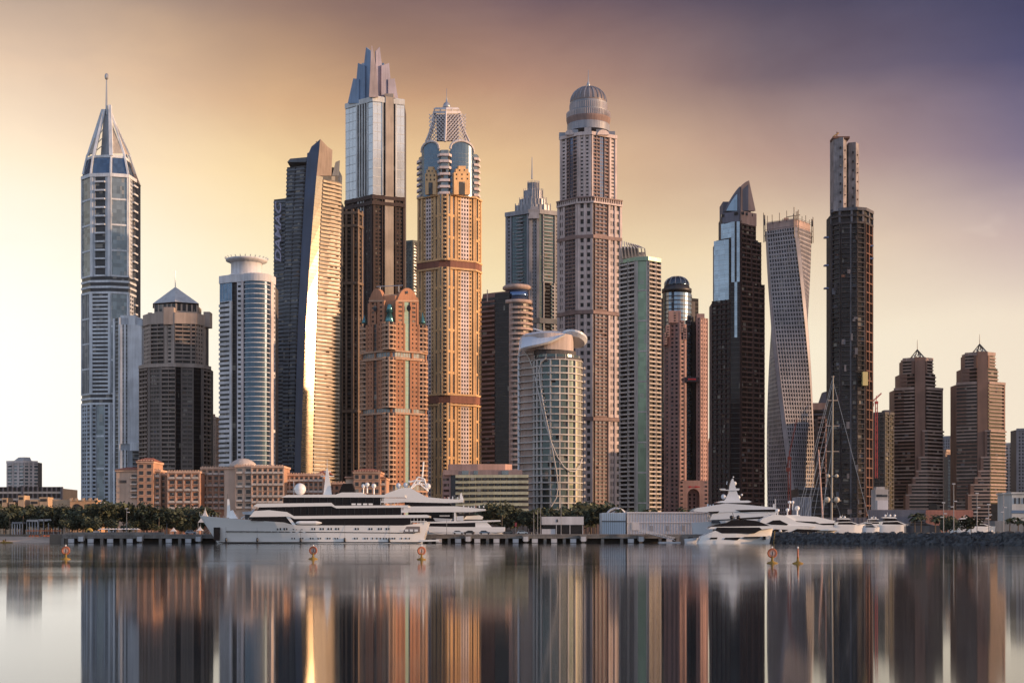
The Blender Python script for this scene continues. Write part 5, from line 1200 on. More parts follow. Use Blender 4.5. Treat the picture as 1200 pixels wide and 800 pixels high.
t = hblock('low_hotel_wing', 'low peach hotel wing between the leaning tower\'s foot and the red roofed pavilion', 830, [(378,404,566,2,hp,4,4,'plain')])

# sandstone villas far left
sv = wall('sandstone_render', (.50,.36,.24))
t = Tower('sandstone_villa', 'low sandstone villa with small wind towers at far left', 30, 760, 'villa')
m = MB(); m.box(t.X(-20), t.X(56), 0, 20, t.Z(618), t.Z(594), sv); t.put(m, 'wall_block')
for x0, x1, yt in ((19,26,580),(33,43,585),(44,54,582),(0,6,583),(8,15,588)):
    m = MB(); m.box(t.X(x0), t.X(x1), 3, 12, t.Z(595), t.Z(yt), sv); m.box(t.X(x0)+.5, t.X(x1)-.5, 2.8, 3.1, t.Z(yt+5), t.Z(yt+2), g_brown); t.put(m, 'wind_tower')
t = Tower('arcaded_villa', 'low orange sandstone villa with arched openings below the spire tower', 95, 740, 'villa')
m = MB(); m.box(t.X(60), t.X(82), 2, 20, t.Z(618), t.Z(585), sv); m.box(t.X(82), t.X(113), 0, 20, t.Z(618), t.Z(585.5), wall('ochre_sandstone', (.55,.33,.18))); t.put(m, 'wall_block')
m = MB()
for x in (82,88,96,104,111): m.box(t.X(x), t.X(x+2.6), -.4, 1.5, t.Z(587), t.Z(583.5), sv)
t.put(m, 'parapet')
for x in (85,99):
    m = MB(); n = 8; w = 5.0; pts = [(t.X(x),-.05,t.Z(600)),(t.X(x+2*w),-.05,t.Z(600))]+[(t.X(x+w+w*cos(pi*k/n)),-.05,t.Z(594-4*sin(pi*k/n))) for k in range(n+1)]
    m.poly(pts, g_brown); t.put(m, 'window')
# white arched sculpture gate
t = Tower('white_arch_gate', 'small white pointed arch among the trees below the spire tower', 120, 700, 'arch')
m = MB(); m.pipe([(-3,0,t.Z(600)),(-2.6,0,t.Z(592)),(0,0,t.Z(587)),(2.6,0,t.Z(592)),(3,0,t.Z(600))], .5, wD, 6); m.pipe([(-1.4,.6,t.Z(600)),(-1,.6,t.Z(594)),(0,.6,t.Z(591)),(1,.6,t.Z(594)),(1.4,.6,t.Z(600))], .3, wD, 6); t.put(m, 'arch')

# cream office block
cream = wall('cream_render', (.56,.53,.36)); 
t = Tower('cream_office_block', 'cream and olive banded office block with a rosy penthouse, in front of the ochre tower', 572, 800, 'office block')
pa = [(534,3),(619,0)]; t.core(pa, 618, 556, g_black, 30)
for k in range(7):
    y = 556+k*6.6; m = MB(); m.band(t.P(*pa), t.Z(y+3.4), t.Z(y), -.2, .9, cream); t.put(m, 'floor_band')
    n = 11
    for c in range(n):
        m = MB(); xx = 537+c*7.3; m.box(t.X(xx), t.X(xx+4.4), .9, 1.6+1.6, t.Z(y+6.3), t.Z(y+3.5), hw_); m.box(t.X(xx+5.2), t.X(xx+6.2), 1.0, 3, t.Z(y+6.6), t.Z(y+3.4), wall('olive_mullion', (.20,.18,.13))); t.put(m, 'window')
t.face([(519,8),(527,5),(534,4)], 618, 553, 'W2 D1', {'W': WIN(wall('dusky_pink', (.30,.22,.21)), g_room, fh=3.2, vs=4), 'D': CUR(g_dark, darkmetal, vs=0)}); t.core([(519,8),(534,4)], 618, 554, g_black, 26)
m = MB(); m.box(t.X(519), t.X(612), 3, 28, t.Z(556), t.Z(550), wall('dusky_pink', (0,0,0))); t.put(m, 'attic_band')
m = MB(); pth = t.P((525,10),(527,6),(560,4),(592,5),(600,9)); m.loft([[(x,y,t.Z(551)) for x,y in pth]+[(t.X(600),24,t.Z(551)),(t.X(525),24,t.Z(551))],[(x,y,t.Z(543)) for x,y in pth]+[(t.X(600),24,t.Z(543)),(t.X(525),24,t.Z(543))]], wall('rosy_render', (.48,.30,.25))); t.put(m, 'penthouse')
for x0, x1 in ((541,549),(555,560),(588,596)):
    m = MB(); m.box(t.X(x0), t.X(x1), 2.6, 4, t.Z(555.5), t.Z(551), g_teal); t.put(m, 'penthouse_window')

# right edge white building and grey wall, hoardings, site cabin
t = Tower('white_villa', 'pale building with arched niches and a blue stripe at the right edge', 1200, 605, 'building')
pv = wall('pale_blue_render', (.50,.52,.52))
m = MB(); m.box(t.X(1186), t.X(1225), 0, 18, t.Z(620), t.Z(578), pv); t.put(m, 'wall_block')
m = MB(); m.box(t.X(1186)-.3, t.X(1226), -.3, 0, t.Z(601), t.Z(597.5), paint('blue_stripe', (.10,.18,.30), .6)); t.put(m, 'blue_stripe')
m = MB(); m.box(t.X(1186)-.5, t.X(1226), -.6, 18.4, t.Z(578.4), t.Z(576.4), pv); t.put(m, 'cornice')
for x in (1188.5,1193.5,1199):
    m = MB(); m.box(t.X(x), t.X(x+1.8), -.2, .3, t.Z(590), t.Z(583), g_dark); t.put(m, 'window')
def lowbox(name, label, cat, x0, x1, yt, D, mat, dep=6, rib=0, ribm=None, yb=624):
    t = Tower(name, label, (x0+x1)/2, D, cat); m = MB(); z0 = max(0, t.Z(yb)); z0 = 0
    m.box(t.X(x0), t.X(x1), 0, dep, z0, t.Z(yt), mat); t.put(m, 'wall_panel')
    if rib:
        m = MB(); n = int((x1-x0)/rib)
        for k in range(n+1): xx = t.X(x0)+(t.X(x1)-t.X(x0))*k/n; m.box(xx-.12, xx+.12, -.14, 0, z0, t.Z(yt)-.1, ribm or mat)
        t.put(m, 'ribbing')
    return t
lowbox('grey_garden_wall', 'plain grey wall in front of the pale building at the right edge', 'wall', 1166, 1204, 610, 575, wall('grey_blue_wall', (.20,.22,.24)), 8)
lowbox('grey_hoarding', 'long dark grey site hoarding left of the orange hoarding', 'hoarding', 1018, 1085, 597, 760, wall('hoarding_grey', (.17,.17,.20)), 1, 2.2)
lowbox('orange_hoarding', 'ribbed orange timber hoarding below the two terraced towers', 'hoarding', 1085.5, 1140, 597.5, 755, wall('hoarding_orange', (.60,.28,.20), .8, .08), 1, 1.6, wall('hoarding_rib', (.34,.14,.10)))
t = lowbox('site_cabin', 'small two storey pale cabin with a blank white panel by the unfinished tower', 'cabin', 1026, 1041, 573, 800, wpale, 10)
m = MB(); m.box(t.X(1028), t.X(1040.5), -.4, 0, t.Z(598), t.Z(586), wall('white_panel', (.62,.62,.66))); t.put(m, 'white_panel')
m = MB(); m.box(t.X(1028), t.X(1038), 2, 8, t.Z(574), t.Z(570), wpale); m.box(t.X(1027), t.X(1040), -.1, .2, t.Z(582), t.Z(579), g_dark); t.put(m, 'upper_window')
lowbox('long_low_terrace', 'long low dark terrace building behind the boats at the foot of the two terraced towers', 'building', 1085, 1186, 612, 800, wslate, 10)
lowbox('silver_box_building', 'small silver ribbed building behind the white motor yachts', 'building', 934, 951, 582, 700, wall('silver_cladding', (.34,.35,.40)), 12, 2, darkmetal)
lowbox('grey_podium', 'dark grey podium wall along the feet of the towers behind the yacht masts', 'podium', 828, 1016, 606, 900, wslate, 8, 5, darkmetal)
lowbox('brown_podium', 'low brown podium wall behind the kiosk and trees', 'podium', 655, 828, 603, 880, wall('podium_brown', (.20,.14,.12)), 8, 4, darkmetal)
# sheds
corr = wall('corrugated_blue_white', (.50,.60,.69), .5, .05); corr2 = wall('corrugated_white', (.66,.64,.67), .5, .04)
t = lowbox('blue_white_shed', 'square pale blue shed with ribbed walls, left of the long white shed', 'shed', 705.5, 733, 600.5, 575, corr, 16, 2.4, wall('shed_rib_blue', (.30,.37,.44)))
m = MB(); m.box(t.X(705), t.X(733.4), -.25, .1, t.Z(611), t.Z(610), darkmetal); t.put(m, 'rail'); 
t = lowbox('long_white_shed', 'long white corrugated shed behind the gangway', 'shed', 735, 832, 600, 580, corr2, 18, 3.2, wall('shed_rib_grey', (.42,.41,.43)))
m = MB(); m.box(t.X(740.5), t.X(749), -.3, 0, t.Z(621), t.Z(611.5), wall('white_panel', (0,0,0))); t.put(m, 'door')
m = MB(); m.box(t.X(813), t.X(815), -.3, 0, t.Z(616), t.Z(613.4), darkmetal); t.put(m, 'vent')
for px in (762,781,799):
    m = MB(); m.box(t.X(px), t.X(px+3.2), -.2, 0, t.Z(621.5), t.Z(615.5), wall('door_grey', (.30,.31,.34))); t.put(m, 'door')
m = MB(); m.box(t.X(735), t.X(832), -.35, 0, t.Z(612.4), t.Z(611.8), corr2); m.box(t.X(734.6), t.X(832.4), -.5, 18.3, t.Z(601), t.Z(599.6), corr2); t.put(m, 'ledge')
t = Tower('arched_hall', 'white arched roof hall showing above the pale blue shed', 722, 640, 'hall')
m = MB(); n = 12; R_ = 11/t.s; out = [(R_*cos(pi*k/n), t.Z(606)+R_*.9*sin(pi*k/n)) for k in range(n+1)]
m.loft([[(x,0,z) for x,z in out], [(x,14,z) for x,z in out]], wall('hall_brown', (.26,.17,.14)), closed=True); t.put(m, 'wall_panel')
m = MB(); m.pipe([(x*1.04,-.3,z+.2) for x,z in out], .55, wD, 6); m.pipe([(x*.7,-.3,t.Z(606)+(z-t.Z(606))*.7) for x,z in out], .3, wD, 6); t.put(m, 'arch')
m = MB(); m.box(-R_, R_, 0, 14, 0, t.Z(606), wD); t.put(m, 'base_wall')
# kiosk
t = Tower('quay_kiosk', 'white flat-roofed kiosk with open dark front on the quay', 660, 556, 'kiosk')
kw = wall('kiosk_white', (.56,.57,.60))
m = MB(); m.box(t.X(635), t.X(684), 0, 8, t.Z(614.5), t.Z(605), kw); t.put(m, 'roof')
m = MB(); m.box(t.X(637), t.X(682), 2.5, 7.8, 0, t.Z(614.5)-.02, g_black); t.put(m, 'glass_wall')  # plain black block under the roof, behind the columns
for x in (683,668,652):
    m = MB(); m.box(t.X(x)-.12, t.X(x)+.12, .2, .5, 0, t.Z(614.5)-.02, kw); t.put(m, 'column')
m = MB(); m.box(t.X(635), t.X(651), .6, 1.6, 0, t.Z(619.5), kw); t.put(m, 'counter')
m = MB(); m.box(t.X(652), t.X(654), -.08, 0, t.Z(611.5), t.Z(609), darkmetal); m.box(t.X(652.5), t.X(653.5), -.08, 0, t.Z(609), t.Z(607.8), darkmetal); t.put(m, 'sign_symbol')
# gangway
t = Tower('gangway', 'white truss gangway sloping down to the water in front of the long white shed', 770, 541, 'gangway')
A_, B_ = Vector((t.X(750),0,t.Z(622.5))), Vector((t.X(791),0,t.Z(632.5))); m = MB()
for yy in (0,1.6):
    o_ = Vector((0,yy,0)); up = Vector((0,0,.95)); m.tube(A_+o_, B_+o_, .12, wD, 4); m.tube(A_+o_+up, B_+o_+up, .09, wD, 4)
    for k in range(16):
        p = A_+(B_-A_)*k/16+o_; r_ = A_+(B_-A_)*(k+1)/16+o_; m.tube(p, p+up, .06, wD, 4); m.tube(p if k%2 else p+up, r_+up if k%2 else r_, .05, wD, 4)
t.put(m, 'truss')
m = MB(); m.plate([A_, B_, B_+Vector((0,1.6,0)), A_+Vector((0,1.6,0))], (0,0,-1), .12, conc); t.put(m, 'walkway')
m = MB(); m.box(B_.x-6, B_.x+2, -1, 4, -GZ-.3, -GZ+.5, fend); t.put(m, 'pontoon')
# ================================================================ trees
leafs = [wall('leaf_dark', (.035,.046,.028), .9, .3, .4), wall('leaf_mid', (.068,.084,.045), .85, .3, .4), wall('leaf_light', (.125,.135,.08), .8, .3, .4)]
bark = wall('bark', (.12,.09,.065))
def tree_mesh(seed, h, w):
    r = random.Random(seed); root = thing('tree', 'x', 'tree')
    m = MB(); th = h*.42
    m.tube((0,0,-.2), (0,0,th), .24, bark, 7, .15)
    for k in range(5): a = r.uniform(0,2*pi); m.tube((0,0,th*.75), (w*.28*cos(a), w*.28*sin(a), h*r.uniform(.55,.75)), .12, bark, 5, .05)
    m.build('trunk', root)
    m = MB(); lobes = [(r.uniform(-.32,.32)*w, r.uniform(-.3,.3)*w, h*r.uniform(.42,.84), r.uniform(.16,.30)*w) for _ in range(11)]
    for lx, ly, lz, lr in lobes:
        base = r.choice((0,0,1,1,2))
        for k in range(75):
            a = r.uniform(0,2*pi); b = math.asin(r.uniform(-1,1)); rr = lr*r.uniform(.45,1.1)
            c = Vector((lx+rr*cos(a)*cos(b), ly+rr*sin(a)*cos(b), lz+rr*.8*sin(b)))
            u = Vector((r.uniform(-1,1),r.uniform(-1,1),r.uniform(-1,1))).normalized(); v_ = u.orthogonal().normalized(); s_ = r.uniform(.22,.5)
            m.poly([c-u*s_-v_*s_*.6, c+u*s_*.8-v_*s_, c+u*s_+v_*s_*.7, c-u*s_*.7+v_*s_], leafs[min(2,max(0,base+r.choice((-1,0,0,1))))])
    m.build('crown', root); note(root); return root
protos = [tree_mesh(1, 10, 10), tree_mesh(2, 9, 11), tree_mesh(3, 11, 9), tree_mesh(4, 8, 9)]
first_used = [False]*4
tr = random.Random(8)
def place_tree(px, D, top, label, group, v=None):
    v = tr.randrange(4) if v is None else v
    h0 = (10,9,11,8)[v]; H_ = (CAMZ+(HZ-top)/F*D)-GZ
    o = protos[v] if not first_used[v] else copy_tree(protos[v], None)
    first_used[v] = True
    o.location = (wx_(px,D), D, GZ-.1); o.rotation_euler = (0,0,tr.uniform(0,6)); s_ = H_/h0*1.12; o.scale = (s_*tr.uniform(.9,1.2), s_*tr.uniform(.9,1.2), s_)
    tag(o, label, 'tree', group)
for k in range(38):
    px = -6+k*6.6+tr.uniform(-2,2); 
    top = 598+tr.uniform(-3,4)-(6 if 118 < px < 160 else 0)
    D = tr.uniform(612,668) if px < 75 or px > 250 else tr.uniform(585,650)
    place_tree(px, D, top, 'dark leafy tree in the belt of trees between the hotel and the quay', 'trees in the belt along the left shore')
for k in range(12):
    place_tree(tr.uniform(-4,74), tr.uniform(640,690), 599+tr.uniform(-4,4), 'dark leafy tree in the belt of trees between the hotel and the quay', 'trees in the belt along the left shore')
for k in range(20):
    px = tr.uniform(75,245); place_tree(px, tr.uniform(574,600), 611+tr.uniform(-4,5), 'low dark bushy tree close behind the left quay', 'low trees close behind the left quay')
for k in range(22):
    px = 572+k*6.6+tr.uniform(-2,2); D = tr.uniform(650,760)
    place_tree(px, D, (594 if 600 > px or 680 < px < 712 else 601)+tr.uniform(-3,4), 'dark leafy tree behind the kiosk and the pale blue shed', 'trees behind the kiosk')
for px, top, lab in ((1113,607,'small round tree on the breakwater, left of the tallest lamp post'),(1138,607,'small round tree on the breakwater between two lamp posts'),(1106,613,'low shrubby tree at the left end of the small trees on the breakwater')):
    place_tree(px, 500, top, lab, None, 3)
# palms
def palm(px, D, top, label, group=None, h=None):
    o = thing('palm_tree', label, 'palm tree', (wx_(px,D), D, GZ), tr.uniform(0,6), group); H_ = CAMZ+(HZ-top)/F*D-GZ-1
    m = MB(); m.tube((0,0,-.2), (.1,0,H_*.5), .26, bark, 7, .2); m.tube((.1,0,H_*.5), (.3,0,H_), .2, bark, 7, .2); m.build('trunk', o)
    m = MB(); r = random.Random(int(px))
    for k in range(22):
        a = 2*pi*k/22+r.uniform(-.15,.15); L = r.uniform(2.2,3.1); el = r.uniform(-.3,1.1); p = Vector((.3,0,H_)); d = Vector((cos(a)*cos(el), sin(a)*cos(el), sin(el))); pts = [p]
        for j in range(6): p = p+d*L/6; pts.append(p); d = (d+Vector((0,0,-.28))).normalized()
        for j in range(6):
            sd_ = Vector((-sin(a),cos(a),0)); w0 = .5*sin(pi*(j+.3)/6.6)+.08; w1 = .5*sin(pi*(j+1.3)/6.9)+.04
            for sg_ in (-1,1): m.poly([pts[j], pts[j]+sd_*sg_*w0+Vector((0,0,-.25)), pts[j+1]+sd_*sg_*w1+Vector((0,0,-.25)), pts[j+1]], leafs[r.choice((0,1,1))])
    m.build('crown', o); return o
for px, D, top, lab in ((1072,520,602,'dark palm against the grey hoarding'),(1079,535,601,'dark palm where the grey hoarding meets the orange one'),(1096,520,604,'left palm of the two against the orange hoarding'),(1102,530,603,'right palm of the two against the orange hoarding'),
                        (726,640,594,'palm behind the arched hall'),(757,680,596,'palm above the left half of the long white shed'),(766,700,595,'tallest palm above the long white shed'),(800,700,594,'palm in front of the pink stone tower\'s arch'),
                        (741,690,597,'palm above the gap between the two sheds'),(808,720,596,'palm above the right end of the long white shed'),(1183,560,606,'palm left of the pale building at the right edge'),(1193,560,607,'palm in front of the pale building at the right edge'),(1200,545,608,'palm cut by the right edge of the picture')):
    palm(px, D, top, lab)

for px, D, top, lab in ((12,600,600,'palm at the left edge behind the beach'),(27,606,597,'palm between the leftmost beach shelter and the beach bar'),(52,602,598,'palm above the longest white beach bar'),(78,590,599,'palm at the left end of the quay'),(97,596,596,'palm just left of the round yellow kiosk'),
                        (131,592,592,'tall palm left of the lamp post on the left quay'),(168,590,597,'palm below the square hotel tower'),(186,586,601,'palm left of the small white tent on the quay'),(252,600,598,'palm beside the white tent behind the long yacht\'s bow'),(588,650,597,'palm below the cream office block'),(676,640,596,'palm right of the kiosk among the trees'),(645,660,598,'palm above the kiosk roof')):
    palm(px, D, top, lab)
# ================================================================ boats
yw = paint('yacht_white', (.86,.86,.84), .22, 0, .6); yg = paint('yacht_grey_white', (.64,.68,.72), .25, 0, .5); yb = paint('yacht_black_glass', (.012,.01,.012), .08); ynav = paint('navy_hull', (.03,.04,.06), .15, 0, .5); anti = paint('boot_stripe', (.02,.02,.025), .4)
class Boat:
    def __init__(s, name, label, pcx, D, cat='yacht', group=None):
        s.pcx, s.D, s.s = pcx, D, F/D; s.root = thing(name, label, cat, (wx_(pcx,D), D, 0), 0, group)
    def X(s, px): return (px-s.pcx)/s.s
    def Z(s, py): return CAMZ+(HZ-py)/s.s
    def slab(s, out, hb, mat, name, yc=None, bev=0):
        """an outline seen from the side, given the beam 2*hb about the boat's centre line"""
        yc = s.hb if yc is None else yc
        m = MB(); m.plate([(s.X(a), yc-hb, s.Z(b)) for a, b in out], (0,1,0), 2*hb, mat); return m.build(name, s.root)
    def ball(s, px, py, r, mat, name='radar_dome', y=None, post=0):
        m = MB(); c = (s.X(px), s.hb if y is None else y, s.Z(py)); m.ball(c, r/s.s, mat, 14)
        o = m.build(name, s.root, None, True)
        if post: m = MB(); m.tube((c[0],c[1],s.Z(py+post)), (c[0],c[1],c[2]-r/s.s*.8), r/s.s*.3, mat, 6); m.build('dome_post', s.root)
        return o
    def hull(s, top, wl, sheer, hb, mat, bow=-1, bt=.35):
        """top=(bow px, stern px) at the deck, wl=(bow px, stern px) at the water; sheer: [(px,py)]"""
        s.hb = hb; n = 26; m = MB()
        def zs(px):
            P = sorted(sheer)
            if px <= P[0][0]: return s.Z(P[0][1])
            for a, b in zip(P, P[1:]):
                if px <= b[0]: return s.Z(a[1]+(b[1]-a[1])*(px-a[0])/(b[0]-a[0]))
            return s.Z(P[-1][1])
        L = []; st = []
        for i in range(n+1):
            u = (i/n)**1.4; bd = hb*min(1, (u/bt)) **.62 if u > 0 else .02; bw_ = hb*.96*min(1, (u/.5))**.8 if u > 0 else .02
            if u > .8: k = 1-.18*((u-.8)/.2)**2; bd *= k; bw_ *= k
            row = []
            for j in range(7):
                v = j/6; px = (wl[0]+(wl[1]-wl[0])*u)*(1-v)+(top[0]+(top[1]-top[0])*u)*v; tp = top[0]+(top[1]-top[0])*u
                z = -1+(zs(tp)+1)*v; row.append((s.X(px), bw_+(bd-bw_)*v**1.5, z))
            st.append(row)
        vs = []; fs = []
        for row in st:
            for x, y, z in row: vs.append((x, hb-y, z))
            for x, y, z in row: vs.append((x, hb+y, z))
        for i in range(n):
            for j in range(6):
                a = i*14+j; fs.append((a,a+14,a+15,a+1)); b = a+7; fs.append((b+1,b+15,b+14,b))
            a = i*14; fs.append((a+6,a+20,a+27,a+13)); fs.append((a,a+7,a+21,a+14))
        a = n*14; fs.append(tuple(a+j for j in range(7))+tuple(a+13-j for j in range(7)))
        m.faces(vs, fs, mat); h = m.build('hull', s.root); return h
    def side(s, px, yoff=0):  # y of the near side
        return yoff
    def window(s, x0, x1, y0, y1, y, mat=None, name='window', par=None):
        m = MB(); m.box(s.X(x0), s.X(x1), y-.06, y+.3, s.Z(y1), s.Z(y0), mat or yb); return m.build(name, s.root)

b = Boat('motor_yacht', 'long white motor yacht with black window bands and a black funnel, moored along the quay', 365, 523.5)
b.hull((229,502), (253,494), [(229,603.5),(262,606.5),(293,609),(337,612),(345,615.2),(480,615.4),(492,612),(503,611)], 6.6, yw)
m = MB(); n = 20
m.box(b.X(262), b.X(493), -.0, .4, .02, .35, anti); b.slab([(256,635.6),(493,635.6),(493,634.6),(256,634.6)], 6.5, anti, 'boot_stripe')
def hy(px, v=.6):   # near-side y of this hull at a pixel column
    u = max(.001, (px-241)/(498-241)); bd = min(1, u/.35)**.62; bw_ = .96*min(1, u/.5)**.8; return 6.6*(1-(bw_+(bd-bw_)*v**1.5)*(1-.18*(max(0,u-.8)/.2)**2))
m = MB(); pts = [(px, 621.8+(px-258)*.0085) for px in range(262, 494, 8)]
for (a, c), (d, e) in zip(pts, pts[1:]):
    m.box(b.X(a), b.X(d), min(hy(a,.55),hy(d,.55))-.07, max(hy(a,.55),hy(d,.55))+.5, b.Z(c+1.0), b.Z(c), anti)
b_str = m.build('black_stripe', b.root)
b.window(247.5, 255, 617.5, 633, hy(251,.5)-1.2, yb, 'anchor_pocket')
for k, px in enumerate((324,327.5,332,335,343,346.5,353,365,368,375,378,384,387.5,393,396,416,419,432,435,443,446,452,455)): b.window(px, px+1.5, 618.2, 620.6, hy(px,.75)-.05, None, 'porthole')
for k, px in enumerate((341,344,351,354,363,366,372,375,383,386,392,395,415,418,427,430,436,441,445,449,452,459,462,470,475,479)): b.window(px, px+1.2, 629.6, 631.4, hy(px,.2)-.12, None, 'porthole')
b.window(467, 492, 616.5, 623.4, hy(478,.7)-.1, paint('recess_grey', (.22,.19,.18), .6), 'boarding_recess')
for px in (469,474.5,480,485.5): b.window(px, px+4, 619.8, 622.5, hy(478,.7)-.22, yw, 'bulwark_door')
b.slab([(293,609.5),(300,604),(337,604.5),(345,606.5),(481,605.5),(481,616),(345,616),(337,612)], 5.9, yb, 'window_band')
b.slab([(334,604),(338,604),(347,615.4),(343,615.4)], 6.05, yw, 'deck_strut')
b.slab([(292,605.4),(298,598.3),(315,597.4),(336,599.5),(344,604.2),(400,603.6),(500,602.8),(503,604),(503,606.2),(345,607.6),(338,604.8)], 6.35, yw, 'deck')
b.slab([(300,599),(304,593),(470,592.5),(470,604),(344,604.5),(336,599.8)], 5.7, yb, 'window_band')
b.slab([(296,592.6),(301,589.8),(388,588.7),(392,592.2),(478,591.6),(478,594.2),(394,595.2),(388,592.6),(303,594)], 6.0, yw, 'deck')
b.slab([(331,589.4),(331,582),(447,582),(447,592.4),(392,592.6),(388,589)], 5.2, yb, 'window_band')
b.slab([(329,582.4),(335,579.6),(393,579),(400,576.6),(424,576.6),(428,579.2),(474,579.4),(474,582.4)], 5.6, yw, 'roof')
b.slab([(395,577),(400,565.8),(411,565.6),(414.5,577)], 2.0, paint('funnel_black', (.015,.013,.013), .5), 'funnel')
for px in (411.5,418,425,431.5): b.window(px, px+5, 589.4, 591.4, b.hb-5.35, yw, 'deck_locker')
m = MB()
for x0, x1, y0, y1 in ((470,478,594,600),(481,500,606.8,611),(446,468,583.5,588)):
    for px in range(x0, x1, 4): m.tube((b.X(px), .9, b.Z(y1+3)), (b.X(px), .9, b.Z(y0)), .10, yw, 4)
    m.box(b.X(x0), b.X(x1), .8, 1.05, b.Z(y1+.4), b.Z(y0+3.4), yw)
m.build('aft_rail', b.root)
b.ball(348.5, 572.2, 7.2, yw, 'radar_dome', None, 7)
b.slab([(376.5,579.5),(379,556),(380,548),(381.5,548),(383,556),(386.5,579.5)], .9, yw, 'mast')
m = MB(); m.box(b.X(373), b.X(389), b.hb-.5, b.hb+.5, b.Z(557.4), b.Z(556.4), yw); m.tube((b.X(380.7),b.hb,b.Z(548)), (b.X(380.7),b.hb,b.Z(536)), .1, yw, 4); m.box(b.X(377), b.X(385), b.hb-.2, b.hb+.2, b.Z(552), b.Z(551), yw); m.tube((b.X(341),b.hb,b.Z(579)), (b.X(341),b.hb,b.Z(562)), .1, yw, 4); m.build('mast_spreader', b.root)
for px, py, r in ((424,568.5,2.4),(428.6,567,2.6),(436.4,568.4,2.8)): b.ball(px, py, r, yw, 'radar_dome', b.hb-1, 10)
m = MB(); x0, x1 = b.X(348), b.X(377); zc = b.Z(612.4); m.loft([[(x, .2+r_*cos(2*pi*k/12)*.9, zc+r_*sin(2*pi*k/12)) for k in range(12)] for x, r_ in ((x0-.5,.1),(x0,.55),(x0+1,.72),(x1-2,.72),(x1-1,.5),(x1,.2))], yw); m.build('tender', b.root)
m = MB(); m.loft([[(b.X(262),5.9,b.Z(606)),(b.X(267),5.9,b.Z(606)),(b.X(266),7.1,b.Z(606))],[(b.X(262.3),6.4,b.Z(584)),(b.X(264.6),6.4,b.Z(584)),(b.X(263.6),6.8,b.Z(584))]], yw)
m.tube((b.X(262.6),6.6,b.Z(586)), (b.X(262.6),6.6,b.Z(578)), .08, anti, 4); m.loft([[(b.X(265),5.4,b.Z(607)),(b.X(275),5.4,b.Z(607)),(b.X(275),7.6,b.Z(607)),(b.X(265),7.6,b.Z(607))],[(b.X(266),6,b.Z(598)),(b.X(269),6,b.Z(597)),(b.X(269),7,b.Z(597)),(b.X(266),7,b.Z(598))]], yw); m.build('bow_crane', b.root)
m = MB(); m.loft([[(b.X(282),4.6,b.Z(602)),(b.X(300),4.6,b.Z(603)),(b.X(300),8,b.Z(603)),(b.X(282),8,b.Z(602))],[(b.X(281),4,b.Z(599.4)),(b.X(303),4,b.Z(597.5)),(b.X(303),8.6,b.Z(597.5)),(b.X(281),8.6,b.Z(599.4))]], yg); m.box(b.X(284), b.X(296), 5, 8, b.Z(608), b.Z(602.5), anti); m.tube((b.X(279),6,b.Z(607)),(b.X(295),6,b.Z(596)),.2,yg,5); m.build('foredeck_tender', b.root)
m = MB(); m.tube((b.X(229.5),6.6,b.Z(604)),(b.X(229.5),6.6,b.Z(599)),.06,yw,4)
for k in range(14): px = 232+k*4.4; m.tube((b.X(px), hy(max(242,px))+.1, b.Z(604+k*.35)), (b.X(px), hy(max(242,px))+.1, b.Z(601.6+k*.35)), .05, yw, 4)
m.build('bow_rail', b.root)
b.slab([(490,634.4),(494,632),(514,632),(515,633.8)], 5.5, yw, 'swim_platform')
for px in (262,300,352,404,456):
    m = MB(); m.lathe([(.05,.3),(.34,.5),(.38,1.2),(.34,1.9),(.05,2.1)], 10, anti, b.X(px), hy(px,.3)-.42); m.tube((b.X(px),hy(px,.3)-.42,2.1),(b.X(px),hy(px,.9),b.Z(610.5)),.03,anti,4); m.build('fender', b.root, None, True)
for (x0,y0),(x1,y1) in (((248,612),(224,626)),((246,614),(214,626)),((497,618),(517,626))):
    m = MB(); pts = [(b.X(x0+(x1-x0)*k/6), 6-(6-21)*k/6, b.Z(y0+(y1-y0)*k/6+2.2*sin(pi*k/6))) for k in range(7)]; m.pipe(pts, .05, fend, 4); m.build('mooring_rope', b.root)
for y, xs in ((598.5, range(316,468,9)), (586.8, range(338,444,9)), (611, range(352,480,10))):
    m = MB()
    for px in xs: m.box(b.X(px), b.X(px)+.08, (.86 if y > 605 else .95 if y > 590 else 1.42)-.22, 1.6, b.Z(y+4.2), b.Z(y-4.2), anti)
    if y != 611: m.build('window_mullion', b.root)
m = MB(); m.box(b.X(470), b.X(498), 2, 11, b.Z(606), b.Z(605), wC2); m.build('aft_deck', b.root)

b = Boat('motor_yacht', 'white motor yacht behind the quay, with a small tender boat under its overhanging decks', 520, 572, group=None)
b.hull((440,592), (448,590), [(440,612),(505,616.5),(592,618.5)], 6.2, yw)
b.slab([(500,617.5),(500,612.5),(557,612.8),(560,617.5)], 5.6, yb, 'window_band'); b.slab([(557,617.8),(557,612),(570,611),(577,617.8)], 5.7, yw, 'cabin_wall')
b.slab([(500,617),(592,617.2),(591,623.4),(503,623.4)], 6.25, yw, 'bulwark')
b.slab([(500,611),(586,609),(587,610.6),(534,612.6),(500,612.8)], 6.0, yw, 'deck'); b.slab([(535,609.5),(535,604.6),(543,604.2),(543,609.5)], 5.6, yg, 'deck_house')
b.slab([(543,608),(546,604),(562,603.2),(566,605),(565,608)], 1.3, yw, 'life_raft')
m = MB(); x = b.X(519.5); z = b.Z(611); yy = .5
m.loft([[(b.X(510),yy,z+.3),(b.X(527),yy,z),(b.X(529),yy+1,z),(b.X(527),yy+2,z),(b.X(510),yy+2,z+.3)],[(b.X(507.5),yy-.3,b.Z(606.6)),(b.X(529),yy-.3,b.Z(607.5)),(b.X(532),yy+1,b.Z(607.5)),(b.X(529),yy+2.3,b.Z(607.5)),(b.X(507.5),yy+2.3,b.Z(606.6))]], yg)
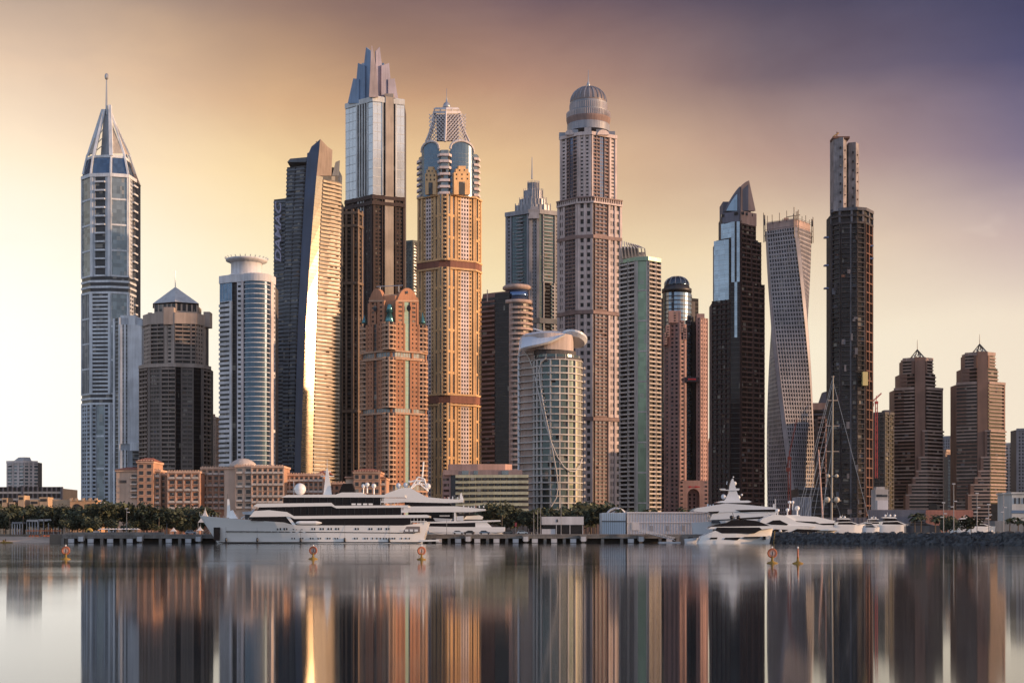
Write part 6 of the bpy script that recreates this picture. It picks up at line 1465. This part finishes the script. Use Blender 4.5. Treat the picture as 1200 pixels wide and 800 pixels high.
m.box(b.X(516), b.X(526), yy+.2, yy+1.8, b.Z(606.8), b.Z(604.4), yb); m.box(b.X(515), b.X(527), yy, yy+2, b.Z(604.4), b.Z(603.6), yw); m.build('tender', b.root)
b.slab([(532,611),(532,594),(534,594),(534.6,611)], 5.9, yw, 'deck_strut')
b.slab([(470,594),(478,593),(535,592.8),(569,596.2),(569,598),(552,599.6),(474,600)], 6.2, yw, 'deck'); b.slab([(478,612),(478,599),(530,599),(530,612)], 4.4, yb, 'window_band')
b.slab([(474,594),(474,587.5),(524,587.5),(532,593.5)], 5.2, yb, 'window_band')
b.slab([(440,590),(452,578),(470,571.5),(480,571),(491,577),(500,582),(520,584),(543,585.2),(543,588),(524,589),(474,588)], 5.6, yw, 'roof')
b.slab([(538,585.5),(538.5,579),(540,576),(543,585.5)], .7, yw, 'stern_light_mast')
for px, py, r in ((465.6,567.8,3.1),(474.2,567.4,3.2),(500,569,3.9)): b.ball(px, py, r, yg, 'radar_dome', None, 6)
m = MB()
for (x0,y0),(x1,y1) in (((480,572),(489,558)),((489,558),(496,560)),((496,560),(500,574)),((483,567),(498,566)),((486,562),(497,563)),((480,572),(495,560)),((500,574),(486,562)),((494,558),(495.5,540)),((478,564),(486,562))):
    for dy_ in (-1.2,1.2): m.tube((b.X(x0),b.hb+dy_,b.Z(y0)), (b.X(x1),b.hb+dy_*.8,b.Z(y1)), .28, yw, 5)
m.build('mast', b.root); b.ball(485,563.5,1.6,yw); b.ball(478,563,1.4,yw); b.ball(492,566,1.5,yw)
r = random.Random(5); m = MB()
for k in range(16): px = 520+k*3.1+r.uniform(-1,1); py = 584.5 if px < 540 else 594.5; m.box(b.X(px), b.X(px+1.2), 2, 3, b.Z(py), b.Z(py-r.uniform(1.5,3.5)), r.choice((yg,darkmetal,wrust)))
m.build('deck_furniture', b.root)

b = Boat('motor_yacht', 'large grey white motor yacht with a tall finned radar mast, behind the black topped yacht', 864, 556)
b.hull((812,912), (816,905), [(812,612),(912,606)], 5.6, yg)
b.slab([(834,612.5),(834,606),(860,606.5),(866,613)], 5.2, ynav, 'window_band'); b.slab([(832,609),(836,599.5),(862,598.5),(912,599.5),(903,607),(880,608.5),(866,607)], 5.5, yg, 'cabin_wall')
b.slab([(812,598),(816,595),(835,592),(850,589.5),(872,591),(905,594),(914,597),(912,599.4),(880,600.5),(866,599),(838,600.5),(814,599)], 5.8, yg, 'deck')
b.slab([(829,599.4),(843,598.6),(841,601),(833,601.4)], 5.86, yb, 'window_band'); b.slab([(862,597.2),(911,596.4),(909,599.2),(868,599.8)], 5.9, yb, 'window_band'); b.slab([(866,606.8),(895,604.8),(893,607.6),(872,608.4)], 5.6, yb, 'window_band')
b.slab([(843,590.5),(850,587.6),(880,588),(876,592)], 3.6, yb, 'window_band'); b.slab([(840,588.4),(847,586.2),(878,586),(882,587.4),(878,588.6),(850,588.8)], 4.0, yg, 'roof')
b.slab([(851,586.5),(856,577),(858,566),(860,560.5),(861.5,559.6),(863,566),(866,576),(870,586.5)], .9, yg, 'mast')
m = MB(); m.box(b.X(847), b.X(868), b.hb-1.4, b.hb+1.4, b.Z(574), b.Z(573), yg); m.box(b.X(846), b.X(852), b.hb-1.6, b.hb+1.6, b.Z(572.9), b.Z(571.8), yg); m.box(b.X(864), b.X(869), b.hb-.6, b.hb+.6, b.Z(572.9), b.Z(571.6), yg); m.tube((b.X(854),b.hb,b.Z(567)),(b.X(854.5),b.hb,b.Z(563)),.2,yg,4); m.build('mast_spreader', b.root)
for px, py, r_ in ((863.4,565.6,2.5),(850.4,581.2,3.1),(867.6,582,2.8),(872,579,1.3),(862,558,.9)): b.ball(px, py, r_, yg)
for px in (830,833,836.5,908): m = MB(); m.box(b.X(px), b.X(px+1.4), 3, 4, b.Z(595), b.Z(590+(px%2)), yg); m.build('deck_chair', b.root)

b = Boat('motor_yacht', 'low white motor yacht with a curved black upper deck, moored left of the breakwater end', 864, 528)
b.hull((908,822), (903,817), [(820,629),(832,624),(842,619.6),(907,618)], 3.6, yw)
b.slab([(838,621),(840,617.6),(890,617.6),(893,620),(884,624.6),(846,624.6)], 3.62, yb, 'window_band')
b.slab([(830,619.4),(833,617),(906,615.8),(909,618.6),(893,619.8),(840,619.6)], 3.5, yw, 'deck')
b.slab([(831,617.4),(838,614.6),(852,612),(858,609),(874,608.4),(888,610),(904,616.2)], 2.9, yb, 'upper_deck')
b.slab([(848,631.6),(850,629.6),(868,629.2),(864,632.6)], 3.66, yb, 'window'); b.slab([(870,630),(873,628.6),(892,628.2),(890,630)], 3.64, yb, 'window'); b.slab([(831,631.4),(833,629.4),(841,629.2),(840,631.4)], 3.66, yb, 'window'); b.slab([(895,632),(895,628),(898,628),(898,632)], 2.6, yb, 'window')
for px in (859,867): b.ball(px, 605.6, 2.3, anti, 'radar_dome', None, 4)
m = MB(); m.tube((b.X(863),b.hb,b.Z(609)),(b.X(860),b.hb,b.Z(600)),.12,anti,4); m.tube((b.X(857),b.hb,b.Z(609)),(b.X(868),b.hb,b.Z(603)),.1,anti,4); m.build('mast', b.root)

b = Boat('motor_yacht', 'sleek white motor yacht with arched black windows, behind the breakwater end', 935, 545)
b.hull((986,890), (960,893), [(886,614),(915,615),(950,616),(986,620)], 4.6, yw)
b.slab([(888,615),(893,608),(906,602.4),(920,603.6),(934,611),(960,614),(984,619),(986,621),(890,622)], 4.2, yw, 'deck_house')
b.slab([(898,613.4),(906,609.4),(914,609),(924,614),(922,615.2),(904,614.4)], 4.26, yb, 'window'); b.slab([(927,622.6),(934,619.4),(962,620.6),(954,623.4),(934,624)], 4.62, yb, 'window'); b.slab([(904,622),(908,619.6),(924,620.4),(918,623.2),(906,623.4)], 4.6, yb, 'window')
b.slab([(914,605),(925,603.4),(958,605),(980,610),(978,612),(956,613.4),(934,611)], 3.4, yw, 'flybridge'); b.slab([(924,609.6),(956,611),(961,613),(940,613.6)], 3.5, yb, 'window')
for px in (920,930.5,934.5,953): b.window(px, px+2.2, 629, 631, .55, None, 'porthole')
for px, py, r_ in ((914,597.5,2),(928,588,2.1),(931.6,588,2),(937,595,3),(925.5,597,2.2)): b.ball(px, py, r_, yw, post=9)
m = MB(); m.tube((b.X(912),b.hb,b.Z(604)),(b.X(911),b.hb,b.Z(584)),.14,yw,4); m.box(b.X(923), b.X(940), b.hb-1, b.hb+1, b.Z(605), b.Z(603), yw); m.build('radar_arch', b.root)

def cruiser(label, x0, x1, ytop, D, mat, bow=1, seed=0, hy0=None, group=None, domes=2):
    """small motor cruiser: x0..x1 pixel extent, bow=+1 points right"""
    c = (x0+x1)/2; b = Boat('motor_cruiser', label, c, D, 'boat', group); L = x1-x0; f = lambda u: (x0+u*L) if bow > 0 else (x1-u*L)
    ysh = hy0; hb = max(1.4, L/b.s*.13)
    b.hull((f(1),f(0)), (f(.9),f(.02)), [(x0,ysh),(x1,ysh-(.8 if bow > 0 else 0))], hb, mat)
    h = ysh-ytop; hm = yw if mat is not ynav else ynav
    b.slab([(f(.04),ysh+.3),(f(.08),ysh-h*.36),(f(.55),ysh-h*.42),(f(.86),ysh-.2)], hb*.86, hm, 'deck_house')
    b.slab([(f(.10),ysh-h*.08),(f(.13),ysh-h*.30),(f(.55),ysh-h*.34),(f(.74),ysh-h*.06)], hb*.88, yb, 'window_band')
    b.slab([(f(.16),ysh-h*.40),(f(.20),ysh-h*.68),(f(.44),ysh-h*.72),(f(.60),ysh-h*.42)], hb*.7, yb, 'window_band')
    b.slab([(f(.10),ysh-h*.70),(f(.14),ysh-h*.80),(f(.48),ysh-h*.80),(f(.54),ysh-h*.66)], hb*.78, hm, 'roof')
    for k in range(domes): b.ball(f(.22+.14*k), ysh-h*.95, max(.9, L*.035), yw)
    m = MB(); m.tube((b.X(f(.3)),hb,b.Z(ysh-h*.8)), (b.X(f(.28)),hb,b.Z(ysh-h*1.25)), .08, yw, 4); m.build('mast', b.root)
    return b
cruiser('white cruiser just right of the sleek white yacht, seen over the breakwater', 978, 1014, 605, 560, yw, 1, hy0=615)
cruiser('white cruiser with a tan awning behind the breakwater at the foot of the unfinished tower', 1002, 1034, 606, 600, yw, -1, hy0=614)
cruiser('white cruiser with three radar domes in front of the grey hoarding', 1030, 1070, 603, 575, yw, 1, hy0=615, domes=3)
cruiser('dark navy cruiser in front of the two dark palms', 1062, 1104, 608, 560, ynav, 1, hy0=616, domes=0)
cruiser('white cruiser half hidden by the orange hoarding end and the tallest lamp post', 1112, 1140, 605, 590, yw, -1, hy0=614)
cruiser('white cruiser beside the grey garden wall', 1134, 1168, 608, 545, yw, 1, hy0=617, domes=1)
cruiser('small white cruiser low behind the breakwater, below the cabin with the blank panel', 1012, 1032, 611, 540, yg, 1, hy0=618, domes=0)
# sailing yacht with the tall mast
b = Boat('sailing_yacht', 'white sailing yacht with the tallest mast, radar domes in pairs on its spreaders', 975, 590)
b.hull((1024,934), (1015,938), [(934,617),(1024,614)], 3.4, yw); b.slab([(950,616.5),(955,612),(990,611.5),(1000,615.5)], 2.2, yw, 'deck_house'); b.slab([(955,615),(958,613),(988,612.8),(993,614.8)], 2.26, yb, 'window_band')
m = MB(); m.tube((b.X(976.6),b.hb,b.Z(615)),(b.X(978.4),b.hb,b.Z(439)),.46,paint('mast_ivory', (.32,.30,.26), .4),10,.26); m.build('mast', b.root)
m = MB()
for y, w in ((586,11),(557,8),(528,8),(498,8),(468,6),(440,2)):
    x_ = 978.4-(y-439)/176*1.8; m.box(b.X(x_-w), b.X(x_+w), b.hb-.15, b.hb+.15, b.Z(y+.6), b.Z(y-.4), wC2)
m.build('spreader', b.root)
ivory = paint('dome_ivory', (.52,.47,.38), .4)
for dx, y, r_ in ((-5.4,585,3.5),(5.6,585,3.5),(-4.6,557,2.3),(5.4,557,2.3)): b.ball(977.2+dx, y, r_, ivory)
m = MB()
for (x0,y0),(x1,y1) in (((977.5,450),(938,612)),((977.4,470),(944,612)),((977,498),(947,612)),((976.8,480),(955,612)),((977,528),(964,612)),((978.2,445),(1022,612)),((971,557),(966,612)),((978,442),(934,615))):
    m.tube((b.X(x0),b.hb,b.Z(y0)), (b.X(x1),b.hb+(.8 if x1 < 960 else 0),b.Z(y1)), .09, steel, 4)
m.build('rigging', b.root)
b = Boat('sailing_yacht', 'smaller sailing yacht with a pinkish raked mast left of the tallest mast', 962, 610)
b.hull((996,944), (990,947), [(944,617),(996,616)], 2.4, yg); b.slab([(956,616.8),(958,613.6),(980,613.6),(984,616.5)], 1.5, yw, 'deck_house')
m = MB(); m.tube((b.X(966),b.hb,b.Z(615)),(b.X(960.6),b.hb,b.Z(526)),.38,paint('mast_pink', (.60,.36,.30), .4),8,.22); m.build('mast', b.root)
m = MB(); m.tube((b.X(960.8),b.hb,b.Z(528)),(b.X(990),b.hb,b.Z(614)),.06,steel,4); m.tube((b.X(960.8),b.hb,b.Z(528)),(b.X(946),b.hb,b.Z(614)),.06,steel,4); m.build('rigging', b.root)
# small dinghy by the gangway
b = Boat('dinghy', 'small grey inflatable dinghy below the right end of the long white shed', 811, 540, 'dinghy')
b.hull((822,802), (820,803), [(802,631),(822,629.6)], 1.2, yg); b.slab([(806,630.8),(807,628.6),(812,628.4),(814,630.4)], .5, anti, 'console')

# ================================================================ buoys
by = wall('buoy_yellow', (.30,.19,.035), .7, .35, 1.5); bo = wall('buoy_orange', (.42,.13,.06), .7, .3, 1.5); bwht = wall('sign_white', (.58,.48,.44), .5); bl_ = wall('sign_dark', (.04,.03,.04), .5)
def buoy(px, D, rot, label):
    o = thing('sign_buoy', label, 'buoy', (wx_(px,D), D, 0), rot, 'orange ring buoys off the quay'); o.scale = (.86,.86,.86)
    m = MB(); m.lathe([(.2,-.5),(.72,-.3),(.78,.0),(.66,.14),(.34,.22),(.22,.34),(.2,.34)], 20, by); m.build('float', o, None, True)
    m = MB(); m.lathe([(.17,.3),(.15,.95)], 12, by); m.build('post', o)
    zc = 1.38; n = 28; m = MB(); rings = []
    for j in range(n): 
        a = 2*pi*j/n; rings.append([((.56+.13*cos(c))*cos(a), .09*sin(c), zc+(.56+.13*cos(c))*sin(a)) for c in [2*pi*k/8 for k in range(8)]])
    rings.append(rings[0]); m.loft(rings, bo, True, False); m.build('ring', o, None, True)
    m = MB(); m.loft([[(.5*cos(2*pi*j/n), y, zc+.5*sin(2*pi*j/n)) for j in range(n)] for y in (.05,-.05)], bwht); d = m.build('sign_panel', o)
    m = MB(); m.loft([[(.42*cos(2*pi*j/n), -.06, zc+.42*sin(2*pi*j/n)) for j in range(n)], [(.33*cos(2*pi*j/n), -.061, zc+.33*sin(2*pi*j/n)) for j in range(n)]], bo, True, False)
    m.plate([(-.12,-.06,zc-.28),(.02,-.06,zc-.30),(.14,-.06,zc-.05),(.05,-.06,zc+.1),(.13,-.06,zc+.28),(-.03,-.06,zc+.26),(-.07,-.06,zc+.05),(-.01,-.06,zc-.08)], (0,-1,0), .02, bl_); m.build('sign_symbol', o)
    m = MB(); m.lathe([(.05,2.0),(.05,2.1),(.13,2.12),(.13,2.26),(.04,2.33)], 12, paint('lamp_white', (.75,.75,.75), .3)); m.build('lantern', o)
buoy(77, 198, .1, 'orange ring buoy on a yellow float, leftmost, off the left end of the quay')
buoy(367, 200, -.1, 'orange ring buoy on a yellow float in front of the middle of the long yacht')
buoy(494, 196, .25, 'orange ring buoy on a yellow float in front of the long yacht\'s stern')
buoy(905, 172, 0, 'orange ring buoy on a yellow float off the breakwater end, its sign facing the viewer')
buoy(935, 170, 1.35, 'orange ring buoy turned edge-on, right of the others')

# ================================================================ cars on the quay
def car(px, D, label, c, rot=0, suv=False, z=GZ+.06):
    o = thing('parked_car', label, 'car', (wx_(px,D), D, z), rot, 'cars parked on the quay')
    pm = paint('car_paint_'+label.split()[0], c, .25, .3, .6); H_ = .15 if suv else 0
    prof = [(-2.15,.35),(-2.15,.75),(-2.0,.92+H_),(-1.2,1.0+H_),(1.15,.98+H_),(2.0,.85),(2.2,.62),(2.18,.35)]
    m = MB(); m.loft([[(x*k, y, z_) for x, z_ in prof] for y, k in ((-.86,.985),(-.7,1),(.7,1),(.86,.985))], pm); m.build('body', o)
    cab = [(-1.75,.95+H_),(-1.35,1.42+H_*1.6),(.35,1.46+H_*1.6),(1.2,.96+H_)]
    m = MB(); m.loft([[(x, -.78, z_) for x, z_ in cab], [(x*.96, .0, z_+.02) for x, z_ in cab], [(x, .78, z_) for x, z_ in cab]], pm); m.build('roof', o)
    for sg in (-1,1):
        m = MB(); m.plate([(-1.45,sg*.80,1.0+H_),(-1.2,sg*.77,1.34+H_*1.6),(-.1,sg*.77,1.38+H_*1.6),(-.1,sg*.8,1.0+H_)], (0,sg,0), .02, yb); m.plate([(0,sg*.8,1.0+H_),(0,sg*.77,1.38+H_*1.6),(.35,sg*.77,1.38+H_*1.6),(.95,sg*.8,1.0+H_)], (0,sg,0), .02, yb); m.build('side_window', o)
    m = MB(); m.plate([(1.18,-.7,1.0+H_),(1.18,.7,1.0+H_),(.42,.66,1.41+H_*1.6),(.42,-.66,1.41+H_*1.6)], (1,0,1), .02, yb); m.build('windscreen', o)
    for sx in (-1.35,1.4):
        for sg in (-1,1):
            m = MB(); n = 16; m.loft([[(sx+.33*cos(2*pi*k/n), sg*.88, .33+.33*sin(2*pi*k/n)) for k in range(n)], [(sx+.33*cos(2*pi*k/n), sg*.66, .33+.33*sin(2*pi*k/n)) for k in range(n)]], wall('tyre', (.02,.02,.02))); w = m.build('wheel', o)
    for sg in (-1,1): m = MB(); m.box(2.1,2.2,sg*.75-.18,sg*.75+.18,.62,.76,paint('lamp_white', (0,0,0))); m.build('headlight', o); m = MB(); m.box(-2.18,-2.1,sg*.75-.15,sg*.75+.15,.66,.8,red); m.build('tail_light', o)
car(537, 549, 'white parked car on the quay, left of the black one', (.5,.55,.6))
car(549.5, 549, 'black parked car on the quay behind the yacht with the small tender', (.02,.02,.025), pi)
car(568, 549, 'blue parked car on the quay below the overhanging decks\' end', (.10,.16,.24))
car(595, 550, 'charcoal parked car on the quay in front of the trees', (.03,.03,.035), pi, True)
car(612, 549, 'silver parked car on the quay, nearest the thin poles by the kiosk', (.30,.36,.42))
car(224, 551, 'slate parked car on the left quay under the long yacht\'s bow', (.14,.18,.24), 0, True)

# ================================================================ posts, tents, beach things
def post(px, D, ytop, label, z=GZ, r=.13, arms=((1.0,0),), cat='lamp post', group=None, name='lamp_post', mat=None):
    mat = mat or paint('post_grey', (.26,.27,.29), .5); o = thing(name, label, cat, (wx_(px,D), D, z), 0, group); h = CAMZ+(HZ-ytop)/F*D-z
    m = MB(); m.tube((0,0,0), (0,0,h), r, mat, 8, r*.6); m.lathe([(r*2,0),(r*2,.3),(r,.35)], 8, mat); m.build('pole', o)
    for f, dx in arms:
        m = MB(); m.box(-.5+dx, .5+dx, -.25, .25, h*f-.35, h*f-.02, fend); m.tube((0,0,h*f-.3),(dx,0,h*f-.2),.06,mat,4); m.build('lamp_head', o)
    return o
post(148.5, 548, 595, 'white lamp post on the left quay', GZ+.05, .12, ((1,0),(.86,.5)))
for px, yt, lab in ((1105.7,588,'first lamp post from the left on the breakwater'),(1117.6,566,'tallest lamp post on the breakwater'),(1145,577,'lamp post on the breakwater right of the second small round tree'),(1158.6,590,'short lamp post between two taller ones on the breakwater'),(1176,577,'rightmost lamp post on the breakwater, before the grey garden wall')):
    post(px, 478, yt, lab, 3.3, .17, ((1,0),(.66,.55),(.55,-.5)))
for px, yt, lab in ((625.5,600,'shortest of the three thin poles left of the kiosk'),(630,597,'middle one of the three thin poles left of the kiosk'),(633.5,594,'tallest of the three thin poles left of the kiosk'),(657.5,585,'thin flagpole rising behind the kiosk roof'),(523.5,608,'thin pole on the quay between the long yacht and the white parked car')):
    post(px, 551, yt, lab, GZ+.05, .12, (), 'pole', None, 'thin_pole')
o = thing('red_sign', 'small red sign on a post among the trees left of the kiosk', 'sign', (wx_(604.5,560), 560, GZ)); m = MB(); m.tube((0,0,0),(0,0,3),.07,steel,5); m.build('post', o); m = MB(); m.box(-.4,.4,-.08,.02,3,4.6,red); m.build('sign_panel', o)
def tent(px, D, ytop, w, label, wallh=1.0):
    o = thing('peaked_tent', label, 'tent', (wx_(px,D), D, GZ), 0); h = CAMZ+(HZ-ytop)/F*D-GZ
    m = MB(); n = 6; rings = []
    for k in range(n+1): v = k/n; r_ = w/2*(1-v)**1.6+.04; rings.append([(r_*sx, r_*sy, h*.45+(h*.55)*v) for sx, sy in ((-1,-1),(1,-1),(1,1),(-1,1))])
    m.loft(rings, wall('canvas_white', (.62,.60,.58))); m.build('canopy', o)
    for sx in (-1,1):
        for sy in (-1,1): m = MB(); m.tube((sx*w/2*.97,sy*w/2*.97,0),(sx*w/2*.97,sy*w/2*.97,h*.46),.07,steel,5); m.build('pole', o)
tent(240.5, 560, 594.5, 4.6, 'white peaked tent canopy behind the long yacht\'s bow'); tent(203.5, 556, 617.5, 2.2, 'small white peaked tent on the left quay'); tent(234.5, 556, 616, 2.4, 'small white peaked tent close to the long yacht\'s bow')
# orange terrace roof in front of the hotel
t = Tower('terrace_roof', 'long orange roof edge in the trees below the orange hotel wing', 212, 600, 'terrace'); m = MB(); m.box(t.X(193), t.X(230), 0, 8, t.Z(606), t.Z(603.6), wall('orange_roof', (.48,.17,.06))); t.put(m, 'roof')
for px in (195,204,213,222,229): m = MB(); m.box(t.X(px)-.15, t.X(px)+.15, .5, .8, 0, t.Z(606)-.02, wD); t.put(m, 'column')
# beach bar pergolas
for k, (x0, x1, yt, lab) in enumerate(((14,26,611,'grey flat-roofed beach shelter, leftmost on the beach'),(31,44,608.5,'white flat-roofed beach bar nearest the water at the left'),(45,68,608,'longest white flat-roofed beach bar shelter'),(72,84,611,'white beach shelter right of the longest one'))):
    t = Tower('beach_shelter', lab, (x0+x1)/2, 612+k*3, 'shelter'); m = MB(); m.box(t.X(x0), t.X(x1), 0, 6, t.Z(yt+2.4), t.Z(yt), wall('canvas_white', (0,0,0)) if k else wgrey); t.put(m, 'roof')
    n = 4
    for j in range(n+1): m = MB(); xx = t.X(x0)+(t.X(x1)-t.X(x0))*j/n; m.box(xx-.14, xx+.14, .2, .5, 0, t.Z(yt+1.6)-.01, wD); t.put(m, 'post')
    m = MB(); m.box(t.X(x0)+.5, t.X(x1)-.5, 3, 3.4, 0, 1.1, wrust); t.put(m, 'counter')
orr = wall('parasol_orange', (.55,.15,.05)); pwh = wall('canvas_white', (0,0,0))
def parasol(px, D, z, label, mat, group):
    o = thing('parasol', label, 'parasol', (wx_(px,D), D, z), 0, group); m = MB(); m.tube((0,0,0),(0,0,2.3),.04,steel,5); m.build('pole', o)
    m = MB(); m.lathe([(1.15,1.95),(1.1,2.0),(.05,2.45)], 8, mat); m.build('canopy', o)
pr = random.Random(3)
for k in range(12): parasol(33+k*3.4, pr.uniform(596,606), 2.6, 'orange beach parasol in front of the white beach bars', orr, 'orange parasols on the beach')
for k in range(13): parasol(118+k*3.6, 562+pr.uniform(-2,3), GZ, 'pale beach parasol in the row behind the lamp post on the left quay', pwh, 'pale parasols behind the left quay')
def chair(px, D, z):
    o = thing('beach_chair', 'tiny orange beach chair below the orange parasols', 'chair', (wx_(px,D), D, z), pr.uniform(-.6,.6), 'orange chairs on the beach')
    m = MB(); m.box(-.35,.35,-.6,.5,.3,.4,orr); m.build('seat', o); m = MB(); m.plate([(-.35,.5,.35),(.35,.5,.35),(.35,.85,1.0),(-.35,.85,1.0)], (0,1,0), .06, orr); m.build('backrest', o)
    for sx in (-.3,.3):
        for sy in (-.5,.45): m = MB(); m.box(sx-.03,sx+.03,sy-.03,sy+.03,0,.3,steel); m.build('leg', o)
for k in range(12): chair(35+k*3.2+pr.uniform(-.6,.6), 592+pr.uniform(-3,3), 1.95)
o = thing('yellow_kiosk', 'round yellow beach kiosk at the left end of the quay', 'kiosk', (wx_(105,570), 570, GZ)); m = MB(); m.lathe([(1.3,0),(1.35,1.2),(1.2,1.9),(.7,2.4),(.05,2.6)], 16, wall('kiosk_yellow', (.52,.34,.08))); m.build('body', o, None, True); m = MB(); m.box(-.5,.5,-1.5,-1.2,.8,1.7,g_black); m.build('hatch', o)
o = thing('white_booth', 'small white booth beside the round yellow kiosk', 'booth', (wx_(112.5,568), 568, GZ)); m = MB(); m.box(-1.1,1.1,0,1.8,0,1.3,kw); m.build('wall_box', o); m = MB(); m.box(-1.25,1.25,-.15,1.95,1.3,1.45,wgrey); m.build('roof', o)
# pedal boats and the people on them
def person(px, D, z, label, shirt):
    m = MB(); x, y = 0, 0; sk = wall('skin', (.30,.17,.11)); sh = wall('shirt_'+shirt[0], shirt[1])
    m.lathe([(.05,.0),(.19,.02),(.2,.15),(.16,.35),(.21,.55),(.08,.62)], 10, sh); m.lathe([(.06,.60),(.06,.68),(.11,.72),(.12,.83),(.08,.93),(.01,.95)], 10, sk)
    for s_ in (-1,1): m.tube((s_*.2,0,.55),(s_*.24,-.2,.3),.05,sk,6,.04); m.tube((s_*.24,-.2,.3),(s_*.16,-.42,.3),.04,sk,6,.03); m.tube((s_*.1,0,.08),(s_*.12,-.45,.14),.08,sh,6,.06); m.tube((s_*.12,-.45,.14),(s_*.12,-.6,-.2),.06,sk,6,.04)
    o = m.build('person', None, None, True, (wx_(px,D), D, z)); tag(o, label, 'person')
def pedalo(px, D, label):
    o = thing('pedal_boat', label, 'pedal boat', (wx_(px,D), D, 0), 0, 'yellow pedal boats by the beach'); s_ = 1
    for sy in (-.8,.8):
        m = MB(); m.loft([[(x, sy+r_*cos(2*pi*k/10), .12+r_*.8*sin(2*pi*k/10)) for k in range(10)] for x, r_ in ((-2.2,.08),(-1.8,.36),(1.4,.4),(2.1,.26),(2.5,.06))], by); m.build('float', o)
    m = MB(); m.box(-1.5,1.2,-.9,.9,.35,.5,by); m.build('deck', o)
    for sy in (-.45,.45): m = MB(); m.box(-.9,-.3,sy-.3,sy+.3,.5,.7,by); m.box(-1.0,-.85,sy-.3,sy+.3,.5,1.15,by); m.build('seat', o)
pedalo(7, 556, 'yellow pedal boat at the left edge of the beach'); pedalo(66, 556, 'yellow pedal boat by the left end of the quay')
person(6.6, 555.6, .72, 'person in a dark shirt sitting on the pedal boat at the left edge', ('dark', (.03,.03,.04)))
person(64.4, 555.6, .72, 'person in a dark shirt sitting on the pedal boat by the quay', ('dark', (0,0,0))); person(66.6, 556.5, .72, 'person in a red shirt sitting on the pedal boat by the quay', ('red', (.3,.05,.04)))
# yellow striped mooring pile and dark pile at the breakwater end
o = thing('mooring_pile', 'dark mooring pile with a white cap at the breakwater end', 'pile', (wx_(914.5,542), 542, 0)); m = MB(); m.tube((0,0,-2),(0,0,4.2),.42,anti,10); m.build('pole', o); m = MB(); m.lathe([(.5,4.2),(.5,4.8),(.1,5.1)], 10, yw); m.build('cap', o)
o = thing('yellow_marker', 'thin yellow marker post at the bow of the black topped yacht', 'marker', (wx_(906,524), 524, 0)); m = MB(); m.tube((0,0,-2),(.6,0,4),.13,by,6); m.build('pole', o); m = MB(); m.box(.45,.75,-.1,.1,4,4.5,by); m.build('topmark', o)

# ================================================================ the thin evening haze over the sea
hz_, t_, b_ = newmat('haze'); t_.nodes.remove(b_)
pv_ = N(t_, 'ShaderNodeVolumePrincipled'); pv_.inputs['Color'].default_value = (.95,.93,.93,1); pv_.inputs['Density'].default_value = .000016; pv_.inputs['Anisotropy'].default_value = .5
t_.links.new(pv_.outputs[0], t_.nodes['Material Output'].inputs['Volume'])
m = MB(); m.box(-1500, 1500, -80, 2300, -5, 480, hz_); tag(m.build('haze'), 'thin evening haze over the water and the city', 'haze', kind='stuff')
